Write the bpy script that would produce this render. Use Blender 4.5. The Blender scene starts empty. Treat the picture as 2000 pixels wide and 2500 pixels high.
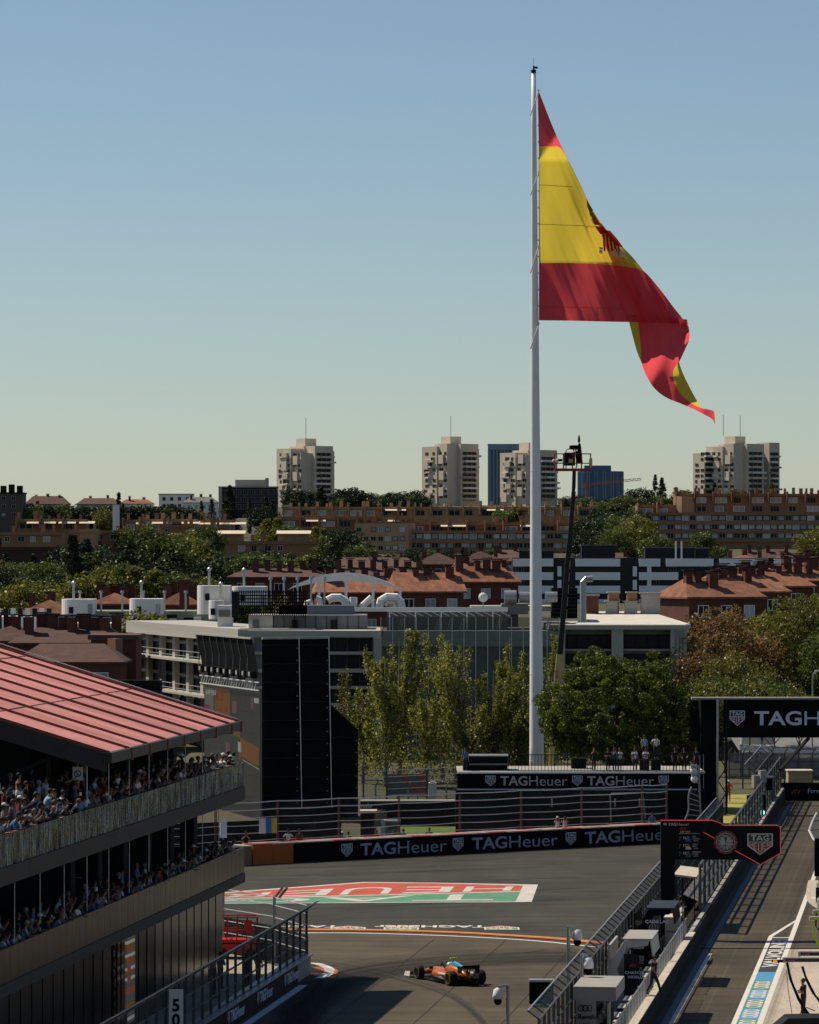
import bpy, bmesh, math, random
import numpy as np
from mathutils import Vector, Matrix, Euler
random.seed(7); RNG = np.random.default_rng(7)
scene = bpy.context.scene
COL = scene.collection
# ---------------------------------------------------------------- camera, sky, sun, exposure
F, CAMH, HZN, CX = 10000.0, 20.3, 1349.0, 1000.0     # focal length in photo pixels, eye height, horizon row, centre column
cam_d = bpy.data.cameras.new('camera'); cam = bpy.data.objects.new('camera', cam_d); COL.objects.link(cam)
cam_d.sensor_fit = 'HORIZONTAL'; cam_d.sensor_width = 24.0; cam_d.lens = 120.0
cam_d.shift_y = (HZN - 1250.0) / 2000.0
cam_d.clip_start = 1.0; cam_d.clip_end = 30000.0
cam.location = (0, 0, CAMH); cam.rotation_euler = (math.radians(90), 0, 0)
scene.camera = cam
SUNV = Vector((-0.66, 0.36, 1.0)).normalized()        # towards the sun
elev = math.asin(SUNV.z); azim = math.atan2(SUNV.x, SUNV.y)
world = bpy.data.worlds.new('World'); scene.world = world; world.use_nodes = True
wn = world.node_tree; bg = wn.nodes['Background']
sky = wn.nodes.new('ShaderNodeTexSky'); sky.sky_type = 'NISHITA'; sky.sun_disc = False
sky.sun_elevation = elev; sky.sun_rotation = azim
sky.air_density = 1.0; sky.dust_density = 0.35; sky.ozone_density = 2.0; sky.altitude = 600
tint = wn.nodes.new('ShaderNodeVectorMath'); tint.operation = 'MULTIPLY'; tint.inputs[1].default_value = (.95, 1.0, 1.03); wn.links.new(sky.outputs[0], tint.inputs[0]); wn.links.new(tint.outputs[0], bg.inputs[0]); bg.inputs[1].default_value = 0.075
sun_d = bpy.data.lights.new('sun', 'SUN'); sun_d.energy = 5.0; sun_d.angle = math.radians(0.5); sun_d.color = (1.0, 0.90, 0.75)
sun = bpy.data.objects.new('sun', sun_d); COL.objects.link(sun); sun.rotation_euler = SUNV.to_track_quat('Z', 'Y').to_euler()
vs = scene.view_settings; vs.view_transform = 'Standard'; vs.look = 'None'; vs.gamma = 1.0; vs.use_curve_mapping = False; vs.exposure = 0.02
scene.cycles.max_bounces = 6; scene.cycles.transparent_max_bounces = 24; scene.cycles.volume_bounces = 0
scene.cycles.diffuse_bounces = 2; scene.cycles.glossy_bounces = 2; scene.cycles.transmission_bounces = 4
scene.cycles.caustics_reflective = False; scene.cycles.caustics_refractive = False

# ---------------------------------------------------------------- coordinates
TAN = 0.128; ROT = -math.atan(TAN)                     # heading of the pit straight
def at(px, py, Y): return Vector(((px - CX) * Y / F, Y, CAMH - (py - HZN) * Y / F))
def g(px, py, z=0.0):
    Y = F * (CAMH - z) / (py - HZN); return Vector(((px - CX) * Y / F, Y, z))
def S(x0, Y, z=0.0): return Vector((x0 + TAN * Y, Y, z))
_TP = [(-400, 0), (420, 0), (560, 2), (700, 5), (900, 8), (1200, 14), (1450, 21), (1800, 33), (2300, 45), (3000, 49), (4500, 44), (20000, 30)]
def sm(t): t = min(1, max(0, t)); return t * t * (3 - 2 * t)
def terrain(x, y):
    for (a, za), (b, zb) in zip(_TP, _TP[1:]):
        if y <= b:
            z = za + (zb - za) * max(0, (y - a) / (b - a)); break
    else: z = 30
    z += 5.5 * sm((x - 33) / 7) * sm((y - 385) / 45) * (1 - sm((y - 520) / 120))
    if y > 600: z += 2.0 * math.sin(x * .006 + 1) * sm((y - 600) / 500)
    return z

# ---------------------------------------------------------------- mesh builder
class MB:
    def __init__(s): s.v = []; s.f = []; s.m = []
    def add(s, vs_, fs, mi=0):
        o = len(s.v); s.v += [tuple(x) for x in vs_]; s.f += [tuple(o + i for i in f) for f in fs]; s.m += [mi] * len(fs); return s
    def box(s, c, d, rz=0, mi=0, taper=1.0):
        x, y, z = d[0] / 2, d[1] / 2, d[2] / 2; cs, sn = math.cos(rz), math.sin(rz); P = []
        for k, t in ((-z, 1.0), (z, taper)):
            for a, b in ((-x, -y), (x, -y), (x, y), (-x, y)):
                a *= t; b *= t; P.append((c[0] + a * cs - b * sn, c[1] + a * sn + b * cs, c[2] + k))
        return s.add(P, [(3, 2, 1, 0), (4, 5, 6, 7), (0, 1, 5, 4), (1, 2, 6, 5), (2, 3, 7, 6), (3, 0, 4, 7)], mi)
    def bar(s, a, b, w, h=None, mi=0):
        a = Vector(a); b = Vector(b); h = h or w; d = (b - a)
        if d.length < 1e-6: return s
        d.normalize(); up = Vector((0, 0, 1)) if abs(d.z) < .95 else Vector((0, 1, 0))
        r = d.cross(up).normalized() * w / 2; u = r.cross(d).normalized() * h / 2
        P = [a - r - u, a + r - u, a + r + u, a - r + u, b - r - u, b + r - u, b + r + u, b - r + u]
        return s.add(P, [(0, 1, 2, 3), (7, 6, 5, 4), (4, 5, 1, 0), (5, 6, 2, 1), (6, 7, 3, 2), (7, 4, 0, 3)], mi)
    def tube(s, pts, r, n=8, mi=0, caps=True):
        pts = [Vector(p) for p in pts]; k = len(pts); rs = r if isinstance(r, (list, tuple)) else [r] * k; o = len(s.v); V = []
        d0 = (pts[1] - pts[0]).normalized(); up = Vector((0, 0, 1)) if abs(d0.z) < .9 else Vector((1, 0, 0)); R = d0.cross(up).normalized()
        for i, p in enumerate(pts):
            d = (pts[min(i + 1, k - 1)] - pts[max(i - 1, 0)]).normalized()
            R = (R - d * R.dot(d)).normalized(); U = d.cross(R)
            for j in range(n):
                a = 2 * math.pi * j / n; V.append(p + (R * math.cos(a) + U * math.sin(a)) * rs[i])
        fs = [(i * n + j, i * n + (j + 1) % n, (i + 1) * n + (j + 1) % n, (i + 1) * n + j) for i in range(k - 1) for j in range(n)]
        if caps: fs += [tuple(range(n - 1, -1, -1)), tuple((k - 1) * n + j for j in range(n))]
        return s.add(V, fs, mi)
    def lathe(s, prof, c=(0, 0, 0), n=16, mi=0, axis='z', ring=False):
        V = []; k = len(prof)
        for r, h in prof:
            for j in range(n):
                a = 2 * math.pi * j / n; x, y = r * math.cos(a), r * math.sin(a)
                V.append((c[0] + x, c[1] + y, c[2] + h) if axis == 'z' else ((c[0] + h, c[1] + x, c[2] + y) if axis == 'x' else (c[0] + x, c[1] + h, c[2] + y)))
        fs = [(i * n + j, i * n + (j + 1) % n, (i + 1) * n + (j + 1) % n, (i + 1) * n + j) for i in range(k - 1) for j in range(n)]
        fs += [((k - 1) * n + j, (k - 1) * n + (j + 1) % n, (j + 1) % n, j) for j in range(n)] if ring else [tuple(range(n - 1, -1, -1)), tuple((k - 1) * n + j for j in range(n))]
        return s.add(V, fs, mi)
    def poly(s, pts, mi=0): return s.add(pts, [tuple(range(len(pts)))], mi)
    def prism(s, pts, ext, mi=0):
        n = len(pts); e = Vector(ext); P = [Vector(p) for p in pts]; Q = [p + e for p in P]
        return s.add(P + Q, [tuple(range(n - 1, -1, -1)), tuple(range(n, 2 * n))] + [(i, (i + 1) % n, n + (i + 1) % n, n + i) for i in range(n)], mi)
    def sphere(s, c, r, n=10, m=6, mi=0, sc=(1, 1, 1)):
        V = [(c[0], c[1], c[2] - r * sc[2])]
        for i in range(1, m):
            t = math.pi * i / m
            for j in range(n):
                a = 2 * math.pi * j / n
                V.append((c[0] + r * sc[0] * math.sin(t) * math.cos(a), c[1] + r * sc[1] * math.sin(t) * math.sin(a), c[2] - r * sc[2] * math.cos(t)))
        V.append((c[0], c[1], c[2] + r * sc[2])); L = len(V) - 1
        fs = [(0, 1 + (j + 1) % n, 1 + j) for j in range(n)]
        fs += [(1 + i * n + j, 1 + i * n + (j + 1) % n, 1 + (i + 1) * n + (j + 1) % n, 1 + (i + 1) * n + j) for i in range(m - 2) for j in range(n)]
        fs += [(1 + (m - 2) * n + j, 1 + (m - 2) * n + (j + 1) % n, L) for j in range(n)]
        return s.add(V, fs, mi)
    def mesh(s, name, mats, smooth=False):
        me = bpy.data.meshes.new(name); me.from_pydata(s.v, [], s.f)
        mats = mats if isinstance(mats, (list, tuple)) else [mats]
        for m in mats: me.materials.append(m)
        if len(mats) > 1: me.polygons.foreach_set('material_index', s.m)
        if smooth: me.polygons.foreach_set('use_smooth', [True] * len(s.f))
        me.validate(); me.update(); return me
    def build(s, name, mats, parent=None, smooth=False):
        return put(name, s.mesh(name, mats, smooth), parent)

def put(name, me, parent=None, M=None):
    """an object sharing mesh data; M is a matrix in world space (parents are unrotated Empties) or in the parent's local space when it is a rotated local thing"""
    o = bpy.data.objects.new(name, me); COL.objects.link(o)
    if parent is not None:
        o.parent = parent
        if parent.get('_w'): o.matrix_parent_inverse = Matrix.Translation(-Vector(parent['_w']))
    if M is not None: o.matrix_basis = M
    return o
def tag(o, label=None, cat=None, group=None, kind=None):
    if label: o['label'] = label
    if cat: o['category'] = cat
    if group: o['group'] = group
    if kind: o['kind'] = kind
    return o
def thing(name, label, cat, loc=(0, 0, 0), group=None, local=False, rz=0):
    """Empty at the thing's base; local=True: children live in its local space, else in world space"""
    o = bpy.data.objects.new(name, None); COL.objects.link(o); o.location = loc; o.rotation_euler[2] = rz
    if not local: o['_w'] = tuple(loc)
    return tag(o, label, cat, group)
def under(part, o):
    """make o a sub-part of a part, where it stands"""
    o.parent = part; o.matrix_parent_inverse = part.matrix_basis.inverted(); return o
def T(x, y, z, rz=0, s=None):
    M = Matrix.Translation((x, y, z)) @ Matrix.Rotation(rz, 4, 'Z')
    if s is not None: M = M @ Matrix.Diagonal((*s, 1))
    return M
def frame(o, xa, ya, s=(1, 1, 1)):
    """matrix with local x along xa, local y along ya (text plane), z out"""
    x = Vector(xa).normalized(); y = Vector(ya); y = (y - x * y.dot(x)).normalized(); z = x.cross(y)
    M = Matrix((x, y, z)).transposed().to_4x4(); M.translation = Vector(o)
    return M @ Matrix.Diagonal((*s, 1))
def child(name, me, par, M=None):
    """a sub-part under a part that sits at the world origin of its thing"""
    o = bpy.data.objects.new(name, me); COL.objects.link(o); o.parent = par
    if M is not None: o.matrix_basis = M
    return o

# ---------------------------------------------------------------- materials
_M = {}
def mat(name, col=None, rough=.7, var=.18, scale=2.0, metal=0.0, bump=0.0, spec=.3, ovar=0.0, emit=None, es=1.0, stretch=None, col2=None, transl=0.0, alpha=1.0, fine=0.0):
    if name in _M: return _M[name]
    m = bpy.data.materials.new(name); m.use_nodes = True; nt = m.node_tree; N = nt.nodes; L = nt.links
    b = N['Principled BSDF']; b.inputs['Roughness'].default_value = rough; b.inputs['Metallic'].default_value = metal
    b.inputs['Specular IOR Level'].default_value = spec
    tc = N.new('ShaderNodeTexCoord'); oi = N.new('ShaderNodeObjectInfo')
    ad = N.new('ShaderNodeVectorMath'); ad.operation = 'MULTIPLY_ADD'
    mp = N.new('ShaderNodeMapping')
    if stretch: mp.inputs['Scale'].default_value = stretch
    L.new(tc.outputs['Object'], mp.inputs[0])
    cmb = N.new('ShaderNodeVectorMath'); cmb.operation = 'ADD'
    sc_ = N.new('ShaderNodeVectorMath'); sc_.operation = 'SCALE'; sc_.inputs[0].default_value = (37, 53, 29); L.new(oi.outputs['Random'], sc_.inputs['Scale'])
    L.new(mp.outputs[0], cmb.inputs[0]); L.new(sc_.outputs[0], cmb.inputs[1]); N.remove(ad)
    nz = N.new('ShaderNodeTexNoise'); nz.inputs['Scale'].default_value = scale; nz.inputs['Detail'].default_value = 6; nz.inputs['Roughness'].default_value = .65
    L.new(cmb.outputs[0], nz.inputs['Vector'])
    rp = N.new('ShaderNodeMapRange'); rp.inputs[1].default_value = .3; rp.inputs[2].default_value = .7; rp.inputs[3].default_value = 0; rp.inputs[4].default_value = 1
    L.new(nz.outputs['Fac'], rp.inputs[0])
    mx = N.new('ShaderNodeMix'); mx.data_type = 'RGBA'
    c2 = col2 or tuple(min(1, c * (1 + var)) for c in col); c1 = col if col2 else tuple(c * (1 - var) for c in col)
    mx.inputs[6].default_value = (*c1, 1); mx.inputs[7].default_value = (*c2, 1); L.new(rp.outputs[0], mx.inputs[0])
    out = mx.outputs[2]
    if fine:
        n2 = N.new('ShaderNodeTexNoise'); n2.inputs['Scale'].default_value = scale * 14; n2.inputs['Detail'].default_value = 3; L.new(cmb.outputs[0], n2.inputs['Vector'])
        r2 = N.new('ShaderNodeMapRange'); r2.inputs[1].default_value = .25; r2.inputs[2].default_value = .75; r2.inputs[3].default_value = 1 - fine; r2.inputs[4].default_value = 1 + fine; L.new(n2.outputs['Fac'], r2.inputs[0])
        vm = N.new('ShaderNodeVectorMath'); vm.operation = 'SCALE'; L.new(out, vm.inputs[0]); L.new(r2.outputs[0], vm.inputs['Scale']); out = vm.outputs[0]
    if ovar:
        r3 = N.new('ShaderNodeMapRange'); r3.inputs[3].default_value = 1 - ovar; r3.inputs[4].default_value = 1 + ovar; L.new(oi.outputs['Random'], r3.inputs[0])
        vm = N.new('ShaderNodeVectorMath'); vm.operation = 'SCALE'; L.new(out, vm.inputs[0]); L.new(r3.outputs[0], vm.inputs['Scale']); out = vm.outputs[0]
    L.new(out, b.inputs['Base Color'])
    if bump:
        bp = N.new('ShaderNodeBump'); bp.inputs['Strength'].default_value = bump; bp.inputs['Distance'].default_value = .05; L.new(nz.outputs['Fac'], bp.inputs['Height']); L.new(bp.outputs[0], b.inputs['Normal'])
    if emit: b.inputs['Emission Color'].default_value = (*emit, 1); b.inputs['Emission Strength'].default_value = es
    sh = b.outputs[0]; mo = N['Material Output']
    if transl:
        t = N.new('ShaderNodeBsdfTranslucent'); L.new(out, t.inputs[0]); ms = N.new('ShaderNodeMixShader'); ms.inputs[0].default_value = transl
        L.new(sh, ms.inputs[1]); L.new(t.outputs[0], ms.inputs[2]); sh = ms.outputs[0]
    if alpha < 1:
        t = N.new('ShaderNodeBsdfTransparent'); ms = N.new('ShaderNodeMixShader'); ms.inputs[0].default_value = alpha
        L.new(t.outputs[0], ms.inputs[1]); L.new(sh, ms.inputs[2]); sh = ms.outputs[0]
    L.new(sh, mo.inputs[0]); _M[name] = m; return m
BLACK = mat('black_vinyl', (.005, .006, .007), .75, .3, spec=.06)
DARK = mat('dark_metal', (.015, .016, .016), .65, .3, spec=.12)
DGREEN = mat('dark_green_sheet', (.005, .010, .009), .8, .3, spec=.06)
STEEL = mat('galvanised_steel', (.36, .38, .38), .42, .15, 6, metal=.7)
FENCE = mat('fence_steel', (.075, .085, .08), .5, .2, 5, metal=.2)
WIRE = mat('bright_wire', (.62, .62, .6), .4, .1, metal=.3)
WHITE = mat('white_paint', (.78, .77, .74), .5, .06, 1.5)
WHITE2 = mat('white_lettering', (.62, .66, .72), .5, .04)
CREAM = mat('cream_board', (.55, .47, .37), .7, .15, 1.2)
CONC = mat('concrete', (.33, .31, .27), .85, .18, .6, bump=.2, fine=.12)
CONCD = mat('grey_concrete', (.16, .16, .15), .85, .2, .6, fine=.12)
GLASS = mat('dark_window_glass', (.010, .013, .016), .3, .3, spec=.15)
RED = mat('red_paint', (.45, .02, .018), .45, .15)
REDL = mat('pinkish_red_board', (.55, .12, .11), .6, .2, 1.5)
ORANGE = mat('orange_panel', (.42, .1, .012), .6, .15, 1.2)
YELLOW = mat('yellow_paint', (.55, .42, .07), .5, .15)
BLUE = mat('blue_paint', (.03, .16, .38), .5, .15)
GREENP = mat('green_emblem', (.01, .05, .03), .5, .1)
REDP = mat('red_emblem', (.22, .02, .018), .5, .1)
MESHP = mat('chain_link_mesh', (.05, .06, .055), .6, .2, alpha=.22)
MESHD = mat('dense_debris_mesh', (.03, .036, .034), .6, .2, alpha=.5)

# ---------------------------------------------------------------- lettering
_TX = {}
def text_mesh(txt, m, size=1.0, bold=0.0, depth=0.012, align='LEFT', spacing=1.0):
    key = (txt, m.name, bold, depth, align, spacing)
    if key in _TX: return _TX[key]
    c = bpy.data.curves.new('lettering', 'FONT'); c.body = txt; c.size = 1.0; c.offset = bold; c.extrude = depth; c.align_x = align; c.space_character = spacing; c.resolution_u = 4
    o = bpy.data.objects.new('lettering', c); COL.objects.link(o)
    me = bpy.data.meshes.new_from_object(o); me.materials.clear(); me.materials.append(m)
    bpy.data.objects.remove(o); _TX[key] = me; return me
def shield_mesh(gm=None, rm=None, wm=None, key=''):
    """watch-maker's shield: 1 wide, 1 tall, origin bottom tip; border + green top + red point"""
    k = 'shield' + key
    if k in _TX: return _TX[k]
    gm, rm, wm = gm or GREENP, rm or REDP, wm or WHITE2
    b = MB(); O = [(-.5, .42), (0, 0), (.5, .42), (.5, 1.0), (-.5, 1.0)]
    b.prism([(x, y, 0) for x, y in O], (0, 0, .012), 2)
    b.prism([(-.45, .62, .013), (.45, .62, .013), (.45, .95, .013), (-.45, .95, .013)], (0, 0, .006), 0)
    b.prism([(-.45, .45, .013), (0, .065, .013), (.45, .45, .013), (.45, .585, .013), (-.45, .585, .013)], (0, 0, .006), 1)
    # letter strokes of the two words
    def st(pts, w=.03, z=.021):
        for p, q in zip(pts, pts[1:]): b.bar((p[0], p[1], z), (q[0], q[1], z), w, .006, 2)
    y0, y1 = .67, .9
    st([(-.36, y1), (-.14, y1)], .05); st([(-.25, y0), (-.25, y1)], .06)
    st([(-.13, y0), (-.02, y1), (.09, y0)], .05); st([(-.08, y0 + .07), (.04, y0 + .07)], .04)
    st([(.34, y1 - .03), (.25, y1), (.16, y1 - .06), (.14, (y0 + y1) / 2), (.17, y0 + .05), (.26, y0), (.34, y0 + .04), (.34, y0 + .1), (.26, y0 + .1)], .05)
    def low(x): return .55 - (.16 + .26 * (1 - abs(x) / .42))
    for x, ch in ((-.34, 'H'), (-.17, 'E'), (0, 'U'), (.17, 'E'), (.34, 'R')):
        t, q = .55, low(x) + .04; a, c = x - .06, x + .06; mid = (t + q) / 2
        if ch == 'H': st([(a, q + .02), (a, t)]); st([(c, q), (c, t)]); st([(a, mid), (c, mid)])
        if ch == 'E': st([(c, t), (a, t), (a, q), (c, q)]); st([(a, mid), (c - .01, mid)])
        if ch == 'U': st([(a, t), (a, q + .04), (x, q), (c, q + .04), (c, t)])
        if ch == 'R': st([(a, q), (a, t), (c, t), (c, mid), (a, mid)]); st([(x, mid), (c, q + .02)])
    _TX[k] = b.mesh('shield_emblem', [gm, rm, wm]); return _TX[k]
def fit_text(txt, m, parent, o, x, u, w, h, bold=0.0, ref='H'):
    """lettering scaled so that it is w wide and its capitals are h tall"""
    me = text_mesh(txt, m, bold=bold); q = [v.co.x for v in me.vertices]; r = [v.co.y for v in text_mesh(ref, m, bold=bold).vertices]
    kx = w / (max(q) - min(q)); ky = h / (max(r) - min(r))
    put('lettering', me, parent, frame(Vector(o) - Vector(x).normalized() * min(q) * kx - Vector(u).normalized() * min(r) * ky, x, u, (kx, ky, 1)))
def taglogo(parent, o, xa, up, h, word=True, lm=None, shield=True, gap=None, wt=None):
    """emblem + wordmark starting at o (bottom left of the emblem); h emblem height, wt wordmark width"""
    lm = lm or WHITE2; x = Vector(xa).normalized(); u = Vector(up).normalized(); o = Vector(o)
    if shield: put('shield_emblem', shield_mesh(), parent, frame(o + x * h * .55, x, u, (h * 1.0, h, 1)))
    if word:
        wt = wt or h * 6.4; p = o + x * (gap if gap is not None else h * 1.55) + u * h * .04
        fit_text('TAG', lm, parent, p, x, u, wt * .405, h * .92, .022); fit_text('Heuer', lm, parent, p + x * wt * .43, x, u, wt * .57, h * .92, -.004)
# ================================================================ ground
DIRT = mat('dry_ground', (.10, .08, .045), .95, .3, .05, col2=(.05, .06, .022), fine=.2)
def grid_sheet(xs, ys, zf):
    b = MB(); nx = len(xs)
    V = [(x, y, zf(x, y)) for y in ys for x in xs]
    return b.add(V, [(j * nx + i, j * nx + i + 1, (j + 1) * nx + i + 1, (j + 1) * nx + i) for j in range(len(ys) - 1) for i in range(nx - 1)])
xs = [-9000, -5000, -2500, -1200] + list(range(-700, 701, 50)) + [1200, 2500, 5000, 9000]; xs = sorted(set(xs + list(range(24, 60, 4))))
ys = [-300, 0, 200, 340] + list(range(380, 700, 12)) + list(range(700, 3200, 60)) + [3600, 4500, 6000, 9000, 14000, 20000]
tag(grid_sheet(xs, ys, terrain).build('ground', DIRT, smooth=True), kind='structure')

def asphalt(name, col):
    m = bpy.data.materials.new(name); m.use_nodes = True; N = m.node_tree.nodes; L = m.node_tree.links; b = N['Principled BSDF']
    tc = N.new('ShaderNodeTexCoord')
    def noise(sc, det, st=(1, 1, 1), rot=0):
        mp = N.new('ShaderNodeMapping'); mp.inputs['Scale'].default_value = st; mp.inputs['Rotation'].default_value = (0, 0, rot); L.new(tc.outputs['Object'], mp.inputs[0])
        n = N.new('ShaderNodeTexNoise'); n.inputs['Scale'].default_value = sc; n.inputs['Detail'].default_value = det; n.inputs['Roughness'].default_value = .6; L.new(mp.outputs[0], n.inputs[0]); return n.outputs['Fac']
    def rng(o, a, c): r = N.new('ShaderNodeMapRange'); r.inputs[1].default_value = .3; r.inputs[2].default_value = .7; r.inputs[3].default_value = a; r.inputs[4].default_value = c; L.new(o, r.inputs[0]); return r.outputs[0]
    def mul(a, c): x = N.new('ShaderNodeMath'); x.operation = 'MULTIPLY'; L.new(a, x.inputs[0]); L.new(c, x.inputs[1]); return x.outputs[0]
    v = mul(mul(rng(noise(.06, 4), .72, 1.25), rng(noise(.35, 5, (1, .35, 1), .5), .8, 1.18)), mul(rng(noise(14, 3), .85, 1.15), rng(noise(.25, 6, (.2, 3.0, 1), -.3), .72, 1.2)))
    sc = N.new('ShaderNodeVectorMath'); sc.operation = 'SCALE'; sc.inputs[0].default_value = col; L.new(v, sc.inputs['Scale']); L.new(sc.outputs[0], b.inputs['Base Color'])
    b.inputs['Roughness'].default_value = .85; b.inputs['Specular IOR Level'].default_value = .2
    bp = N.new('ShaderNodeBump'); bp.inputs['Strength'].default_value = .25; bp.inputs['Distance'].default_value = .02; L.new(noise(20, 3), bp.inputs['Height']); L.new(bp.outputs[0], b.inputs['Normal'])
    return m
ASPH = asphalt('asphalt', (.078, .062, .038)); ASPH2 = asphalt('dark_runoff_asphalt', (.046, .043, .032))
def sheet(name, pts, z, m, kind='structure'):
    o = MB().poly([(p[0], p[1], z) for p in pts]).build(name, m); tag(o, kind=kind); return o
sheet('track', [S(-60, 100), S(60, 100), S(60, 345), (16, 345), (18.5, 286.5), (-10.5, 266.2), (-45, 243)], .006, ASPH)
PAD = mat('concrete_apron', (.42, .35, .27), .85, .16, .5, fine=.15, stretch=(1, .2, 1))
sheet('pit_apron', [S(-7.5, 100), S(30, 100), S(30, 209.5), S(-7.5, 209.5)], .012, PAD)
SERV = mat('pale_concrete_yard', (.36, .31, .25), .85, .3, .4, fine=.2)
sheet('service_yard', [S(-46, 120), S(-30.4, 120), S(-30.4, 197.2), S(-36.5, 209.5), S(-46, 209.5)], .012, SERV)
GRASSP = mat('bright_turf', (.10, .16, .03), .9, .25, .8)
sheet('grass', [g(975, 2075), g(1118, 2060), g(1118, 1996), g(975, 2006)], .012, GRASSP)
sheet('grass', [g(1760, 2010), g(1800, 2010), g(1830, 1940), g(1780, 1940)], .014, mat('yellow_turf', (.3, .27, .06), .9, .2, .8))
# white lines, lane strip, adverts
LINE = mat('white_line_paint', (.62, .58, .51), .7, .12, 1.5, fine=.15)
LBLUE = mat('blue_line_paint', (.075, .11, .16), .7, .2, 1.5)
def strip(x0a, x0b, ya, yb, z, m, name='painted_line', n=1):
    o = MB().poly([S(x0a, ya, z), S(x0b, ya, z), S(x0b, yb, z), S(x0a, yb, z)]).build(name, m); tag(o, kind='structure'); return o
strip(-8.72, -8.5, 120, 216.6, .018, LINE); strip(-7.62, -7.36, 120, 300, .018, LINE)
strip(-8.5, -7.62, 120, 197.9, .016, mat('green_advert_paint', (.10, .22, .15), .7, .15, 2), 'advert_base')
sheet('painted_line', [S(-8.72, 216.6), S(-8.5, 216.2), S(-7.62, 224.6), S(-7.62, 226)], .02, LINE)
strip(-8.5, -7.62, 215.6, 215.9, .018, LINE)
strip(-11.75, -11.45, 120, 330, .018, LBLUE)
for i, Y in enumerate([120 + 4 * k for k in range(20)]):
    m = (BLUE if i % 2 else None)
    if m: strip(-8.5, -7.62, Y - 2 + .2 - .2, Y + 2, .0185, mat('light_blue_advert', (.07, .26, .42), .7, .15, 2), 'advert_panel')
strip(-8.5, -7.62, 197.9, 216, .017, mat('black_advert_paint', (.035, .037, .036), .7, .15, 2), 'advert_base')
d_dir = Vector((TAN, 1, 0)).normalized(); n_dir = Vector((1, -TAN, 0)).normalized()
def ground_text(txt, o, xa, ya, s, z, m=LINE, bold=.03, name='painted_lettering'):
    q = put(name, text_mesh(txt, m, bold=bold, depth=0.0), None, frame(Vector((o[0], o[1], z)), xa, ya, s)); tag(q, kind='structure'); return q
for i, Y in enumerate([122 + 4 * k for k in range(19)]): ground_text('ODIDO', S(-7.72, Y - 3.5), (d_dir), -n_dir, (.95, .95, 1), .022)
ground_text('VALVOLINE', S(-7.7, 200.4), d_dir, -n_dir, (2.6, 1.0, 1), .022)
ground_text('P', S(-7.2, 240), n_dir, d_dir, (1.2, 1.6, 1), .022)
# grid-box brackets painted along the wall
for i in range(7):
    for k in range(5):
        Y = 150 + 7.6 * i + 1.15 * k
        if Y > 196: continue
        b = MB(); p = .03; w = .95
        for q, r in (((-11.4, Y), (-11.4 + w, Y)), ((-11.4 + w, Y), (-11.4 + w, Y + .62)), ((-11.4 + w, Y + .62), (-11.4, Y + .62))):
            b.bar(S(*q, .02), S(*r, .02), .07, .004)
        tag(b.build('painted_bracket', mat('black_line', (.02, .02, .02), .8)), kind='structure')
strip(-11.42, -11.2, 120, 207, .019, LINE, 'painted_line')
sheet('run_off', [g(500, 2266), g(600, 2266), g(900, 2267.5), g(1100, 2273), g(1280, 2283), g(1400, 2292), g(1560, 2308), S(-14.9, 284), (18.4, 286.3), (-10.4, 266.1), (-45, 242.9)], .009, ASPH2)
# orange kerb and white line of the bend
def band(pts, w, z, m, name, n=40, kind='structure'):
    P = [Vector(p) for p in pts]; out = []
    for i in range(n + 1):
        t = i / n * (len(P) - 1); k = min(int(t), len(P) - 2); f = t - k
        p0, p1, p2, p3 = P[max(k - 1, 0)], P[k], P[k + 1], P[min(k + 2, len(P) - 1)]
        out.append(.5 * ((2 * p1) + (p2 - p0) * f + (2 * p0 - 5 * p1 + 4 * p2 - p3) * f * f + (3 * p1 - p0 - 3 * p2 + p3) * f ** 3))
    b = MB(); V = []
    for i, p in enumerate(out):
        d = (out[min(i + 1, n)] - out[max(i - 1, 0)]).normalized(); q = Vector((-d.y, d.x, 0)) * w / 2
        V += [(p.x + q.x, p.y + q.y, z), (p.x - q.x, p.y - q.y, z)]
    b.add(V, [(2 * i, 2 * i + 1, 2 * i + 3, 2 * i + 2) for i in range(n)])
    o = b.build(name, m); tag(o, kind=kind); return o
KERB = mat('orange_kerb_paint', (.52, .13, .02), .6, .2, .3, stretch=(3, .3, 1)); KERB2 = mat('yellow_kerb_paint', (.62, .3, .06), .6, .2, .3)
kp = [g(600, 2271), g(760, 2271.5), g(900, 2272.5), g(1100, 2278), g(1280, 2288), g(1400, 2297), g(1600, 2318)]
band(kp, 1.0, .05, KERB, 'kerb'); band(kp, .3, .06, KERB2, 'kerb_stripe')
band([g(p_, q_) for p_, q_ in ((600, 2278), (760, 2278.5), (900, 2279.5), (1100, 2286), (1280, 2296), (1400, 2307), (1600, 2330))], .32, .02, LINE, 'painted_line')
# round kerb at the nose of the left-hand wall
arc = [g(752, 2353), g(775, 2355), g(796, 2362), g(805, 2370), g(798, 2381), g(780, 2390)]
band(arc, .5, .03, LINE, 'kerb'); band([g(752, 2364), g(770, 2366), g(785, 2371), g(780, 2378), g(752, 2380)], 1.6, .026, KERB, 'kerb'); band([g(752, 2368), g(768, 2370), g(776, 2374)], .6, .032, KERB2, 'kerb_stripe')
strip(-29.75, -29.35, 120, 192, .02, mat('pale_blue_line', (.45, .5, .56), .7, .1), 'painted_line')
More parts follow.
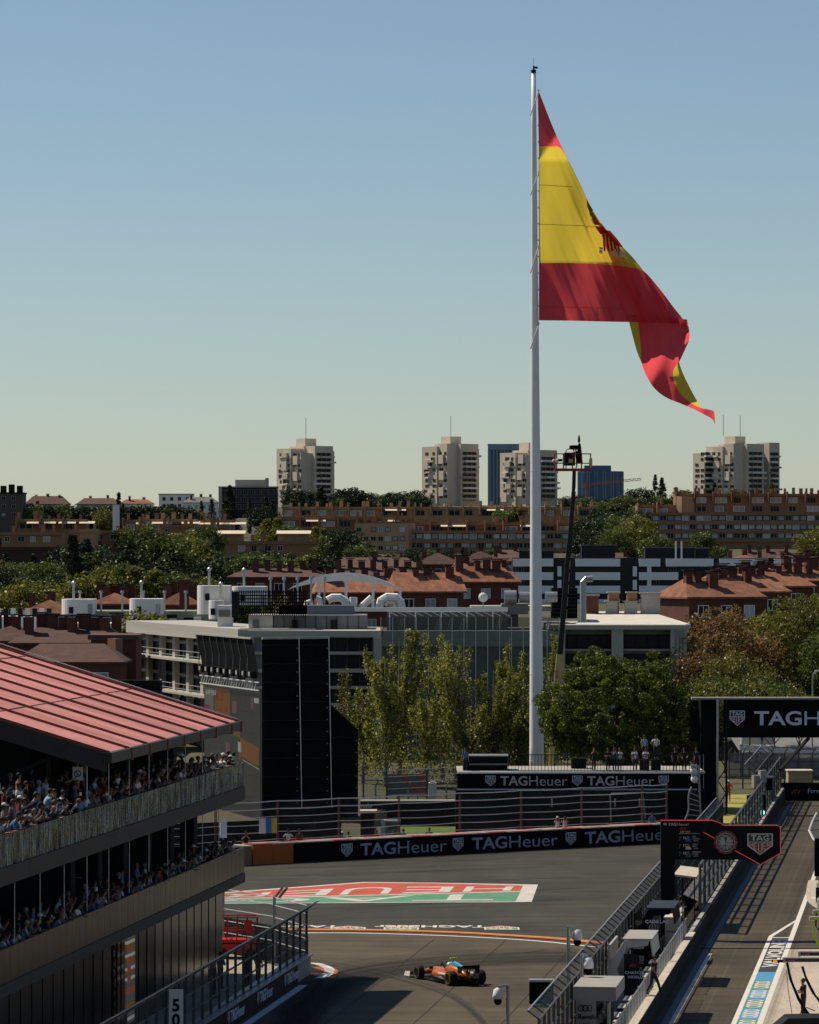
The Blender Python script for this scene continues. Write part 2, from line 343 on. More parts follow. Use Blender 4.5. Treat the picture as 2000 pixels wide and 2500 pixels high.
# giant painted shield on the run-off, read from the far side
NR, FR, NL, FL = Vector((7.1, 237.8)), Vector((7.85, 250.2)), Vector((-13.8, 236.4)), Vector((-12.8, 243.0)); PK = Vector((-2.8, 252.2))
DVR, DVL = Vector((7.57, 245.5)), Vector((-13.3, 239.3))
PGRN = mat('painted_green', (.09, .235, .14), .75, .2, .9, fine=.2); PRED = mat('painted_red', (.44, .075, .04), .75, .2, .9, fine=.2); PWHT = mat('painted_white', (.52, .48, .42), .75, .2, .9, fine=.22)
sheet('painted_shield', [NR, FR, PK + Vector((4.5, -.6)), PK, FL, NL], .0135, PWHT)
def lerp(a, b, t): return a + (b - a) * t
def quadmap(a, b, c, d, u, v): return lerp(lerp(a, b, u), lerp(c, d, u), v)     # a,b near edge (u 0..1), c,d far edge
ins = 0.075
ga, gb, gc, gd = lerp(NR, NL, .045) + Vector((0, .35)), lerp(NR, NL, .97) + Vector((0, .35)), lerp(DVR, DVL, .045) - Vector((0, .3)), lerp(DVR, DVL, .97) - Vector((0, .3))
sheet('painted_shield', [ga, gb, gd, gc], .016, PGRN)
ra, rb = lerp(DVR, DVL, .045) + Vector((0, .2)), lerp(DVR, DVL, .97) + Vector((0, .2)); rc, rd = lerp(FR, FL, .045) - Vector((0, .35)), FL + Vector((.4, -.5))
sheet('painted_shield', [ra, rc, PK + Vector((4.3, -1.0)), PK - Vector((0, .6)), rd, rb], .016, PRED)
def stretched_text(txt, a, b, c, d, z, m, bold=.04):
    """letters laid between near edge a->b and far edge c->d; tops of the letters at the near edge"""
    me = text_mesh(txt, m, bold=bold, depth=0.0).copy(); co = [v.co.copy() for v in me.vertices]
    x0, x1 = min(q.x for q in co), max(q.x for q in co); y0, y1 = min(q.y for q in co), max(q.y for q in co)
    for v, q in zip(me.vertices, co):
        u = (q.x - x0) / (x1 - x0); t = 1 - (q.y - y0) / (y1 - y0); p = quadmap(a, b, c, d, u, t); v.co = (p.x, p.y, z)
    o = put('painted_lettering', me); tag(o, kind='structure')
def inset(a, b, c, d, u0, u1, v0, v1): return [quadmap(a, b, c, d, u, v) for u, v in ((u0, v0), (u1, v0), (u0, v1), (u1, v1))]
stretched_text('TAG', *inset(ga, gb, gc, gd, .07, .9, .14, .86), .021, PWHT, 0.0)
for i, ch in enumerate('HEUER'):
    u0, u1 = .03 + .19 * i, .03 + .19 * i + .15
    def far(u):
        top = lerp(FR, FL, .045 + u * .925); k = 1 - abs(u - .5) * 2; return top + Vector((0, 2.2 * k + .6 * sm(k) - 1.0))
    stretched_text(ch, lerp(ra, rb, u0) + Vector((0, .5)), lerp(ra, rb, u1) + Vector((0, .5)), far(u0), far(u1), .021, PWHT, 0.0)
# small painted words in front of the kerb, also read from the far side
for i, (px, t) in enumerate(((1245, ''), (1160, 'TAGHeuer'), (870, ''), (1000, ''), (800, 'TAGHeuer'))):
    if t:
        c = g(px + 30, 2265); ground_text(t, (c.x, c.y + 1.1, 0), (-1, .02, 0), (0, -1, 0), (1.32, 1.7, 1), .02, LINE, .03)
    else:
        c = g(px - 20, 2266); me = shield_mesh(PGRN, PRED, LINE, 'ground'); o = put('painted_shield', me, None, frame((c.x, c.y + 1.2, .014), (-1, 0, 0), (0, -1, 0), (1.9, 2.3, .3))); tag(o, kind='structure')
# tyre marks
TYRE = mat('tyre_rubber', (.03, .028, .025), .9, .3, alpha=.16)
TYRE2 = mat('scuffed_asphalt', (.2, .18, .15), .9, .3, alpha=.12)
for i in range(14):
    o1 = random.uniform(-12, 12); c0 = g(760 + random.uniform(-80, 160), 2480 + o1)
    a = [g(x + random.uniform(-6, 6), y + o1 * .6) for x, y in ((620, 2330), (850, 2360), (1000, 2395), (1120, 2440), (1200, 2520))] if i % 2 else [g(x + random.uniform(-30, 30), y + o1) for x, y in ((1320, 2330), (1150, 2350), (950, 2362), (800, 2400), (760, 2480))]
    tag(band(a, .28, .0105 + i * .0003, TYRE if i % 3 else TYRE2, 'tyre_mark'), kind='structure')
for i in range(9):
    y = 2110 + i * 14 + random.uniform(-5, 5); x = random.uniform(650, 950)
    tag(band([g(x, y + 6), g(x + 250, y - 4), g(x + 560, y - 14 + random.uniform(-8, 8))], random.uniform(.6, 1.6), .0100 + i * .0002, TYRE, 'tyre_mark'), kind='structure')

RUBB = mat('rubbered_asphalt', (.022, .02, .017), .9, .3, .4, alpha=.10)
for i in range(30):
    o1 = random.gauss(0, 1)
    a = [g(x + o1 * 14 + random.uniform(-8, 8), y + o1 * 7) for x, y in ((1450, 2335), (1250, 2338), (1050, 2352), (900, 2372), (800, 2410), (730, 2470), (690, 2560))]
    band(a, random.uniform(.4, 1.5), .0115 + i * .00012, RUBB, 'tyre_mark', 50)
for i in range(16):
    y = random.uniform(2085, 2250); x = random.uniform(560, 900)
    band([g(x, y + 5), g(x + 180, y + random.uniform(-6, 3)), g(x + random.uniform(380, 700), y - random.uniform(4, 16))], random.uniform(.3, 1.4), .0122 + i * .00005, RUBB, 'tyre_mark', 30)
for i in range(12):
    x0 = -11 + i * .35 + random.uniform(-.1, .1); band([S(x0, 120), S(x0 + .1, 200), S(x0, 260), S(x0 + .2, 330)], random.uniform(.2, .5), .0125 + i * .00005, RUBB, 'tyre_mark', 12)
SEAM_ = mat('tar_seam', (.02, .019, .017), .8, .2, alpha=.55)
for x0 in (-26.2, -22.4, -18.6): band([S(x0, 120), S(x0, 215)], .07, .0128, SEAM_, 'tar_seam', 3)
for (xa, ya, xb, yb) in ((640, 2150, 1560, 2100), (700, 2240, 1500, 2190)): band([g(xa, ya), g(xb, yb)], .09, .0128, SEAM_, 'tar_seam', 3)
# ================================================================ far town
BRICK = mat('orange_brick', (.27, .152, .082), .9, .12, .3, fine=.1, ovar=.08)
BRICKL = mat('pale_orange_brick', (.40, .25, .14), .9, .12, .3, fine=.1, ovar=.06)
BRICKD = mat('dark_red_brick', (.115, .045, .03), .9, .2, .5, fine=.15, ovar=.15)
TILE = mat('red_roof_tile', (.24, .10, .055), .9, .4, .9, bump=.6, fine=.6, ovar=.15)
TILED = mat('brown_roof_tile', (.10, .055, .042), .9, .25, .9, bump=.4, fine=.3, ovar=.12)
BEIGE = mat('beige_render', (.60, .51, .40), .9, .12, .15, fine=.06, ovar=.05)
BEIGED = mat('grey_beige_render', (.36, .32, .26), .9, .12, .15, ovar=.05)
WALLW = mat('white_render', (.74, .71, .67), .85, .1, .3, ovar=.05)
WALLG = mat('sage_green_render', (.25, .29, .21), .85, .1, .3)
SHUT = mat('pale_shutter', (.36, .38, .37), .7, .15, 1, ovar=.35)
AWN = mat('cream_awning', (.62, .52, .38), .8, .1)
BLUEG = mat('hazy_blue_glass', (.05, .10, .17), .35, .2, .2, spec=.5)  # blue of the glass with distance haze mixed into the colour
BLUEF = mat('hazy_blue_fin', (.22, .29, .36), .6, .1)  # fin colour carries the same painted distance haze
def unit_window(key, pane, fr, mull=1, sill=None):
    if key in _TX: return _TX[key]
    b = MB(); b.box((.5, .5, .01), (1, 1, .02), mi=0)
    for c, d in (((.5, .03, .05), (1, .06, .1)), ((.5, .97, .05), (1, .06, .1)), ((.03, .5, .05), (.06, .88, .1)), ((.97, .5, .05), (.06, .88, .1))): b.box(c, d, mi=1)
    for i in range(mull): b.box(((i + 1) / (mull + 1), .5, .045), (.05, .88, .09), mi=1)
    _TX[key] = b.mesh('window', [pane, fr]); return _TX[key]
W_DARK = unit_window('w1', GLASS, BEIGED); W_SHUT = unit_window('w2', SHUT, DARK, 0); W_WHITE = unit_window('w3', GLASS, WALLW); W_PALE = unit_window('w4', SHUT, WALLW, 1); W_GREY = unit_window('w5', GLASS, CONCD, 2)
def wins(parent, o, xd, cols, rows, dx, dz, w, h, mes, skip=0.0, up=(0, 0, 1), name='window'):
    xd = Vector(xd).normalized(); u = Vector(up)
    for r in range(rows):
        for c in range(cols):
            if random.random() < skip: continue
            put(name, random.choice(mes), parent, frame(Vector(o) + xd * (c * dx) + u * (r * dz), xd, u, (w, h, 1)))
UB = MB().box((0, 0, 0), (1, 1, 1))
_ub = {}
def ubox(m):
    if m.name not in _ub: _ub[m.name] = MB().box((0, 0, 0), (1, 1, 1)).mesh('block', m)
    return _ub[m.name]
def blk(name, parent, c, d, m, rz=0): return put(name, ubox(m), parent, T(c[0], c[1], c[2], rz, d))

def tower(px, Y, ytop, label, seed, H=48, antenna=(0,), wide=1.0, a=math.radians(40)):
    rnd = random.Random(seed); c = at(px, ytop, Y); base = terrain(c.x, Y) - 3; H = c.z - base; fl = 3.0
    t = thing('apartment_tower', label, 'tower block', (c.x, Y, base), 'beige apartment towers on the skyline', local=True, rz=a)
    mods = [((0, 0), (13, 13), H), ((-10.5, 1), (9, 13), H - 1.5), ((1, -10.5), (13, 9), H), ((10.0, -1.5), (9, 12), H - 2.5), ((-9.5, -8.5), (8, 8), H - 4 * (seed % 2))]
    if wide > 1: mods += [((17.5, -8), (8, 10), H + 1), ((-16, 8), (8, 9), H - 5)]
    for (x, y), (w, d), h in mods: blk('wing', t, (x, y, h / 2), (w, d, h), BEIGE)
    blk('lift_core', t, (1, 1, H + 2.2), (8, 8, 4.4), BEIGE)
    for k, dx in enumerate(antenna):
        MB().bar((dx, 0, H + 4.4), (dx, 0, H + 16), .25).build('antenna', STEEL, t)
    nf = int(H / fl) - 1
    for f in range(2, nf):
        z = f * fl
        # lit faces (local -x): slot windows and projecting blocks
        for (x, y), (w, d), h in mods[:2] + mods[4:5] + mods[6:]:
            for yy in (-.28, .2):
                if rnd.random() < .75: put('window', W_DARK, t, frame((x - w / 2 - .04, y + yy * d + .9, z + .9), (0, -1, 0), (0, 0, 1), (1.5 + rnd.random() * 2.2, 1.7, 1)))
        if f % 2 == 0 and rnd.random() < .85:
            yy = rnd.uniform(-3, 3); blk('bay', t, (-15.5, 1 + yy, z + 1.5), (1.6, 4.5, 5.2 if rnd.random() < .5 else 2.6), BEIGE)
        if rnd.random() < .6: put('loggia', W_GREY, t, frame((-15.06, 1 + rnd.uniform(-2, 5), z + .7), (0, -1, 0), (0, 0, 1), (3.2, 2.0, 1))); blk('balcony', t, (-15.6, rnd.uniform(-3, 4), z + .4), (1.1, 3.4, .9), WALLW if rnd.random() < .5 else BEIGE)
        if f % 3 == 0: blk('bay', t, (-14.0, -8.5 + rnd.uniform(-1, 1), z + 1.5), (1.5, 4, 5), BEIGE)
        # shaded faces (local -y): loggias with pale parapets
        for (x, y), (w, d), h in mods[2:4] + mods[5:]:
            put('loggia', W_GREY, t, frame((x - w * .42, y - d / 2 - .05, z + 1.1), (1, 0, 0), (0, 0, 1), (w * .8, 1.7, 1)))
            off = rnd.choice((-.15, 0, .15)) * w
            blk('balcony', t, (x + off, y - d / 2 - .75, z + .5), (w * rnd.uniform(.5, .95), 1.5, 1.0), BEIGED if rnd.random() < .3 else rnd.choice((BEIGE, BEIGE, WALLW)))
    return t
tower(747, 2300, 1090, 'beige apartment tower beside the glass office block, one antenna on top', 1)
tower(1101, 2300, 1085, 'beige apartment tower with one antenna, left of the pale blue skyscraper', 2)
tower(1292, 2280, 1100, 'beige apartment tower partly hidden behind the white flagpole', 3, antenna=())
tower(1795, 2250, 1085, 'widest beige apartment tower, two antennas, below the flag tip', 4, antenna=(-9, 4), wide=1.3)

def box_building(name, label, cat, Y, x0, x1, yt, m, depth=14, roofm=None, group=None, base=None, win=None, rz=0):
    a, b = at(x0, yt, Y), at(x1, yt, Y); cx = (a.x + b.x) / 2; zb = terrain(cx, Y) - 2 if base is None else base
    t = thing(name, label, cat, (cx, Y, zb), group); w = b.x - a.x
    blk('wall', t, (cx, Y + depth / 2, (a.z + zb) / 2), (w, depth, a.z - zb), m)
    if roofm: blk('roof', t, (cx, Y + depth / 2, a.z + .25), (w + .6, depth + .6, .5), roofm)
    if win:
        mes, dx, dz, ww, wh, rows = win
        n = int((w - 1) / dx); wins(t, (a.x + (w - n * dx) / 2 + (dx - ww) / 2, Y - .03, a.z - 1.0 - wh - dz * (rows - 1)), (1, 0, 0), n, rows, dx, dz, ww, wh, mes)
    return t, a, b, zb
# blue-grey skyscrapers
t, a, b, zb = box_building('skyscraper', 'pale blue ribbed office skyscraper behind the beige towers', 'skyscraper', 3600, 1192, 1272, 1085, BLUEG, 22, BLUEF)
for i in range(9): blk('fin', t, (a.x + 1.6 + i * 3.2, 3599.6, (a.z + zb) / 2 - 2), (1.3, .8, a.z - zb - 5), BLUEF)
blk('crown_band', t, ((a.x + b.x) / 2, 3599.4, a.z - 2.4), (b.x - a.x + .4, 1.2, 4.6), BLUEF)
c = at(1469, 1215, 3700); zb = terrain(c.x, 3700) - 2; zt = at(0, 1150, 3700).z
t = thing('blue_glass_building', 'broad blue glass round office block behind orange crane jib', 'office block', (c.x, 3700, zb))
MB().lathe([(20.5, 0), (20.5, zt - zb)], (c.x, 3720, zb), 40).build('drum', BLUEG, t)
for i in range(26):
    an = math.pi + math.pi * (i + .5) / 26; blk('fin', t, (c.x + 20.7 * math.cos(an), 3720 + 20.7 * math.sin(an), (zb + zt) / 2), (.7, .7, zt - zb), BLUEF if i % 3 else BLUE)
blk('plant_room', t, (c.x - 3, 3716, zt + 2.6), (24, 16, 5.2), BLUEG)
t = thing('tower_crane', 'orange tower crane jib in front of blue glass office', 'crane', at(1432, 1260, 3300)); J = mat('crane_orange', (.5, .13, .05), .6)
pa, pb = at(1428, 1186, 3300), at(1566, 1172, 3300); b = MB()
for k in range(24): b.bar(lerp(pa, pb, k / 24) + Vector((0, 0, (k % 2) * 1.6)), lerp(pa, pb, (k + 1) / 24) + Vector((0, 0, ((k + 1) % 2) * 1.6)), .35)
b.bar(pa, pb, .4); b.bar(pa + Vector((0, 0, 1.6)), pb + Vector((0, 0, 1.6)), .4); b.build('jib', J, t)
MB().bar(at(1432, 1290, 3300), at(1432, 1180, 3300), 1.4).box(pa, (4, 2, 2.4)).build('mast', J, t)
# left skyline
t, a, b, zb = box_building('brown_block', 'dark brown apartment block with green roof terrace at skyline', 'apartment block', 1500, -60, 54, 1205, mat('dark_brown_brick', (.085, .07, .06), .9, .2, .3), 16, DARK, win=([W_DARK, W_DARK, W_SHUT], 3.6, 3, 1.6, 1.4, 3))  # walls in one plain dark brown
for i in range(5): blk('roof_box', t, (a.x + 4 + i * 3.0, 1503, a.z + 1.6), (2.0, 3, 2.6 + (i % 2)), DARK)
t, a, b, zb = box_building('glass_office', 'long glass office block with pale roof plant beside the tower', 'office block', 1900, 534, 676, 1190, GLASS, 20, CONC, win=([W_GREY], 3.2, 3.4, 3.0, 2.6, 3))
blk('roof_plant', t, (lerp(a.x, b.x, .55), 1912, a.z + 2), (15, 8, 3.4), CONC); blk('end_wall', t, (a.x + .8, 1899.3, (a.z + zb) / 2), (1.6, 2, a.z - zb + .8), CONC); blk('chimney', t, (lerp(a.x, b.x, .83), 1901, a.z + 2.2), (1.6, 1.6, 4.4), CONC)
def hip_roof(x, y, z, w, d, h, rz=0, over=.5, ridge=.5):
    cs, sn = math.cos(rz), math.sin(rz)
    def P(a, b_, c_): return (x + a * cs - b_ * sn, y + a * sn + b_ * cs, c_)
    W, D = w / 2 + over, d / 2 + over
    if W >= D: r0, r1 = P(-W + D * 2 * ridge * .5 * 2 * .5, 0, z + h), P(W - D * ridge, 0, z + h); r0 = P(-W + D * ridge, 0, z + h)
    else: r0, r1 = P(0, -D + W * ridge, z + h), P(0, D - W * ridge, z + h)
    A, B, C, D_ = P(-W, -D, z), P(W, -D, z), P(W, D, z), P(-W, D, z)
    b = MB()
    A2, B2, C2, D2 = [(p[0], p[1], p[2] - .25) for p in (A, B, C, D_)]
    if W >= D: b.add([A, B, C, D_, r0, r1, A2, B2, C2, D2], [(0, 1, 5, 4), (1, 2, 5), (2, 3, 4, 5), (3, 0, 4), (6, 7, 1, 0), (7, 8, 2, 1), (8, 9, 3, 2), (9, 6, 0, 3), (9, 8, 7, 6)])
    else: b.add([A, B, C, D_, r0, r1, A2, B2, C2, D2], [(0, 1, 4), (1, 2, 5, 4), (2, 3, 5), (3, 0, 4, 5), (6, 7, 1, 0), (7, 8, 2, 1), (8, 9, 3, 2), (9, 6, 0, 3), (9, 8, 7, 6)])
    return b
def house(label, Y, x0, x1, yr, ye, depth, rz=0, wall=BRICKD, roof=TILE, chim=2, group=None, win=W_WHITE, cat='house', ridge=.5, rows=1, base=None, name='tiled_house', chimm=None):
    cpx = (x0 + x1) / 2; zr, ze = at(0, yr, Y).z, at(0, ye, Y).z; cx = (cpx - CX) * Y / F; w = (x1 - x0) * Y / F
    zb = terrain(cx, Y) - 1 if base is None else base
    if rz: w = max(3, (w - depth * abs(math.sin(rz))) / math.cos(rz))
    t = thing(name, label, cat, (cx, Y + depth / 2, zb), group); cy = Y + depth / 2
    blk('wall', t, (cx, cy, (zb + ze) / 2), (w, depth, ze - zb), wall, rz)
    hip_roof(cx, cy, ze + .26, w, depth, zr - ze, rz, ridge=ridge).build('roof', roof, t)
    xd = Vector((math.cos(rz), math.sin(rz), 0)); yd = Vector((-xd.y, xd.x, 0)); rnd = random.Random(int(x0 + ye))
    for k in range(chim):
        p = Vector((cx, cy, 0)) + xd * w * (-.42 + .84 * (k + .5) / chim) + yd * depth * rnd.uniform(-.25, .15); h = (zr - ze) * rnd.uniform(.5, .8)
        ch = blk('chimney', t, (p.x, p.y, ze + .3 + (h + 1.6) / 2), (rnd.uniform(.8, 1.3), 1.0, h + 1.8), chimm or BRICKD, rz)
        under(ch, blk('chimney_cap', t, (p.x, p.y, ze + .3 + h + 1.85), (1.5, 1.3, .16), DARK, rz))
    n = max(1, int(w / 3.2)); o = Vector((cx, cy, 0)) - xd * (n * 3.2 / 2 - .9) - yd * (depth / 2 + .03)
    wins(t, (o.x, o.y, ze - 2.4 - 3 * (rows - 1)), xd, n, rows, 3.2, 3.0, 1.5, 1.6, [win, W_PALE] if win is W_WHITE else [win])
    return t
house('low grey house with slate roof on the left skyline', 1750, 62, 165, 1212, 1232, 12, wall=BEIGED, roof=TILED, chim=3)
house('low walled house with dark roof under the left skyline trees', 1600, 60, 118, 1232, 1247, 10, wall=BRICKD, roof=TILED, chim=1)
house('dark roofed long house with bushes on its roof on skyline', 1800, 188, 290, 1217, 1232, 12, wall=BEIGED, roof=TILED, chim=2)
house('house with orange tiled roof beside a tall cypress', 1800, 292, 372, 1220, 1231, 12, wall=WALLW, roof=TILE, chim=2)
t, a, b, zb = box_building('white_house', 'white rooftop house with arched balcony on the skyline', 'house', 1800, 388, 470, 1208, WALLW, 12, CONC, win=([W_DARK], 3.4, 3, 1.4, 1.6, 2))
house('grey villa with pale sloping roof on the skyline', 1780, 448, 530, 1214, 1228, 12, wall=WALLW, roof=CONCD, chim=3)
t, a, b, zb = box_building('white_chimney_block', 'tall narrow white stair block among the brick terraces', 'stair block', 1380, 275, 290, 1232, WALLW, 4)

# stepped orange-brick terraces
def terrace(label, tiers, group='stepped orange brick apartment terraces', awn=0):
    x0, x1, yt, Y = tiers[0][:4]; c = at((x0 + x1) / 2, yt, Y); zb = terrain(c.x, Y) - 2
    t = thing('brick_terrace', label, 'apartment block', (c.x, Y, zb), group); rnd = random.Random(int(x0 + yt))
    for (x0, x1, yt, Y, rows, style, nch, m) in tiers:
        a, b = at(x0, yt, Y), at(x1, yt, Y); w = b.x - a.x; D = 13; cx = (a.x + b.x) / 2
        blk('wall', t, (cx, Y + D / 2, (a.z + zb) / 2), (w, D, a.z - zb), m)
        blk('parapet', t, (cx, Y - .2, a.z - .35), (w + .5, .9, .9), m)
        fl = 3.0
        for r in range(rows):
            z = a.z - .9 - fl * r - 1.75
            if style == 'strip':
                n = int(w / 2.5)
                for k in range(n): put('window', rnd.choice((W_SHUT, W_SHUT, W_DARK, W_PALE)), t, frame((a.x + .3 + k * (w - .6) / n, Y - .04, z), (1, 0, 0), (0, 0, 1), ((w - .6) / n - .25, 1.7, 1)))
                blk('brick_band', t, (cx, Y - .25, z - .75), (w + .3, .6, 1.3), m)
            elif style == 'sparse':
                n = int(w / 3.6)
                for k in range(n):
                    if rnd.random() < .8: put('window', rnd.choice((W_DARK, W_WHITE, W_PALE)), t, frame((a.x + 1 + k * 3.6, Y - .04, z), (1, 0, 0), (0, 0, 1), (1.5 + .5 * (k % 2), 1.6, 1)))
            elif style == 'terrace':
                n = int(w / 6)
                for k in range(n):
                    put('terrace_door', rnd.choice((W_PALE, W_DARK, W_GREY)), t, frame((a.x + .8 + k * w / n, Y - .04, z - .5), (1, 0, 0), (0, 0, 1), (w / n * rnd.uniform(.4, .75), 2.0, 1)))
                    blk('party_wall', t, (a.x + k * w / n + .2, Y - 1.6, a.z - 1.0), (.5, 3.2, 3.6), m)
        for k in range(nch):
            x = a.x + w * (k + rnd.uniform(.1, .9)) / nch; h = rnd.uniform(1.3, 2.4)
            blk('chimney', t, (x, Y + rnd.uniform(.8, 4), a.z + h / 2), (rnd.uniform(.6, 1.3), .9, h), m)
        for k in range(awn if style == 'terrace' else 0):
            x = a.x + w * (k + .5 + rnd.uniform(-.25, .25)) / awn; ww = rnd.uniform(5, 9)
            MB().prism([(x, Y - .3, a.z - .6), (x, Y - 3.0, a.z - 1.3), (x, Y - 3.0, a.z - 1.45), (x, Y - .3, a.z - .75)], (ww, 0, 0)).build('awning', AWN, t)
    return t
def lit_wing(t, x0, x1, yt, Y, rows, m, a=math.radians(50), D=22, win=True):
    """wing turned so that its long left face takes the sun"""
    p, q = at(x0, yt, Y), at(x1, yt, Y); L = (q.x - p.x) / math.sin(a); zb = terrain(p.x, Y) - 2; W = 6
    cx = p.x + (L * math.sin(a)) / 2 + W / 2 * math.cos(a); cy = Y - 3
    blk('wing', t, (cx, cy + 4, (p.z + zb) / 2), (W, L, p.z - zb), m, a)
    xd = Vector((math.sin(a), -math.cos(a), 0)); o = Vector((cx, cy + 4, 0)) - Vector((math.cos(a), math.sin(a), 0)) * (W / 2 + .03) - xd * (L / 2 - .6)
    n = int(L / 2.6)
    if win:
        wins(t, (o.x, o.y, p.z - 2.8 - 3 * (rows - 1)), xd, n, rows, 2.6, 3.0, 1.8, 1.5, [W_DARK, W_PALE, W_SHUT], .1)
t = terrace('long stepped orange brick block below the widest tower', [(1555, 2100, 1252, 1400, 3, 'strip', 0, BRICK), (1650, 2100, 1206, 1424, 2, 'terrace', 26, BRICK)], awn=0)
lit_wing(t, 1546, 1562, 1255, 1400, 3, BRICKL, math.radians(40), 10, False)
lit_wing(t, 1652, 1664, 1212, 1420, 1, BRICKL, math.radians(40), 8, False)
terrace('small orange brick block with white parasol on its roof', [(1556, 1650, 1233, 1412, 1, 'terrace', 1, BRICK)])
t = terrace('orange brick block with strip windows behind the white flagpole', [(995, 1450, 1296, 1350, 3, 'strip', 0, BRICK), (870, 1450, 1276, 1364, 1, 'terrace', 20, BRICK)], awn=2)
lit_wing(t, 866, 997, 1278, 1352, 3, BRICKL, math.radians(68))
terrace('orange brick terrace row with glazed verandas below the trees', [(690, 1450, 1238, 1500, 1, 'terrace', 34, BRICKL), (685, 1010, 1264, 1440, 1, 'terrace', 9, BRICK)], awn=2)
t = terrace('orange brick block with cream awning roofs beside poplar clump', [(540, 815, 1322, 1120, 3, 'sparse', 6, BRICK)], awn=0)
p = at(610, 1308, 1120)
for px in (520, 680): 
    p = at(px, 1322, 1120); blk('penthouse', t, (p.x + 4, 1124, p.z + 1), (8.5, 6, 2.2), BRICKL); MB().prism([(p.x - .6, 1119, p.z + 2.0), (p.x - .6, 1128, p.z + 2.9), (p.x - .6, 1128, p.z + 3.05), (p.x - .6, 1119, p.z + 2.15)], (9.4, 0, 0)).build('awning', AWN, t)
t = terrace('brown brick block half hidden by the dark trees', [(395, 560, 1282, 1230, 2, 'sparse', 5, BRICK), (340, 480, 1268, 1260, 1, 'terrace', 4, BRICKL)], awn=2)
terrace('brown brick terrace with plain gable wall above the dark trees', [(170, 305, 1296, 1200, 1, 'sparse', 3, BRICK), (195, 236, 1292, 1185, 1, 'plain', 0, BRICKL)], awn=1)
terrace('low brick terrace with cream awnings and chimneys along the hill', [(300, 570, 1270, 1300, 1, 'terrace', 8, BRICK)], awn=5)
terrace('brick terrace with cream roof behind the left trees', [(40, 210, 1268, 1330, 1, 'terrace', 7, BRICK)], awn=4)
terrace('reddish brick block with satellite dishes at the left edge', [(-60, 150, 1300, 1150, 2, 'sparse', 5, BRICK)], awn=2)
terrace('very dark brick block behind the left tree belt', [(-60, 330, 1336, 1050, 3, 'plain', 2, mat('very_dark_brick', (.06, .032, .026), .9, .2, .3))])  # one very dark brick colour over the whole block
# dark red roofs in front of the terraces
for i, (x0, x1, yr, ye, Y, rf) in enumerate(((800, 1030, 1364, 1392, 900, 'TILED'), (1420, 1560, 1352, 1380, 1000, 'TILED'), (1560, 1680, 1356, 1384, 1000, 'TILED'), (1760, 1890, 1358, 1378, 980, 'TILE'), (1800, 1960, 1345, 1378, 1010, 'TILED'), (1870, 2080, 1362, 1392, 940, 'TILE'), (1190, 1330, 1345, 1372, 1010, 'TILED'), (1010, 1130, 1352, 1380, 960, 'TILED'), (1110, 1240, 1348, 1376, 985, 'TILED'))):
    house(('low house with a %s hip roof ' % ('brown' if rf == 'TILED' else 'bright red')) + ('behind the white arch', 'right of the boom lift', 'between the boom lift and twin flues', 'above the striped block', 'below the long brick block', 'at the right edge above the striped block', 'behind the flagpole', 'behind the tall chimney house', 'just left of the flagpole')[i], Y, x0, x1, yr, ye, 14, wall=BRICKD, roof=TILE if rf == 'TILE' else TILED, chim=3, group='low tiled houses')
# striped black and white apartment block
PANEL = mat('pale_grey_cladding', (.80, .80, .80), .5, .05, .3); BLK = mat('black_cladding', (.012, .014, .016), .5, .2)
Y = 900; a, b = at(1253, 1362, Y), at(2080, 1362, Y); zb = terrain(60, Y) - 2
t = thing('striped_apartment_block', 'black apartment block with long white horizontal panels', 'apartment block', ((a.x + b.x) / 2, Y, zb))
blk('wall', t, ((a.x + b.x) / 2, Y + 7, (a.z + zb) / 2), (b.x - a.x, 14, a.z - zb), BLK)
segs = [(1254, 1351), (1405, 1514), (1560, 1612), (1626, 1742), (1757, 1875), (1890, 1948), (1956, 2000), (2010, 2070)]
for r in range(4):
    yt = 1364 + r * 33.0
    for k, (q0, q1) in enumerate(segs):
        if r and k == 3: q0, q1 = 1584, 1656
        p, q = at(q0, yt, Y), at(q1, yt, Y); blk('white_panel', t, ((p.x + q.x) / 2, Y - .3, p.z - .85), (q.x - p.x, .8, 1.7), PANEL)
        n = max(1, int((q.x - p.x) / 3.4))
        for j in range(n):
            if (j * 7 + r * 3 + k) % 3 == 0: put('window', W_GREY, t, frame((p.x + .5 + j * 3.4, Y - .03, p.z - 2.9), (1, 0, 0), (0, 0, 1), (1.8, 1.1, 1)))
for px in (1366, 1550, 1585): 
    for r in range(3): p = at(px, 1386 + r * 33, Y); blk('white_panel', t, (p.x, Y - .25, p.z - .8), (.9, .7, 2.2), PANEL)
for (q0, q1, yt) in ((1268, 1352, 1345), (1420, 1502, 1332), (1575, 1695, 1338), (1700, 1730, 1340)):
    p, q = at(q0, yt, Y + 5), at(q1, yt, Y + 5); blk('roof_pavilion', t, ((p.x + q.x) / 2, Y + 7, (p.z + a.z) / 2), (q.x - p.x, 5, p.z - a.z), BLK); blk('pavilion_roof', t, ((p.x + q.x) / 2, Y + 7, p.z + .12), (q.x - p.x + .4, 5.4, .22), CONCD)
for px in (1650, 1664): blk('flue', t, (at(px, 1350, Y).x, Y - .9, at(px, 1343, Y).z), (.35, .35, 4.0), PANEL)
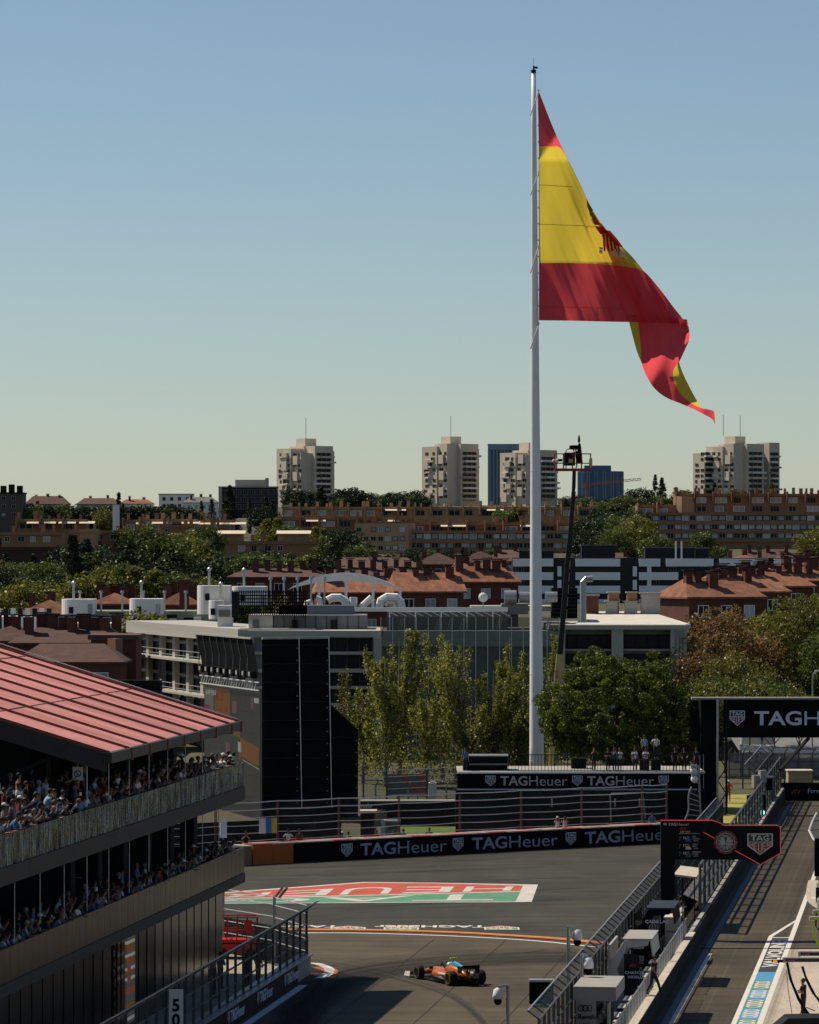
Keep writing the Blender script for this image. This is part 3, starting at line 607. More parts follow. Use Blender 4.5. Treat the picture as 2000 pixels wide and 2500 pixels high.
# red-tiled houses: centre cluster
house('big red tiled house with tall chimneys left of the flagpole', 640, 1080, 1266, 1378, 1424, 9, math.radians(10), chim=6, win=W_WHITE, rows=2, ridge=.35)
house('red tiled house with plain brick gable beside satellite dishes', 600, 950, 1132, 1402, 1448, 8, math.radians(8), chim=5, ridge=.1, rows=2)
house('red tiled house behind the white steel arch', 620, 765, 985, 1410, 1450, 8, math.radians(5), chim=6, ridge=.2, rows=2)
house('dark red tiled house with small chimneys above the arch', 720, 790, 1060, 1388, 1410, 12, roof=TILED, wall=BRICKD, chim=8)
house('dark red roofs with dishes behind the white stair blocks', 700, 560, 800, 1392, 1412, 12, roof=TILED, wall=BRICKD, chim=7)
# receding row at right
where = ('nearest the white clinic roof', 'second in the receding row', 'third in the receding row', 'fourth in the receding row', 'fifth in the receding row', 'sixth in the receding row')
for i in range(6):
    Yr = 520 + 34 * i; x0 = 1615 + 62 * i
    house('brick house with red tiled hip roof and tall chimneys, ' + where[i], Yr, x0, x0 + 250, 1416 - 9.5 * i, 1462 - 13.5 * i, 10, math.radians(20), chim=6, rows=3, win=W_WHITE, ridge=.4, group='red tiled brick houses in a receding row', name='row_house')
# white and green stair blocks at left
def drum_block(label, x0, x1, yt, yb, Y):
    a, b = at(x0, yt, Y), at(x1, yb, Y); t = thing('white_stair_block', label, 'rooftop block', (a.x, Y, b.z), 'white rooftop stair blocks'); w = b.x - a.x; h = a.z - b.z; r = 1.8
    bb = MB(); pts = [(b.x, Y, b.z), (b.x, Y + 6, b.z), (a.x, Y + 6, b.z)] + [(a.x + r - r * math.cos(q), Y + r - r * math.sin(q), b.z) for q in np.linspace(0, math.pi / 2, 7)]
    bb.prism(pts[::-1], (0, 0, h)); bb.build('wall', WALLW, t)
    blk('small_window', t, (a.x + w * .32, Y - .02, a.z - 1.5), (.6, .1, .9), GLASS); blk('door', t, (a.x + w * .9, Y - .02, b.z + .7), (.6, .1, 1.4), SHUT)
    MB().lathe([(.16, 0), (.16, 2.0), (.3, 2.0), (.3, 2.3), (.1, 2.5)], (a.x + 1.6, Y + 2, a.z), 8).build('vent_pipe', STEEL, t)
    return t
gb = box_building('green_flats', 'long sage green flats with white roof vents at left', 'apartment block', 560, 158, 520, 1492, WALLG, 12, None)
t, a, b, zb = gb
for i in range(16):
    x = a.x + 1 + i * (b.x - a.x - 2) / 16; k = blk('vent_stack', t, (x + random.uniform(-.3, .3), 559.2, a.z - 2.3 - (i % 3) * .5), (1.0, 1, 3.0 - (i % 3) * .5), WALLW)
    if i % 2 == 0: blk('vent_cap', t, (x, 559.2, a.z - .7 - (i % 3) * .2), (1.3, 1.2, .5), DARK)
for i in range(7): MB().lathe([(.13, 0), (.13, 2.6), (.28, 2.6), (.2, 2.9)], (a.x + 2 + i * 2.9, 561, a.z - .1), 8).build('vent_pipe', STEEL, t)
for k, (x0, x1, yt, yb, nm) in enumerate(((148, 228, 1463, 1500, 'white stair block with curved corner at the end of green flats'), (314, 394, 1462, 1500, 'white stair block with curved corner in middle of green flats'), (480, 562, 1430, 1500, 'tall white stair block beside the red brick chimney'), (508, 545, 1466, 1512, 'small round white block in front of the tall stair block'), (565, 650, 1432, 1480, 'white stair block half hidden by black louvre screen'))):
    drum_block(nm, x0, x1, yt, yb, 556 - 3 * k)
t, a, b, zb = box_building('white_flats', 'low white flats with vent stacks at left edge', 'apartment block', 540, -40, 112, 1506, WALLW, 12, None)
for i in range(9): blk('vent_stack', t, (a.x + 1 + i * .95, 540.5, a.z + .5), (.6, .7, 1.2), WALLW if i % 2 else DARK)
t, a, b, zb = box_building('white_flats', 'low grey-white parapet wall block behind the brown roofs', 'apartment block', 530, 100, 330, 1522, WALLW, 10, None)
for i in range(8): blk('vent_stack', t, (a.x + 1 + i * 1.5, 529.6, a.z - .2), (.9, .8, 2.2), WALLW); 
house('red tiled house with two chimneys beyond the green flats', 600, 40, 190, 1470, 1505, 12, chim=3)
house('red tiled house between white stair blocks', 605, 225, 330, 1452, 1478, 10, chim=6)
house('red tiled house right of the middle stair block', 600, 390, 485, 1450, 1480, 10, chim=5)
t, a, b, zb = box_building('brick_chimney_stack', 'stout red brick chimney stack beside the tall white stair block', 'chimney', 590, 438, 460, 1424, BRICKD, 1.6, BRICKD)
# brown roofs behind the grandstand
house('dark brown tiled roof house with a row of chimney stacks', 440, 30, 310, 1540, 1575, 10, wall=BRICKD, roof=TILED, chim=9)
house('dark brown gabled house right behind the red grandstand roof', 410, 40, 295, 1580, 1622, 9, wall=BRICKD, roof=TILED, chim=0)
house('red-brown tiled house with chimneys at the left edge', 450, -80, 120, 1535, 1570, 10, wall=BRICKD, roof=TILED, chim=6)
t, a, b, zb = box_building('brick_house', 'tall dark brick house wall with lit corner', 'house', 420, 222, 332, 1562, BRICKD, 9, TILED, base=-1, win=([W_GREY], 3.4, 4, 1.2, 1.2, 1))
MB().box((at(282, 0, 419).x, 418.5, at(0, 1590, 418).z), (1.0, 1.2, 2.6), .8).build('lit_buttress', BRICK, t)
# ================================================================ trees
def leafmat(name, c1, c2, tr=.35, ns=.35):
    m = bpy.data.materials.new(name); m.use_nodes = True; N = m.node_tree.nodes; L = m.node_tree.links; N.remove(N['Principled BSDF'])
    tc = N.new('ShaderNodeTexCoord'); oi = N.new('ShaderNodeObjectInfo'); ge = N.new('ShaderNodeNewGeometry')
    nz = N.new('ShaderNodeTexNoise'); nz.inputs['Scale'].default_value = ns; nz.inputs['Detail'].default_value = 3; L.new(tc.outputs['Object'], nz.inputs[0])
    a = N.new('ShaderNodeMath'); a.operation = 'ADD'; L.new(nz.outputs['Fac'], a.inputs[0])
    r = N.new('ShaderNodeMapRange'); r.inputs[3].default_value = -.28; r.inputs[4].default_value = .28; L.new(ge.outputs['Random Per Island'], r.inputs[0]); L.new(r.outputs[0], a.inputs[1])
    r2 = N.new('ShaderNodeMapRange'); r2.inputs[1].default_value = .3; r2.inputs[2].default_value = .75; L.new(a.outputs[0], r2.inputs[0])
    mx = N.new('ShaderNodeMix'); mx.data_type = 'RGBA'; mx.inputs[6].default_value = (*c1, 1); mx.inputs[7].default_value = (*c2, 1); L.new(r2.outputs[0], mx.inputs[0])
    r3 = N.new('ShaderNodeMapRange'); r3.inputs[3].default_value = .75; r3.inputs[4].default_value = 1.25; L.new(oi.outputs['Random'], r3.inputs[0])
    vm = N.new('ShaderNodeVectorMath'); vm.operation = 'SCALE'; L.new(mx.outputs[2], vm.inputs[0]); L.new(r3.outputs[0], vm.inputs['Scale'])
    d = N.new('ShaderNodeBsdfDiffuse'); t = N.new('ShaderNodeBsdfTranslucent'); gl = N.new('ShaderNodeBsdfGlossy'); gl.inputs['Roughness'].default_value = .45; gl.inputs[0].default_value = (.5, .5, .45, 1)
    L.new(vm.outputs[0], d.inputs[0]); L.new(vm.outputs[0], t.inputs[0])
    ms = N.new('ShaderNodeMixShader'); ms.inputs[0].default_value = tr; L.new(d.outputs[0], ms.inputs[1]); L.new(t.outputs[0], ms.inputs[2])
    m2 = N.new('ShaderNodeMixShader'); m2.inputs[0].default_value = .05; L.new(ms.outputs[0], m2.inputs[1]); L.new(gl.outputs[0], m2.inputs[2])
    L.new(m2.outputs[0], N['Material Output'].inputs[0]); return m
LF_GREEN = leafmat('green_leaves', (.035, .06, .012), (.13, .16, .03))
LF_YELLOW = leafmat('yellow_green_leaves', (.07, .085, .012), (.22, .2, .03))
LF_DARK = leafmat('dark_conifer_needles', (.012, .024, .012), (.035, .055, .02), .15)
LF_PINE = leafmat('stone_pine_needles', (.016, .034, .005), (.20, .235, .022), .35, .8)
LF_POP = leafmat('poplar_leaves', (.08, .10, .014), (.36, .34, .06), .5)
LF_AUT = leafmat('autumn_leaves', (.12, .07, .02), (.36, .22, .08), .4)
LF_GR2 = leafmat('plane_leaves', (.06, .075, .012), (.27, .25, .04), .45)
BARK = mat('bark', (.07, .055, .04), .95, .3, 3); BARKP = mat('pale_bark', (.24, .21, .17), .9, .3, 3)
def leaves(centers, size, rng, flat=.0, aspect=.6):
    n = len(centers); C = np.asarray(centers, float)
    nrm = rng.normal(size=(n, 3)); nrm[:, 2] += flat; nrm /= np.linalg.norm(nrm, axis=1)[:, None]
    t = rng.normal(size=(n, 3)); u = np.cross(nrm, t); u /= np.linalg.norm(u, axis=1)[:, None]; v = np.cross(nrm, u)
    s = (size * rng.uniform(.6, 1.3, n))[:, None]
    P = np.stack([C - u * s - v * s * aspect * .3, C + v * s * aspect, C + u * s + v * s * aspect * .3, C - v * s * aspect], 1).reshape(-1, 3)
    return P
def leaf_mesh(name, P, m):
    n = len(P) // 4; me = bpy.data.meshes.new(name); me.vertices.add(len(P)); me.vertices.foreach_set('co', P.astype(np.float32).ravel())
    me.loops.add(len(P)); me.loops.foreach_set('vertex_index', np.arange(len(P), dtype=np.int32))
    me.polygons.add(n); me.polygons.foreach_set('loop_start', np.arange(0, 4 * n, 4, dtype=np.int32)); me.polygons.foreach_set('loop_total', np.full(n, 4, dtype=np.int32))
    me.materials.append(m); me.update(); me.validate(); return me
def clumps(rng, n, env, cr, per, jit=1.0):
    """leaf centres in clumps spread through an envelope; env(rng) gives a clump centre"""
    out = []
    for i in range(n):
        c, r = env(rng); k = int(per * rng.uniform(.6, 1.4)); d = rng.normal(size=(k, 3)); d /= np.linalg.norm(d, axis=1)[:, None]
        out.append(np.asarray(c) + d * (cr * r * rng.uniform(.35, 1.0, k) ** .5)[:, None] * np.array([1, 1, .75]))
    return np.concatenate(out)
def ell(cz, rx, rz, shell=.55):
    def f(rng):
        d = rng.normal(size=3); d /= np.linalg.norm(d); r = rng.uniform(shell, 1.0); return (d[0] * rx * r, d[1] * rx * r, cz + d[2] * rz * r), rng.uniform(.7, 1.3)
    return f
def trunk_mesh(h, r, rng, limbs=5, spread=.35, m=BARK, top=.75, lean=.03, start=.35):
    b = MB(); pts = [(lean * h * q * q, 0, h * q * top) for q in np.linspace(0, 1, 6)]; b.tube(pts, [r * (1 - .8 * q) for q in np.linspace(0, 1, 6)], 7)
    for i in range(limbs):
        a = rng.uniform(0, 6.28); z = h * rng.uniform(start, top * .9); L = h * spread * rng.uniform(.6, 1.1); x0 = lean * h * (z / h / top) ** 2
        p = [(x0, 0, z), (x0 + math.cos(a) * L * .5, math.sin(a) * L * .5, z + L * .45), (x0 + math.cos(a) * L * .85, math.sin(a) * L * .85, z + L * .95)]
        b.tube(p, [r * .45, r * .3, r * .08], 5)
    return b.mesh('trunk', m)
# prototypes, unit-ish heights in metres: (height, trunk mesh, crown mesh)
PROTO = {}
def proto(key, H, trunk, P, m): PROTO.setdefault(key, []).append((H, trunk, leaf_mesh('crown', P, m)))
for s in range(3):
    r = np.random.default_rng(20 + s)
    proto('round', 10, trunk_mesh(10, .3, r), leaves(clumps(r, 75, ell(6.2, 3.4, 3.7), 1.1, 75), .2, r, .3), LF_GREEN)
    proto('yellow', 10, trunk_mesh(10, .3, r), leaves(clumps(r, 70, ell(6.2, 3.3, 3.7), 1.05, 75), .2, r, .3), LF_YELLOW)
    def cone(rng):
        z = rng.uniform(.08, 1) ** 1.2; rad = (1 - z) * 3.2 * rng.uniform(.5, 1.05) + .15; a = rng.uniform(0, 6.28); return (math.cos(a) * rad, math.sin(a) * rad, z * 12), (1.1 - z * .6)
    proto('conifer', 12, trunk_mesh(12, .28, r, 0, top=.95), leaves(clumps(r, 130, cone, .85, 45), .22, r, .5, .4), LF_DARK)
    def cyp(rng):
        z = rng.uniform(.02, 1); rad = (math.sin(math.pi * min(1, z * .8 + .2)) ** .7) * .95 * rng.uniform(.3, 1); a = rng.uniform(0, 6.28); return (math.cos(a) * rad, math.sin(a) * rad, z * 12), .8
    proto('cypress', 12, trunk_mesh(12, .2, r, 0, top=.9), leaves(clumps(r, 110, cyp, .5, 40), .16, r, 0, .5), LF_DARK)
    proto('dark_round', 10, trunk_mesh(10, .3, r), leaves(clumps(r, 85, ell(6.0, 3.6, 3.8), 1.1, 75), .2, r, .3), LF_DARK)
    def popl(rng):
        z = rng.uniform(.12, 1); rad = (math.sin(math.pi * (z * .85 + .1)) ** .8) * 1.7 * rng.uniform(.2, 1); a = rng.uniform(0, 6.28); return (math.cos(a) * rad, math.sin(a) * rad, z * 12), .9
    proto('slim', 12, trunk_mesh(12, .22, r, 0, top=.95, m=BARKP), leaves(clumps(r, 90, popl, .7, 50), .16, r, 0), LF_YELLOW)
KINDS_ = {'round': ('leafy_tree', 'leafy green tree'), 'yellow': ('leafy_tree', 'yellow-green leafy tree'), 'conifer': ('conifer_tree', 'dark pointed conifer'), 'cypress': ('cypress_tree', 'slim dark cypress'), 'dark_round': ('evergreen_tree', 'dark rounded evergreen'), 'slim': ('poplar_tree', 'slender pale green tree')}
def near_what(px, Y, grp, where):
    if grp == 'trees between the brick blocks':
        for a_, b_, w in ((0, 395, 'among the left brick terraces'), (395, 560, 'beside the half hidden brown block'), (560, 720, 'left of the awning-roofed brick block'), (720, 800, 'in front of the awning-roofed brick block'), (800, 870, 'beside the sunlit brick wing'), (870, 980, 'below the sunlit brick wing'), (980, 1120, 'behind the tall chimney house'), (1120, 1300, 'behind the white flagpole'), (1300, 1480, 'behind the boom lift'), (1480, 1560, 'left of the long stepped brick block'), (1560, 1680, 'at the corner of the long brick block'), (1680, 1800, 'in front of the long brick block'), (1800, 2100, 'at the far end of the long brick block')):
            if a_ <= px < b_: return w
    if grp == 'trees along the skyline':
        for a_, b_, w in ((0, 130, 'beside the dark skyline block'), (130, 270, 'left of the white stair block on the crest'), (270, 400, 'beside the orange roofed skyline house'), (400, 530, 'below the white skyline house'), (530, 720, 'in front of the glass office'), (720, 830, 'right of the first beige tower'), (830, 930, 'midway between the first two towers'), (930, 1100, 'at the foot of the second tower'), (1100, 1400, 'behind the flagpole on the crest'), (1400, 1500, 'below the blue glass offices'), (1500, 1640, 'right of the blue glass offices'), (1640, 2100, 'at the foot of the widest tower')):
            if a_ <= px < b_: return w
    return where
def tree(kind, px, yt, Y, where, grp, wscale=1.0):
    where = near_what(px, Y, grp, where)
    top = at(px, yt, Y); zb = terrain(top.x, Y) - .3; h = max(3.0, top.z - zb); H, tm, cm = random.choice(PROTO[kind]); s = h / H
    name, lab = KINDS_[kind]
    t = thing(name, lab + ' ' + where, 'tree', (top.x, Y, zb), grp, local=True, rz=random.uniform(0, 6.28)); w = s * wscale * (1 if kind in ('conifer', 'cypress', 'slim') else .95)
    t.scale = (w, w, s); put('trunk', tm, t); put('crown', cm, t); return t
R = random.Random(11)
G1 = 'trees of the dark belt at left'
for i in range(88):      # dark belt at left
    px = R.uniform(-30, 720); Y = R.uniform(640, 900); k = R.choices(['round', 'yellow', 'conifer', 'dark_round', 'slim'], [2.5, 1.3, 4, 5, 1])[0]
    f = (Y - 640) / 260; yt = 1440 - 95 * f + R.uniform(-22, 18) + (18 if px < 100 else 0) + (25 if px > 520 else 0)
    tree(k, px, yt, Y, 'in the tree belt below the brick terraces', G1, R.uniform(1.0, 1.4))
for px, yt, k in ((235, 1392, 'round'), (250, 1386, 'yellow'), (175, 1310, 'conifer'), (340, 1318, 'dark_round'), (365, 1296, 'dark_round'), (450, 1325, 'yellow'), (470, 1318, 'round'), (160, 1325, 'dark_round'), (210, 1318, 'conifer'), (410, 1312, 'round')):
    tree(k, px, yt, R.uniform(780, 850), 'standing tall in the tree belt below the brick terraces', G1, 1.2)
for px, yt, k in ((50, 1415, 'yellow'), (110, 1425, 'yellow'), (205, 1400, 'yellow'), (245, 1402, 'yellow'), (330, 1385, 'slim'), (375, 1392, 'slim'), (420, 1400, 'round')):
    tree(k, px, yt, R.uniform(620, 640), 'in front of the dark tree belt', G1, 1.3)
for i in range(22):
    tree(R.choice(['dark_round', 'conifer', 'round', 'dark_round', 'slim']), R.uniform(500, 800), R.uniform(1352, 1392), R.uniform(740, 800), 'between the tree belt and the white arch', G1, 1.2)
for i in range(20):
    tree(R.choice(['dark_round', 'conifer', 'dark_round', 'round', 'conifer']), R.uniform(-30, 330), R.uniform(1326, 1380), R.uniform(920, 1000), 'against the dark brick block behind the tree belt', G1, 1.3)
G2 = 'trees along the skyline'
for px, yt, k in ((20, 1248, 'yellow'), (55, 1236, 'round'), (85, 1246, 'round'), (140, 1262, 'dark_round'), (195, 1246, 'slim'), (205, 1250, 'conifer'), (255, 1240, 'yellow'), (300, 1228, 'cypress'), (335, 1238, 'dark_round'), (395, 1232, 'dark_round'), (420, 1235, 'round'), (450, 1238, 'dark_round'), (480, 1240, 'yellow'), (290, 1203, 'cypress'), (492, 1222, 'cypress'), (517, 1220, 'conifer'), (560, 1187, 'conifer'), (555, 1215, 'conifer'), (609, 1214, 'cypress'), (650, 1215, 'conifer'), (665, 1222, 'conifer'), (640, 1235, 'dark_round')):
    tree(k, px, yt, R.uniform(1500, 1640), 'on the hill crest left of the first tower', G2, 1.0 if k != 'dark_round' else 1.6)
for px, yt in ((75, 1228), (100, 1232), (128, 1226), (150, 1234), (200, 1232), (225, 1236), (262, 1230), (318, 1234), (350, 1230), (372, 1234), (440, 1230)):
    tree(R.choice(['dark_round', 'dark_round', 'round']), px, yt, R.uniform(1540, 1590), 'on the hill crest left of the first tower', G2, 1.7)
for i in range(26):
    px = 720 + i * 12.5 + R.uniform(-6, 6); yt = 1202 + R.uniform(-14, 14) + (8 if 930 < px < 1000 else 0) - (8 if 1010 < px < 1060 else 0)
    tree(R.choice(['dark_round', 'dark_round', 'conifer', 'round']), px, yt, R.uniform(1750, 1950), 'on the crest between the beige towers', G2, R.uniform(1.2, 1.7))
for px, yt, k, Y in ((1380, 1215, 'dark_round', 1900), (1400, 1208, 'dark_round', 1850), (1430, 1210, 'round', 1800), (1455, 1216, 'dark_round', 1780), (1490, 1212, 'dark_round', 1850), (1520, 1205, 'round', 1750), (1540, 1210, 'round', 1700), (1560, 1188, 'dark_round', 1900), (1575, 1212, 'round', 1700), (1600, 1158, 'cypress', 1900), (1617, 1168, 'conifer', 1900), (1590, 1215, 'dark_round', 1650), (1625, 1205, 'round', 1700), (1650, 1190, 'slim', 1900), (1670, 1196, 'round', 1900), (1470, 1225, 'round', 1600), (1500, 1230, 'dark_round', 1600), (1420, 1232, 'dark_round', 1600), (1745, 1180, 'conifer', 1900), (1840, 1195, 'dark_round', 1900), (1885, 1180, 'slim', 1900), (1800, 1195, 'round', 1900), (1530, 1240, 'dark_round', 1560), (1560, 1236, 'round', 1560)):
    tree(k, px, yt, Y, 'on the crest near the blue glass offices', G2, 1.5 if 'round' in k else 1.0)
G3 = 'trees between the brick blocks'
for px, yt, k, Y in ((1525, 1265, 'round', 1150), (1555, 1262, 'yellow', 1130), (1510, 1290, 'round', 1100), (1580, 1288, 'yellow', 1100), (1600, 1300, 'round', 1090), (1720, 1300, 'round', 1150), (1985, 1290, 'yellow', 1100), (845, 1288, 'dark_round', 1080), (820, 1300, 'round', 1090), (790, 1290, 'slim', 1120), (770, 1288, 'slim', 1130), (650, 1268, 'slim', 1150), (680, 1265, 'slim', 1150), (700, 1272, 'round', 1150), (665, 1275, 'yellow', 1150), (1235, 1245, 'round', 1420), (1255, 1250, 'slim', 1420), (1270, 1243, 'slim', 1420), (690, 1345, 'dark_round', 1000), (740, 1362, 'yellow', 950), (880, 1330, 'round', 1000), (460, 1296, 'yellow', 1080), (500, 1285, 'round', 1100), (330, 1272, 'round', 1200), (370, 1280, 'yellow', 1150), (630, 1340, 'dark_round', 950), (600, 1355, 'round', 900), (365, 1492, 'yellow', 520), (1010, 1338, 'dark_round', 1150), (1050, 1342, 'round', 1140), (1090, 1340, 'dark_round', 1150), (1130, 1338, 'conifer', 1140), (1165, 1342, 'dark_round', 1140), (1200, 1340, 'round', 1150), (1240, 1338, 'dark_round', 1150), (1700, 1332, 'dark_round', 1120), (1760, 1334, 'round', 1120), (1840, 1334, 'dark_round', 1120), (905, 1352, 'dark_round', 980), (940, 1350, 'dark_round', 1000), (1470, 1262, 'dark_round', 1250), (1440, 1258, 'dark_round', 1300), (1495, 1258, 'round', 1300), (1465, 1240, 'dark_round', 1420), (1520, 1250, 'dark_round', 1400), (1545, 1245, 'dark_round', 1380), (1485, 1290, 'dark_round', 1150), (1430, 1300, 'dark_round', 1180)):
    tree(k, px, yt, Y, 'growing between the brick apartment blocks', G3, 1.25)
# ---------------------------------------------------------------- near trees
def near(name, label, loc, tm, P, m, rz=0):
    t = thing(name, label, 'tree', loc, local=True, rz=rz); put('trunk', tm, t); put('crown', leaf_mesh('crown', P, m), t); return t
def poplar(px, yt, Y, label, seed, wide=1.6, dens=1.0, bare=0.0, m=LF_POP, stems=16):
    top = at(px, yt, Y); zb = terrain(top.x, Y); H = top.z - zb; rng = np.random.default_rng(seed); b = MB(); pts = []
    b.tube([(0, 0, 0), (.1, 0, H * .3), (0, .1, H * .6), (0, 0, H * .93)], [.22, .17, .1, .02], 7)
    for i in range(stems):
        a = rng.uniform(0, 6.28); z0 = H * rng.uniform(.08, .55); r1 = wide * rng.uniform(.35, 1.0); z1 = min(H * rng.uniform(.97, 1.0), z0 + H * rng.uniform(.3, .62)); r0 = .15
        P3 = [(math.cos(a) * r0, math.sin(a) * r0, z0), (math.cos(a) * r1 * .55, math.sin(a) * r1 * .55, lerp(z0, z1, .4)), (math.cos(a) * r1 * .9, math.sin(a) * r1 * .9, lerp(z0, z1, .75)), (math.cos(a) * r1, math.sin(a) * r1, z1)]
        b.tube(P3, [.06, .05, .03, .008], 4)
        n = int(380 * dens * (1 - bare * rng.uniform(.3, 1.0)))
        if n <= 0: continue
        q = rng.uniform(.1, 1, n) ** .9; A = np.array(P3); idx = np.minimum((q * 3).astype(int), 2); f = (q * 3 - idx)[:, None]
        C = A[idx] * (1 - f) + A[idx + 1] * f + rng.normal(size=(n, 3)) * (.27 - .12 * q)[:, None]; pts.append(C)
    # bushy skirt
    n = int(1100 * dens); a = rng.uniform(0, 6.28, n); z = H * rng.uniform(.08, .45, n); r = wide * 1.1 * np.sqrt(rng.uniform(0, 1, n)) * (1 - .45 * z / H)
    k = np.stack([np.cos(a) * r, np.sin(a) * r, z], 1); cl = k[rng.integers(0, 60, n)] ; pts.append(np.where(rng.uniform(size=(n, 1)) < .75, cl + rng.normal(size=(n, 3)) * .38, k))
    near('poplar_tree', label, (top.x, Y, zb), b.mesh('trunk', BARKP), leaves(np.concatenate(pts), .1, rng, 0, .8), m)
poplar(975, 1530, 362, 'tall leafy poplar beside the black screen tower', 31, 2.1, 1.15)
poplar(940, 1580, 356, 'poplar with dense low leaves nearest the screen tower', 32, 2.0, 1.2, stems=14)
poplar(1080, 1540, 364, 'sparse poplar with bare pale branches fanning upward', 33, 2.4, .8, .6, stems=30)
poplar(1115, 1560, 358, 'half bare poplar leaning right beside the sparse one', 34, 2.2, .8, .45, stems=24)
poplar(1245, 1530, 362, 'slim green poplar beside the white flagpole', 35, 1.5, 1.0, stems=16)
poplar(1205, 1620, 356, 'shorter bushy poplar left of the flagpole', 36, 1.9, 1.1)
poplar(1275, 1680, 354, 'low bushy poplar at foot of the flagpole', 37, 1.3, 1.0)
poplar(1352, 1535, 366, 'thin poplar between the flagpole and boom lift', 38, .9, .8, .2, stems=10)
poplar(1420, 1600, 368, 'thin poplar behind the big stone pine', 39, .9, .7, .3, stems=9)
poplar(852, 1632, 366, 'young poplar with sparse yellow leaves above the screen corner', 40, 1.5, .5, .3, LF_YELLOW, 12)
poplar(885, 1680, 360, 'bushy young poplar against the screen tower edge', 41, 1.6, .9, 0, LF_POP, 12)
poplar(1040, 1700, 352, 'low spreading young tree between the poplars', 42, 2.2, .8, .1, LF_POP, 12)
poplar(1150, 1720, 352, 'low leafy bush tree between the poplars', 43, 2.0, .9, .1, LF_POP, 12)
def big_tree(px, yt, Y, label, seed, rx, rz, cz, m, nclump, per, cr, leaf, trunkh, name='plane_tree', r=.35, bm=BARK, limbs=8):
    top = at(px, yt, Y); zb = terrain(top.x, Y); H = top.z - zb; rng = np.random.default_rng(seed)
    P = clumps(rng, nclump, ell(H - rz * .98 if cz is None else cz, rx, rz, .45), cr, per)
    near(name, label, (top.x, Y, zb), trunk_mesh(H, r, rng, limbs, .33, bm, .7, .02, .3), leaves(P, leaf, rng, .3), m)
# stone pine: domed crown of needle tufts
top = at(1500, 1580, 322); rng = np.random.default_rng(50); zb = 0; H = top.z
def pine_env(rng):
    d = rng.normal(size=3); d /= np.linalg.norm(d); r = rng.uniform(.62, 1.0) ; bump = 1 + .1 * math.sin(d[0] * 7 + 1) * math.sin(d[2] * 6) 
    up = d[2] > 0; x, y = d[0] * 6.2 * r * bump, d[1] * 5.6 * r; z = 7.0 + d[2] * r * ((H - 7.3) if up else 3.4) * bump
    return (x, y, z), rng.uniform(.75, 1.3)
P = clumps(rng, 700, pine_env, .5, 150)
b = MB(); b.tube([(0, 0, 0), (.1, 0, 2), (-.1, .1, 5), (0, 0, 8)], [.42, .36, .28, .1], 9)
for i in range(14):
    a = rng.uniform(0, 6.28); L = rng.uniform(3, 5); b.tube([(0, 0, rng.uniform(2.6, 4)), (math.cos(a) * L * .5, math.sin(a) * L * .5, 4.8), (math.cos(a) * L, math.sin(a) * L, rng.uniform(5.5, 7.5))], [.17, .11, .03], 6)
near('stone_pine', 'big domed green stone pine behind the viewing deck', (top.x + .3, 324, 0), b.mesh('trunk', BARK), leaves(P, .12, rng, .3, .4), LF_PINE)
big_tree(1640, 1760, 326, 'low yellowish shrub under the stone pine', 51, 2.4, 2.4, None, LF_YELLOW, 60, 60, .7, .13, 3, 'shrub', .1)
big_tree(1760, 1490, 425, 'large autumn brown plane tree right of the office block', 52, 6.4, 5.4, None, LF_AUT, 230, 75, 1.1, .17, 6)
big_tree(1890, 1498, 440, 'yellow-brown plane tree between the brown and green ones', 53, 5.6, 5.2, None, LF_GR2, 190, 70, 1.1, .17, 6)
big_tree(1975, 1452, 432, 'tall bright green plane tree at the right edge', 54, 6.6, 6.0, None, LF_GR2, 260, 75, 1.1, .17, 6)
big_tree(2060, 1500, 425, 'green plane tree beyond the right edge tree', 55, 5.5, 5.5, None, LF_GREEN, 170, 70, 1.1, .17, 6)
big_tree(1700, 1560, 405, 'brownish green plane tree against the office corner', 56, 4.6, 5.0, None, LF_AUT, 160, 70, 1.0, .16, 6)
big_tree(1800, 1600, 395, 'lower yellowing tree above the banner bridge', 57, 4.2, 3.6, None, LF_YELLOW, 120, 70, .9, .15, 5)
for i, (px, yt, Y) in enumerate(((1715, 1665, 372), (1770, 1655, 376), (1830, 1662, 372), (1890, 1668, 370), (1950, 1676, 368), (1860, 1650, 380))):
    big_tree(px, yt, Y, ('low green shrub behind the left end of the banner bridge', 'green shrub on bank above the bridge emblem', 'yellowish shrub on bank above the bridge lettering', 'dark shrub right of the yellowish one on bank', 'shrub below the street lamp on bank', 'shrub higher on the bank among tree trunks')[i], 60 + i, 3.0, 2.2, None, LF_GREEN if i % 2 else LF_GR2, 60, 60, .8, .14, 2, 'shrub', .1)
for i, (px, Y) in enumerate(((1868, 448), (1915, 446), (1934, 450), (1952, 452), (1975, 447), (1990, 455))):   # bare trunks on the bank
    p = Vector(((px - CX) * Y / F, Y, 0)); p.z = terrain(p.x, Y); rng = np.random.default_rng(80 + i)
    t = thing('pine_sapling', 'straight dark tree trunk standing on the dry grassy bank', 'tree', p, 'trunks on the grassy bank', local=True)
    put('trunk', trunk_mesh(7, .16, rng, 4, .2, BARK, .95, .01, .6), t); put('crown', leaf_mesh('crown', leaves(clumps(rng, 30, ell(6.6, 1.8, 1.2), .7, 40), .15, rng), LF_GREEN), t)
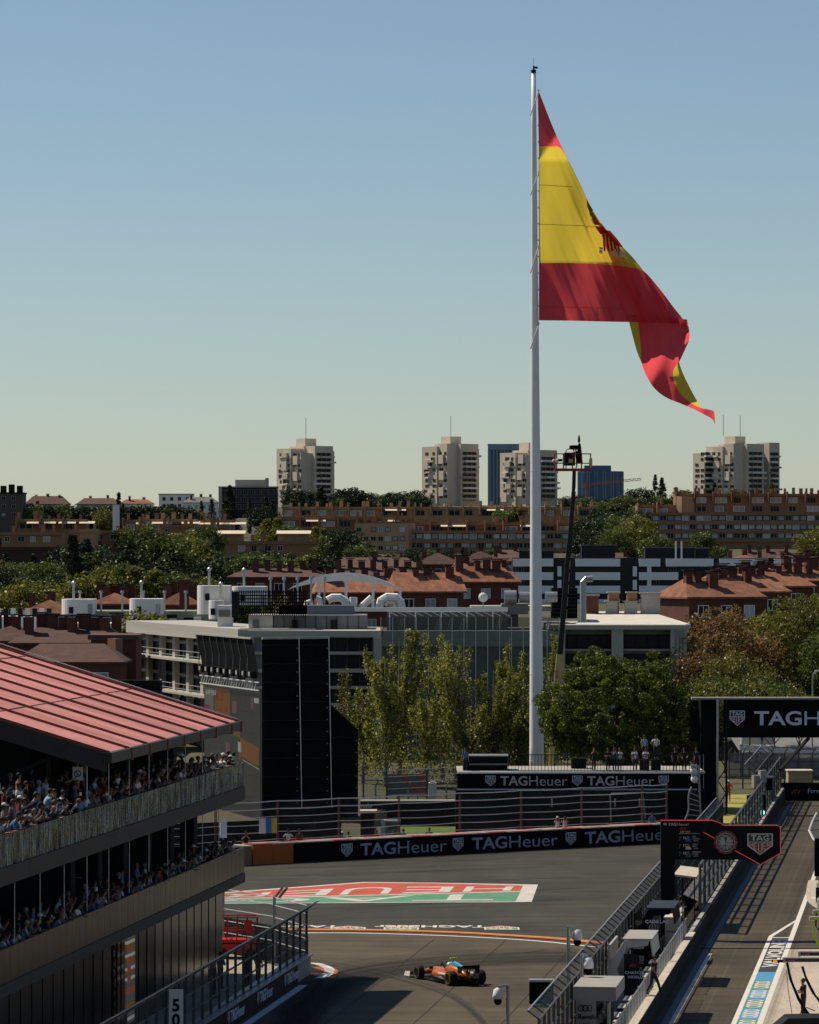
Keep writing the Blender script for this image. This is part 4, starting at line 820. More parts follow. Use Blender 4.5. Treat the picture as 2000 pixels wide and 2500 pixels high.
# ================================================================ office block behind the poplars
OFFC = mat('pale_concrete_panel', (.40, .38, .33), .85, .12, .5, fine=.1)
OFFG = mat('grey_metal_cladding', (.2, .21, .21), .6, .15, .5)
t = thing('office_block', 'long concrete office block with dark glass behind poplars', 'office block', (0, 405, 0))
A3, B3 = at(330, 1522, 458), at(604, 1545, 406); A3.z = B3.z = 12.5
fd = Vector((B3.x - A3.x, B3.y - A3.y, 0)); FL_ = fd.length; fd.normalize(); fn = Vector((fd.y, -fd.x, 0))       # outward normal of the sunlit side
mid = lerp(A3, B3, .5); rz = math.atan2(fd.y, fd.x)
blk('core_wall', t, (mid.x - fn.x * 4.75, mid.y - fn.y * 4.75, 6.2), (FL_, 8, 12.4), OFFG, rz)
blk('roof_band', t, (mid.x - fn.x * 3, mid.y - fn.y * 3, 12.05), (FL_ + .4, 8, 1.3), OFFC, rz)
nb = 8
for i in range(nb + 1):
    p = lerp(A3, B3, i / nb) - fn * .2; blk('column', t, (p.x, p.y, 5.7), (1.3, .5, 11.4), OFFC, rz)
for k, z in enumerate((9.0, 5.5, 2.0)):
    p = mid + fn * .5; blk('walkway', t, (p.x, p.y, z), (FL_ + .6, 1.6, .22), OFFC, rz)
    b = MB()
    for hh in (.5, 1.0): b.bar(A3 * 1 + fn * 1.2 + Vector((0, 0, z + hh - 12.5)), B3 + fn * 1.2 + Vector((0, 0, z + hh - 12.5)), .05)
    for i in range(nb * 2 + 1): q = lerp(A3, B3, i / nb / 2) + fn * 1.2; b.bar((q.x, q.y, z), (q.x, q.y, z + 1.0), .04)
    b.build('handrail', WIRE, t)
    for i in range(nb):
        q = lerp(A3, B3, (i + .08) / nb) - fn * .62; w = FL_ / nb * .84
        put('window', unit_window('w6', GLASS, DARK, 0), t, frame((q.x, q.y, z + .3), fd, (0, 0, 1), (w, 2.7, 1)))
        q2 = lerp(A3, B3, (i + .5) / nb) - fn * .55; blk('spandrel', t, (q2.x, q2.y, z + 1.75), (w, .2, .35), OFFG, rz)
# camera-facing front
def fbox(name, x0, x1, y0, y1, Y, d, m, par=None):
    p, q = at(x0, y0, Y), at(x1, y1, Y); return blk(name, par or t, ((p.x + q.x) / 2, Y + d / 2, (p.z + q.z) / 2), (q.x - p.x, d, p.z - q.z), m)
fbox('wall', 604, 930, 1545, 1855, 406, 20, OFFG); fbox('roof_band', 604, 932, 1540, 1556, 405, 21, OFFC)
fbox('corner_pier', 912, 934, 1556, 1850, 404.6, 2, OFFC)
for r in range(4):
    y = 1558 + r * 84
    for k in range(10):
        x = 604 + k * 30.5
        if x > 700:
            for (ya, yb) in ((y, y + 31), (y + 42, y + 73)):
                p = at(x + 1, yb, 405.9); put('window', unit_window('w6', GLASS, DARK, 0), t, frame(p, (1, 0, 0), (0, 0, 1), (28 * .0406, (yb - ya) * .0406, 1)))
    fbox('sill_band', 604, 911, y + 33, y + 40, 405.4, .8, OFFC); fbox('spandrel', 604, 911, y + 75, y + 84, 405.2, 1.0, OFFC)
# roof plant
fbox('roof_box', 607, 895, 1502, 1541, 412, 10, OFFG)
for k in range(9): fbox('cladding_joint', 667 + k * 26, 668 + k * 26, 1503, 1540, 411.9, .1, DARK)
fbox('roof_box_end', 607, 666, 1501, 1541, 411.8, 2, WALLW)
for px in (625, 720, 815):
    for j in range(6): fbox('louvre', px - 8, px + 8, 1514 + j * 4, 1516.4 + j * 4, 411.6, .3, DARK if px > 640 else OFFG)
fbox('low_roof_wall', 750, 864, 1478, 1500, 416, 3, OFFG)
fbox('black_hoarding', 682, 749, 1478, 1500, 410, 2, BLACK)
for k in range(34):
    p = at(568 + k * 5.4, 1442, 409.5); blk('louvre_slat', t, (p.x, 409.5, at(0, 1472, 409).z), (.09, .35, 2.5), BLACK)
for j in range(7): fbox('louvre_rail', 566, 750, 1444 + j * 8.4, 1446.6 + j * 8.4, 410.2, .15, BLACK)
fbox('louvre_end', 566, 581, 1446, 1508, 408.8, 3, DARK); fbox('white_stair_box', 531, 566, 1478, 1530, 420, 3, WALLW); fbox('dark_vent', 534, 562, 1490, 1506, 419.8, .3, CONCD)
for k in range(5): p = at(660 + k * 33, 1440, 420); MB().lathe([(.09, 0), (.09, 2.4), (.22, 2.4), (.15, 2.7)], (p.x, 421, at(0, 1472, 421).z), 8).build('vent_pipe', STEEL, t)
# scaffold net
NET = mat('green_scaffold_net', (.075, .095, .07), .8, .25, .3, alpha=.62)
fbox('wall', 934, 1366, 1540, 1850, 406, 20, CONCD); fbox('concrete_band', 934, 1366, 1540, 1578, 404.4, 2, OFFC)
fbox('glazed_gallery', 945, 1240, 1494, 1542, 408, 6, mat('gallery_glass', (.1, .11, .1), .2, .2))
fbox('pipe_beam', 866, 1240, 1483, 1493, 407, .5, WALLW)
for k in range(14):
    x = 950 + k * 21; p = at(x, 1494, 407); q = at(x + 21, 1504, 407); MB().bar(p, q, .07).build('truss_bar', WIRE, t)
    if k % 3 == 0: fbox('post', x, x + 3, 1493, 1541, 406.8, .2, WALLW)
sc_ = thing('scaffold_net', 'tall green scaffold net on steel posts in front of office', 'scaffold', (at(1140, 0, 396).x, 396, 0))
for k in range(16):
    x = 930 + k * 29; p = at(x, 1507, 396); MB().bar((p.x, 396, 0), p, .09).build('post', STEEL, sc_)
    if k < 15:
        q = at(x + 29, 1507, 396); MB().add([(p.x, 396.1, 0), (q.x, 396.1, 0), (q.x, 396.1, q.z), (p.x, 396.1, p.z)], [(0, 1, 2, 3)]).build('net_panel', NET, sc_)
for k in (1, 4, 5, 6, 9, 13):     # leaning ladders
    x = 945 + k * 30; b = MB(); p0, p1 = at(x, 1540, 400), at(x + 9, 1510, 400)
    for s in (-.14, .14): b.bar(p0 + Vector((s, 0, 0)), p1 + Vector((s, 0, 0)), .07)
    for j in range(5): q = lerp(p0, p1, (j + .5) / 5); b.bar(q - Vector((.14, 0, 0)), q + Vector((.14, 0, 0)), .06)
    b.build('ladder', CREAM, sc_)
# right-hand wing
fbox('wall', 1366, 1676, 1535, 1850, 406, 22, OFFG); fbox('roof_band', 1340, 1678, 1526, 1537, 404, 24, OFFC)
for x0, x1 in ((1366, 1380), (1494, 1522), (1638, 1677)): fbox('pier', x0, x1, 1537, 1850, 404.2, 2, OFFC)
for k in range(3): fbox('pier_joint', 1650 + k * 9, 1651 + k * 9, 1540, 1850, 404.1, .1, CONCD)
for r in range(3):
    y = 1549 + r * 47
    for (x0, x1) in ((1381, 1493), (1523, 1637)):
        n = 4
        for k in range(n):
            a0 = x0 + (x1 - x0) * k / n; p = at(a0 + .5, y + 34, 405.9); put('window', unit_window('w6', GLASS, DARK, 0), t, frame(p, (1, 0, 0), (0, 0, 1), ((x1 - x0) / n * .0405 - .05, 34 * .0405, 1)))
    fbox('sill_band', 1366, 1638, y + 36, y + 40, 405.2, .9, OFFC)
a0, b0 = at(1405, 1524, 408), at(1662, 1526, 408); zt = at(0, 1492, 430).z
MB().add([(a0.x, 408, a0.z), (b0.x + 1, 408, a0.z), (b0.x - 2, 428, zt), (a0.x + 2, 428, zt), (a0.x, 408, a0.z - .4), (b0.x + 1, 408, a0.z - .4)], [(0, 1, 2, 3), (4, 5, 1, 0)]).build('white_roof', mat('white_roof_sheet', (.62, .56, .47), .6, .12, .6), t)
for (x0, x1, y0, y1, m) in ((1430, 1462, 1455, 1500, BRICKD), (1486, 1512, 1448, 1500, BRICK), (1532, 1556, 1448, 1500, BRICK), (1566, 1612, 1450, 1508, OFFC), (1480, 1508, 1470, 1500, OFFC), (1526, 1556, 1470, 1500, OFFC)):
    ch = fbox('chimney', x0, x1, y0, y1, 424 + (x0 % 5) * .1, 1.6, m); under(ch, fbox('chimney_cap', x0 - 3, x1 + 3, y0 - 3, y0, 423.8 + (x0 % 5) * .1, 2, CONC))
p = at(1424, 1520, 404); MB().tube([p, (p.x, p.y, at(0, 1420, 404).z), (p.x + .3, p.y, at(0, 1414, 404).z), (p.x + .95, p.y, at(0, 1413, 404).z)], .33, 10).build('flue_duct', STEEL, t)
fbox('plant_box', 1225, 1290, 1474, 1500, 412, 4, OFFG); fbox('black_plant', 1348, 1410, 1436, 1510, 412, 4, BLACK)
for k in range(7): fbox('plant_slat', 1350, 1408, 1440 + k * 9, 1443 + k * 9, 411.7, .3, DARK)
for x in (1225, 1262, 1325):
    p = at(x, 1470, 410); r = .9 + .25 * (x == 1225); r *= .6; MB().lathe([(r, 0), (r, 1.2)], (p.x + .3, 411, at(0, 1458, 410).z), 16, axis='x').build('air_duct', STEEL, t)
p = at(1180, 1458, 408); MB().lathe([(.02, 0), (.3, .1), (.5, .28), (.53, .28)], (p.x, 408, p.z), 14, axis='y').build('dish', WALLW, t); MB().bar((p.x, 408.5, p.z), (p.x, 408.5, at(0, 1490, 408).z), .1).build('dish_mast', STEEL, t)
fbox('flat_roof_edge', 1150, 1366, 1480, 1492, 413, 8, OFFC)
# white arch and sculpted letters on the roof
ar = thing('steel_arch', 'white curved steel arch truss over the office roof letters', 'arch', at(845, 1500, 425)); b = MB()
def arch(q, lo):
    x = lerp(703, 981, q); k = math.sin(math.pi * q); return at(x, 1440 - (42 if not lo else 22) * k ** .8, 425)
n = 24; V = []
for i in range(n + 1):
    for lo in (0, 1):
        p = arch(i / n, lo); V += [p + Vector((0, -.5, 0)), p + Vector((0, .5, 0))]
b.add(V, [f for i in range(n) for f in ((4 * i, 4 * i + 4, 4 * i + 6, 4 * i + 2), (4 * i + 1, 4 * i + 3, 4 * i + 7, 4 * i + 5), (4 * i, 4 * i + 1, 4 * i + 5, 4 * i + 4), (4 * i + 2, 4 * i + 6, 4 * i + 7, 4 * i + 3))]); b.build('arch_beam', WALLW, ar)
for px in (779, 845, 911, 977): p = arch((px - 703) / 278, 1); MB().bar(p, (p.x, p.y, at(0, 1485, 425).z), .28).build('arch_post', WALLW, ar)
def letter(pts, r=.34, k=''):
    t_ = thing('roof_letter', k, 'letter', at(pts[0][0], 1484, 422), 'white sculpted roof letters'); MB().tube([at(x, y, 422) for x, y in pts], r, 8).build('stroke', WALLW, t_)
letter([(745, 1484), (748, 1470), (758, 1465), (762, 1484)], .2, 'small white curved roof letter beside the louvre screen')
letter([(800, 1466), (812, 1459), (830, 1459), (842, 1466), (848, 1484)], .42, 'white arched roof letter under the arch crown')
letter([(863, 1458), (863, 1484)], .4, 'straight white bar roof letter under the arch')
letter([(880, 1484), (908, 1458)], .34, 'white slanting bar roof letter under the arch')
letter([(926, 1484), (930, 1466), (945, 1457), (968, 1458), (978, 1468), (981, 1484)], .42, 'white arched roof letter at right end of arch')
letter([(940, 1478), (948, 1470), (962, 1471), (966, 1484)], .2, 'small white inner arc roof letter')
letter([(772, 1460), (780, 1462), (783, 1484)], .3, 'white hooked roof letter under left arch post')

# ================================================================ giant video screen
HOOD = mat('black_fabric', (.006, .008, .008), .85, .4, .3, fine=.2, spec=.05)
t = thing('video_screen', 'huge black-backed video screen tower beside the grandstand roof', 'screen', (at(640, 0, 312).x, 312, 0))
A4, B4 = at(503, 0, 329), at(640, 0, 311); A4.z = B4.z = 0; sd = (B4 - A4).normalized(); sn = Vector((sd.y, -sd.x, 0)); LW = (B4 - A4).length
ztop = at(0, 1690, 311).z
LED = mat('led_face_grey', (.012, .012, .011), .6, .4, .25, spec=.05, emit=(.028, .027, .022), es=.8)
LEDO = mat('led_face_orange', (.03, .015, .006), .6, .2, .5, spec=.05, emit=(.085, .042, .012), es=.8); LEDR = mat('led_face_red', (.02, .008, .008), .6, .2, spec=.05, emit=(.12, .03, .03), es=.8); LEDW = mat('led_face_white', (.03, .03, .03), .6, .2, spec=.05, emit=(.2, .2, .18), es=.8); LEDD = mat('led_face_dark', (.02, .02, .02), .4, .2, emit=(.04, .04, .036), es=.8); LEDP = mat('led_face_pink', (.02, .012, .012), .6, .2, spec=.05, emit=(.08, .045, .045), es=.8)
ns = 8; nz = 6
for i in range(ns):
    for j in range(nz):
        p = lerp(A4, B4, (i + .5) / ns); blk('led_panel', t, (p.x, p.y, ztop * (j + .5) / nz), (LW / ns - .02, .3, ztop / nz - .02), LED, math.atan2(sd.y, sd.x))
def led(u0, u1, v0, v1, m, name='screen_image', sk=0):
    o = sn * .17
    MB().poly([lerp(A4, B4, u0) + o + Vector((0, 0, v0 * ztop)), lerp(A4, B4, u1) + o + Vector((0, 0, (v0 + sk) * ztop)), lerp(A4, B4, u1) + o + Vector((0, 0, (v1 + sk) * ztop)), lerp(A4, B4, u0) + o + Vector((0, 0, v1 * ztop))]).build(name, m, t)
led(.2, .48, .75, .985, LEDO); led(.2, .66, .66, .745, LEDO, sk=-.05); led(.66, .98, .47, .62, LEDO, sk=-.06); led(.02, .18, .72, .98, LEDD)
led(.22, .28, .9, .98, LEDR, 'screen_lettering'); led(.3, .36, .9, .98, LEDR, 'screen_lettering'); led(.22, .36, .885, .9, LEDR, 'screen_lettering')
for u in (.23, .29, .35, .4): led(u, u + .04, .8, .85, LEDR, 'screen_lettering')
led(.02, .12, .8, .84, LEDR); led(.52, .6, .8, .9, LEDP); led(.85, .89, .86, .95, LEDP); led(.9, .98, .91, .95, LEDW, 'screen_emblem')
led(.4, .48, .44, .56, LEDP); led(.42, .46, .38, .44, LEDR); led(.62, .68, .5, .58, LEDW); led(.64, .67, .44, .5, LEDO); led(.7, .99, .44, .446, LEDW, sk=-.05); led(.5, .66, .73, .737, LEDW, sk=-.05)
put('screen_lettering', text_mesh('LAP 9/57', LEDW, bold=.01), t, frame(lerp(A4, B4, .04) + sn * .18 + Vector((0, 0, ztop * .925)), sd, (0, 0, 1), (.95, .55, 1)))
# lamp truss and hood over the picture
for z in (ztop + .15, ztop + .75): MB().bar(A4 + sn * .4 - sd * .4 + Vector((0, 0, z)), B4 + sn * .4 + sd * .6 + Vector((0, 0, z)), .09).build('truss_chord', WIRE, t)
b = MB()
for i in range(22): b.bar(lerp(A4, B4, i / 22) + sn * .4 + Vector((0, 0, ztop + .15)), lerp(A4, B4, (i + .7) / 22) + sn * .4 + Vector((0, 0, ztop + .75)), .05)
b.build('truss_bracing', WIRE, t)
for i in range(9):
    p = lerp(A4, B4, (i + .4) / 9) + sn * .45 + Vector((0, 0, ztop + 1.3)); fl_ = blk('floodlight', t, p, (.9, .5, .55), DARK, math.atan2(sd.y, sd.x)); 
    under(fl_, blk('floodlight_glass', t, p + sn * .26 + Vector((0, 0, .05)), (.5, .05, .3), CONC, math.atan2(sd.y, sd.x)))
zh = at(0, 1558, 312).z
for i in range(8):
    p, q = lerp(A4, B4, i / 8), lerp(A4, B4, (i + 1) / 8)
    MB().add([p + sn * .25 + Vector((0, 0, ztop + 1.2)), q + sn * .25 + Vector((0, 0, ztop + 1.2)), q + sn * .8 + Vector((0, 0, zh)), p + sn * .8 + Vector((0, 0, zh)), p + sn * .5 + Vector((0, 0, ztop + 2.6)), q + sn * .5 + Vector((0, 0, ztop + 2.6))], [(0, 1, 5, 4), (4, 5, 2, 3)]).build('hood_panel', HOOD, t)
    MB().tube([p + sn * .6 + Vector((0, 0, ztop + 1.2)), p + sn * .55 + Vector((0, 0, ztop + 2.6)), p + sn * .85 + Vector((0, 0, zh))], .035, 5).build('hood_rib', CONCD, t)
MB().bar(A4 + sn * .8 + Vector((0, 0, zh)), B4 + sn * .8 + Vector((0, 0, zh)), .25, .12).build('hood_edge', CONC, t)
# black rear sheets facing the track
def rear(x0, x1, yts, Ya, Yb, nm='back_sheet'):
    p, q = at(x0, yts[0], Ya), at(x1, yts[1], Yb); MB().prism([(p.x, Ya, 0), (q.x, Yb, 0), q, p], (0, 1.2, 0)).build(nm, HOOD, t)
rear(640, 730, (1560, 1558), 311, 312); rear(730.5, 803, (1558, 1557), 312, 313); rear(803.5, 874, (1717, 1782), 313, 314.5)
for px, Y_, yt in ((730, 311.8, 1558), (803, 312.8, 1557)):
    p = at(px, yt, Y_); MB().bar(p + Vector((0, 0, .1)), (p.x + .22, Y_, .8), .06).build('tension_strap', WIRE, t)
p, q = at(488, 1556, 326), at(803, 1557, 314); MB().bar(B4 + Vector((0, 0, zh)), at(803, 1557, 313), .25, .15).build('top_edge', CONC, t)

for (xa, xb, Ya, Yb, y0) in ((641, 729, 310.9, 311.9, 1575), (731, 802, 311.9, 312.9, 1575), (804.5, 873, 312.9, 314.4, 1800)):
    for k in range(9 if y0 < 1700 else 4):
        y = y0 + k * 46; MB().tube([at(lerp(xa, xb, q / 6), y + .8 * math.sin(q * 2.1 + k), lerp(Ya, Yb, q / 6) - .03) for q in range(7)], .03, 4).build('sheet_seam', mat('seam_webbing', (.022, .024, .024), .7, .2, spec=.2), t)
    for k in range(14 if y0 < 1700 else 6): MB().box(at(xb - 3, y0 + 8 + k * 29, Yb - .05), (.12, .03, .12)).build('eyelet', CONCD, t)
# ================================================================ flagpole and flag
PY = 340
bp_, tp_ = at(1311, 1946, PY), at(1303, 178, PY); bp_.z = 0
t = thing('flagpole', 'very tall white tapering steel flagpole', 'flagpole', bp_)
PAINT = mat('pole_white_paint', (.80, .78, .75), .45, .05, .5)
n = 14; MB().tube([lerp(bp_, tp_, i / n) for i in range(n + 1)], [lerp(.64, .18, (i / n) ** .9) for i in range(n + 1)], 28).build('shaft', PAINT, t, smooth=True)
for f in (.05, .17, .3, .45, .62, .72): p = lerp(bp_, tp_, f); r = lerp(.64, .18, f ** .9); MB().lathe([(r + .012, -.03), (r + .012, .03)], p, 28).build('weld_collar', PAINT, t)
MB().lathe([(.2, 0), (.22, .25), (.06, .3), (.06, .6)], tp_, 12).bar(tp_ + Vector((0, 0, .45)), tp_ + Vector((.35, 0, .45)), .16).build('pulley_head', DARK, t); MB().bar(tp_, tp_ + Vector((0, 0, 1.3)), .03).build('lightning_rod', STEEL, t)
MB().lathe([(1.0, 0), (1.0, .15), (.75, .3)], bp_, 24).build('base_flange', PAINT, t)
for y0, y1 in ((222, 283), (420, 478), (600, 668), (790, 852)):
    b = MB(); pts = [at(lerp(1316, 1295, k / 9) + 0, lerp(y0, y1, k / 9) , PY) + Vector((0, -.35 - .35 * math.sin(math.pi * k / 9), 0)) for k in range(10)]; b.tube(pts, .04, 5)
    for k in range(18): q = lerp(pts[k // 2], pts[min(9, k // 2 + 1)], (k % 2) * .5); b.sphere(q, .065, 6, 4)
    b.build('halyard', WHITE, t)
RED_C, YEL_C = (.78, .085, .10), (.66, .50, .05)
FRED = mat('flag_red_cloth', RED_C, .8, .08, .35, transl=.7, bump=.5, stretch=(3.2, 1, .35)); FYEL = mat('flag_yellow_cloth', YEL_C, .8, .06, .35, transl=.7, bump=.5, stretch=(3.2, 1, .35))
def spl(pts, n):
    P = [Vector((*p, 0)) for p in pts]; d = [0]
    for a_, b_ in zip(P, P[1:]): d.append(d[-1] + (b_ - a_).length)
    out = []
    for i in range(n + 1):
        s = d[-1] * i / n; k = max(j for j in range(len(P) - 1) if d[j] <= s + 1e-9); f = (s - d[k]) / max(1e-9, d[k + 1] - d[k])
        p0, p1, p2, p3 = P[max(k - 1, 0)], P[k], P[k + 1], P[min(k + 2, len(P) - 1)]
        out.append(.5 * (2 * p1 + (p2 - p0) * f + (2 * p0 - 5 * p1 + 4 * p2 - p3) * f * f + (3 * p1 - p0 - 3 * p2 + p3) * f ** 3))
    return out
def smin(a_, b_, k=8.0):
    h = max(0, min(1, .5 + .5 * (b_ - a_) / k)); return b_ + (a_ - b_) * h - k * h * (1 - h)
def fdepth(px, py):
    """how far the cloth bellies towards or away from the viewer, in metres"""
    X = px - 1316; X1 = max(20, 1372 - 1316 + (py - 360) * .385)          # crease running down from the upper hoist to the lower edge
    d = .034 * (.50 * smin(X, X1, 14) - .60 * (X - smin(X, X1, 14)))
    if py > 630: d -= .034 * .95 * smin(X, max(0, (py - 640) * .60), 5)     # fold added to darken the lower hoist corner
    if py < 400: d -= .034 * .95 * smin(X, max(0, (392 - py) * .72), 5)     # matching fold added to darken the upper hoist corner
    q = min(1, max(0, X / 120)); d += .26 * q * math.sin(px * .075 - py * .028) + .12 * q * math.sin(px * .16 - py * .07 + 1)
    d += .25 * q * math.sin(px * .03 + py * .011) + .035 * q * math.sin(px * .33 - py * .13) + .02 * q * math.sin(px * .52 - py * .24 + 2)
    return d
def patch(b, top, bot, mi, n=46, m=26, off=0.0, dfun=fdepth):
    Tp, Bt = spl(top, n), spl(bot, n); V = []
    for j in range(m + 1):
        for i in range(n + 1):
            p = lerp(Tp[i], Bt[i], j / m); V.append(at(p.x, p.y, PY + dfun(p.x, p.y) + off))
    b.add(V, [(j * (n + 1) + i, j * (n + 1) + i + 1, (j + 1) * (n + 1) + i + 1, (j + 1) * (n + 1) + i) for j in range(m) for i in range(n)], mi)
diag = [(1313, 215), (1340, 285), (1365, 345), (1400, 418), (1436, 490), (1465, 540), (1510, 592), (1545, 628), (1572, 662), (1610, 704), (1645, 750), (1670, 782), (1682, 806)]
b1 = [(1316, 357), (1345, 358), (1368, 361), (1390, 396), (1415, 446), (1436, 490)]
b2 = [(1316, 642), (1400, 642), (1485, 646), (1540, 653), (1572, 662)]
b3 = [(1316, 782), (1400, 783), (1480, 785), (1535, 786), (1600, 787), (1640, 789), (1668, 796), (1682, 806)]
fl = MB()
patch(fl, diag[:5], b1, 0, 50, 26); patch(fl, b1 + diag[5:9], b2, 1, 110, 60); patch(fl, b2 + diag[9:], b3, 0, 150, 40)
def tdepth(px, py): return fdepth(min(px, 1682), 790) * max(0, min(1, (830 - py) / 60)) + fdepth(1640, 790) * (1 - max(0, min(1, (830 - py) / 60))) + .25 + (py - 790) * .004 + .5 * math.sin(py * .035 + px * .02) + .22 * math.sin(px * .09 + py * .03)
L_ = [(1531, 765), (1553, 850), (1567, 886), (1580, 920), (1600, 950), (1628, 971), (1662, 985), (1692, 998), (1722, 1013), (1740, 1024), (1745, 1036)]
R_ = [(1678, 780), (1684, 822), (1672, 855), (1658, 884), (1668, 912), (1684, 945), (1700, 975), (1712, 994), (1732, 1000), (1744, 1006), (1746, 1036)]
D1 = [(1556, 765), (1565, 850), (1567, 886)]; D2 = [(1658, 884), (1644, 905), (1648, 935), (1664, 963), (1690, 985), (1712, 996)]
patch(fl, L_[:3], D1, 1, 16, 8, 0, tdepth); patch(fl, D1 + L_[3:], R_[:4] + D2[1:] + R_[8:], 0, 60, 26, 0, tdepth); patch(fl, D2, R_[3:8], 1, 20, 10, 0, tdepth)
# fly end doubled back behind the crease
patch(fl, [(1400, 440), (1440, 505), (1500, 590), (1572, 668), (1640, 752), (1676, 800)], [(1533, 780), (1550, 782), (1580, 784), (1610, 786), (1645, 790), (1676, 800)], 0, 30, 16, 1.6)
flag = thing('flag', 'huge red and yellow flag hanging from the tall white pole', 'flag', at(1313, 782, PY))
cl = fl.build('cloth', [FRED, FYEL], flag, smooth=True)
b = MB(); e = -.05
def ep(pts, mi):
    b.poly([at(x, y, PY + fdepth(x, y) - .09) for x, y in pts], mi)
def strip_ep(x0, y0, x1, y1, w, mi, n=6):
    P = [(lerp(x0, x1, i / n), lerp(y0, y1, i / n)) for i in range(n + 1)]
    for p, q in zip(P, P[1:]): ep([p, q, (q[0] + w, q[1] + w * .3), (p[0] + w, p[1] + w * .3)], mi)
ep([(1432, 484), (1440, 500), (1449, 514), (1440, 517), (1434, 505)], 3); ep([(1437, 506), (1450, 520), (1462, 540), (1450, 535), (1440, 525)], 3)
ep([(1440, 528), (1452, 542), (1456, 552), (1447, 545)], 2); ep([(1444, 530), (1462, 540), (1470, 552), (1452, 548)], 0); ep([(1452, 552), (1472, 552), (1484, 568), (1466, 572)], 0)
for k in range(5): strip_ep(1471 + 8 * k, 566 + 6 * k, 1474 + 9.5 * k, 612 + .5 * k, 5.2, 0)
ep([(1468, 560), (1490, 563), (1508, 584), (1522, 604), (1505, 600), (1485, 578)], 0)
ep([(1490, 616), (1512, 604), (1534, 626), (1515, 627), (1500, 624)], 2); ep([(1503, 618), (1512, 609), (1521, 619), (1512, 625)], 3); ep([(1508, 615), (1512, 611), (1516, 615), (1512, 620)], 1)
for k in range(4): ep([(1463, 603 + 4 * k), (1471, 604 + 4 * k), (1472, 607.8 + 4 * k), (1464, 606.8 + 4 * k)], 4 if k % 2 == 0 else 2)
b.build('coat_of_arms', [mat('crest_red', (.42, .02, .02), .8, .1, transl=.5), FYEL, mat('crest_white', (.7, .6, .62), .8, .1, transl=.5), mat('crest_dark', (.16, .11, .03), .8, transl=.4), mat('crest_blue', (.08, .3, .5), .8)], flag)
for yy, x1 in ((451, 1398), (547, 1452), (748, 1520)):
    b = MB(); pts = [at(lerp(1317, x1, k / 10), yy + k * .5, PY + fdepth(lerp(1317, x1, k / 10), yy + k * .5) - .03) for k in range(11)]; b.tube(pts, .02, 4); b.build('seam', mat('seam_thread', (.25, .15, .01), .8), flag)
for yy in range(225, 790, 40): MB().bar(at(1313.5, yy, PY - .1), at(1316.5, yy + 3, PY - .02), .06).build('clip', STEEL, flag)

# ================================================================ boom lift
t = thing('boom_lift', 'tall telescopic boom lift with camera basket beside flagpole', 'boom lift', at(1350, 1940, 345)); t.location.z = 0; t['_w'] = tuple(t.location)
YB = 345; BOOM = mat('boom_dark_paint', (.012, .011, .011), .5); BYEL = mat('boom_cream_paint', (.5, .38, .16), .5, .1)
p = at(1348, 1945, YB); MB().box((p.x, YB, .9), (2.4, 4.2, 1.1)).build('chassis', BYEL, t)
for sx in (-1.1, 1.1):
    for sy in (-1.5, 1.5): MB().lathe([(.2, -.18), (.5, -.18), (.5, .18), (.2, .18)], (p.x + sx, YB + sy, .5), 16, axis='x').build('wheel', DARK, t)
MB().bar(at(1343, 1925, YB - .5), at(1352, 1740, YB), .42, .5).build('lower_boom', BYEL, t)
MB().bar(at(1355, 1740, YB), at(1368, 1598, YB), .62, .62).build('boom_section', BYEL, t); MB().bar(at(1372, 1660, YB), at(1376, 1600, YB), .2, .3).build('boom_rail', CREAM, t)
put('lettering', text_mesh('JLG', RED, bold=.01), t, frame(at(1361, 1655, YB - .4), (.08, 0, 1), (-1, 0, .08), (.45, .35, 1)))
MB().bar(at(1367, 1602, YB), at(1390, 1330, YB), .44, .44).build('boom_section', BOOM, t); MB().bar(at(1389, 1345, YB), at(1401, 1200, YB), .36, .36).build('boom_section', BOOM, t); MB().bar(at(1400, 1210, YB), at(1402, 1150, YB), .28, .28).build('jib', BOOM, t)
MB().tube([at(1405, 1148, YB), at(1404, 1190, YB - .2), at(1401, 1205, YB - .2)], .07, 6).build('hose', BOOM, t)
for k in range(8): MB().bar(at(1377 + k * 2.0, 1600 - k * 30, YB - .3), at(1378.5 + k * 2.0, 1578 - k * 30, YB - .3), .05).build('cable_track', CONC, t)
BR = mat('basket_red', (.3, .03, .02), .5); b = MB(); z0, z1 = at(0, 1147, YB).z, at(0, 1108, YB).z
x0, x1 = at(1354, 0, YB).x, at(1442, 0, YB).x
MB().box(((x0 + x1) / 2, YB, z0), (x1 - x0, 1.2, .22)).build('basket_floor', BR, t)
for z in (z0 + .55, z1):
    for y in (YB - .6, YB + .6): MB().bar((x0, y, z), (x1, y, z), .06).build('rail', BR, t)
    for x in (x0, x1): MB().bar((x, YB - .6, z), (x, YB + .6, z), .06).build('rail', BR, t)
for k in range(5):
    x = lerp(x0, x1, k / 4)
    for y in (YB - .6, YB + .6): MB().bar((x, y, z0), (x, y, z1), .06).build('rail_post', BR, t)
MB().tube([(x0 + .95, YB - .6, z0), (x0 + .95, YB - .6, z1 + .3), (x0 + 1.1, YB - .6, z1 + .38), (x0 + 1.9, YB - .6, z1 + .42)], .045, 6).build('loop_rail', DARK, t)
blk('equipment_box', t, (lerp(x0, x1, .42), YB - .1, z0 + .9), (.9, .8, 1.1), BLACK); blk('control_box', t, (lerp(x0, x1, .44), YB - .66, z0 + .75), (.35, .2, .3), BYEL)
MB().lathe([(.05, 0), (.14, .05), (.17, .5), (.05, .55)], (x0 - .2, YB - .5, z0 + .75), 10, axis='x').build('lamp', WALLW, t); MB().lathe([(.05, 0), (.12, .05), (.12, .4)], (x0 + .25, YB - .6, z0 + .8), 10, axis='x').build('lamp', DARK, t)
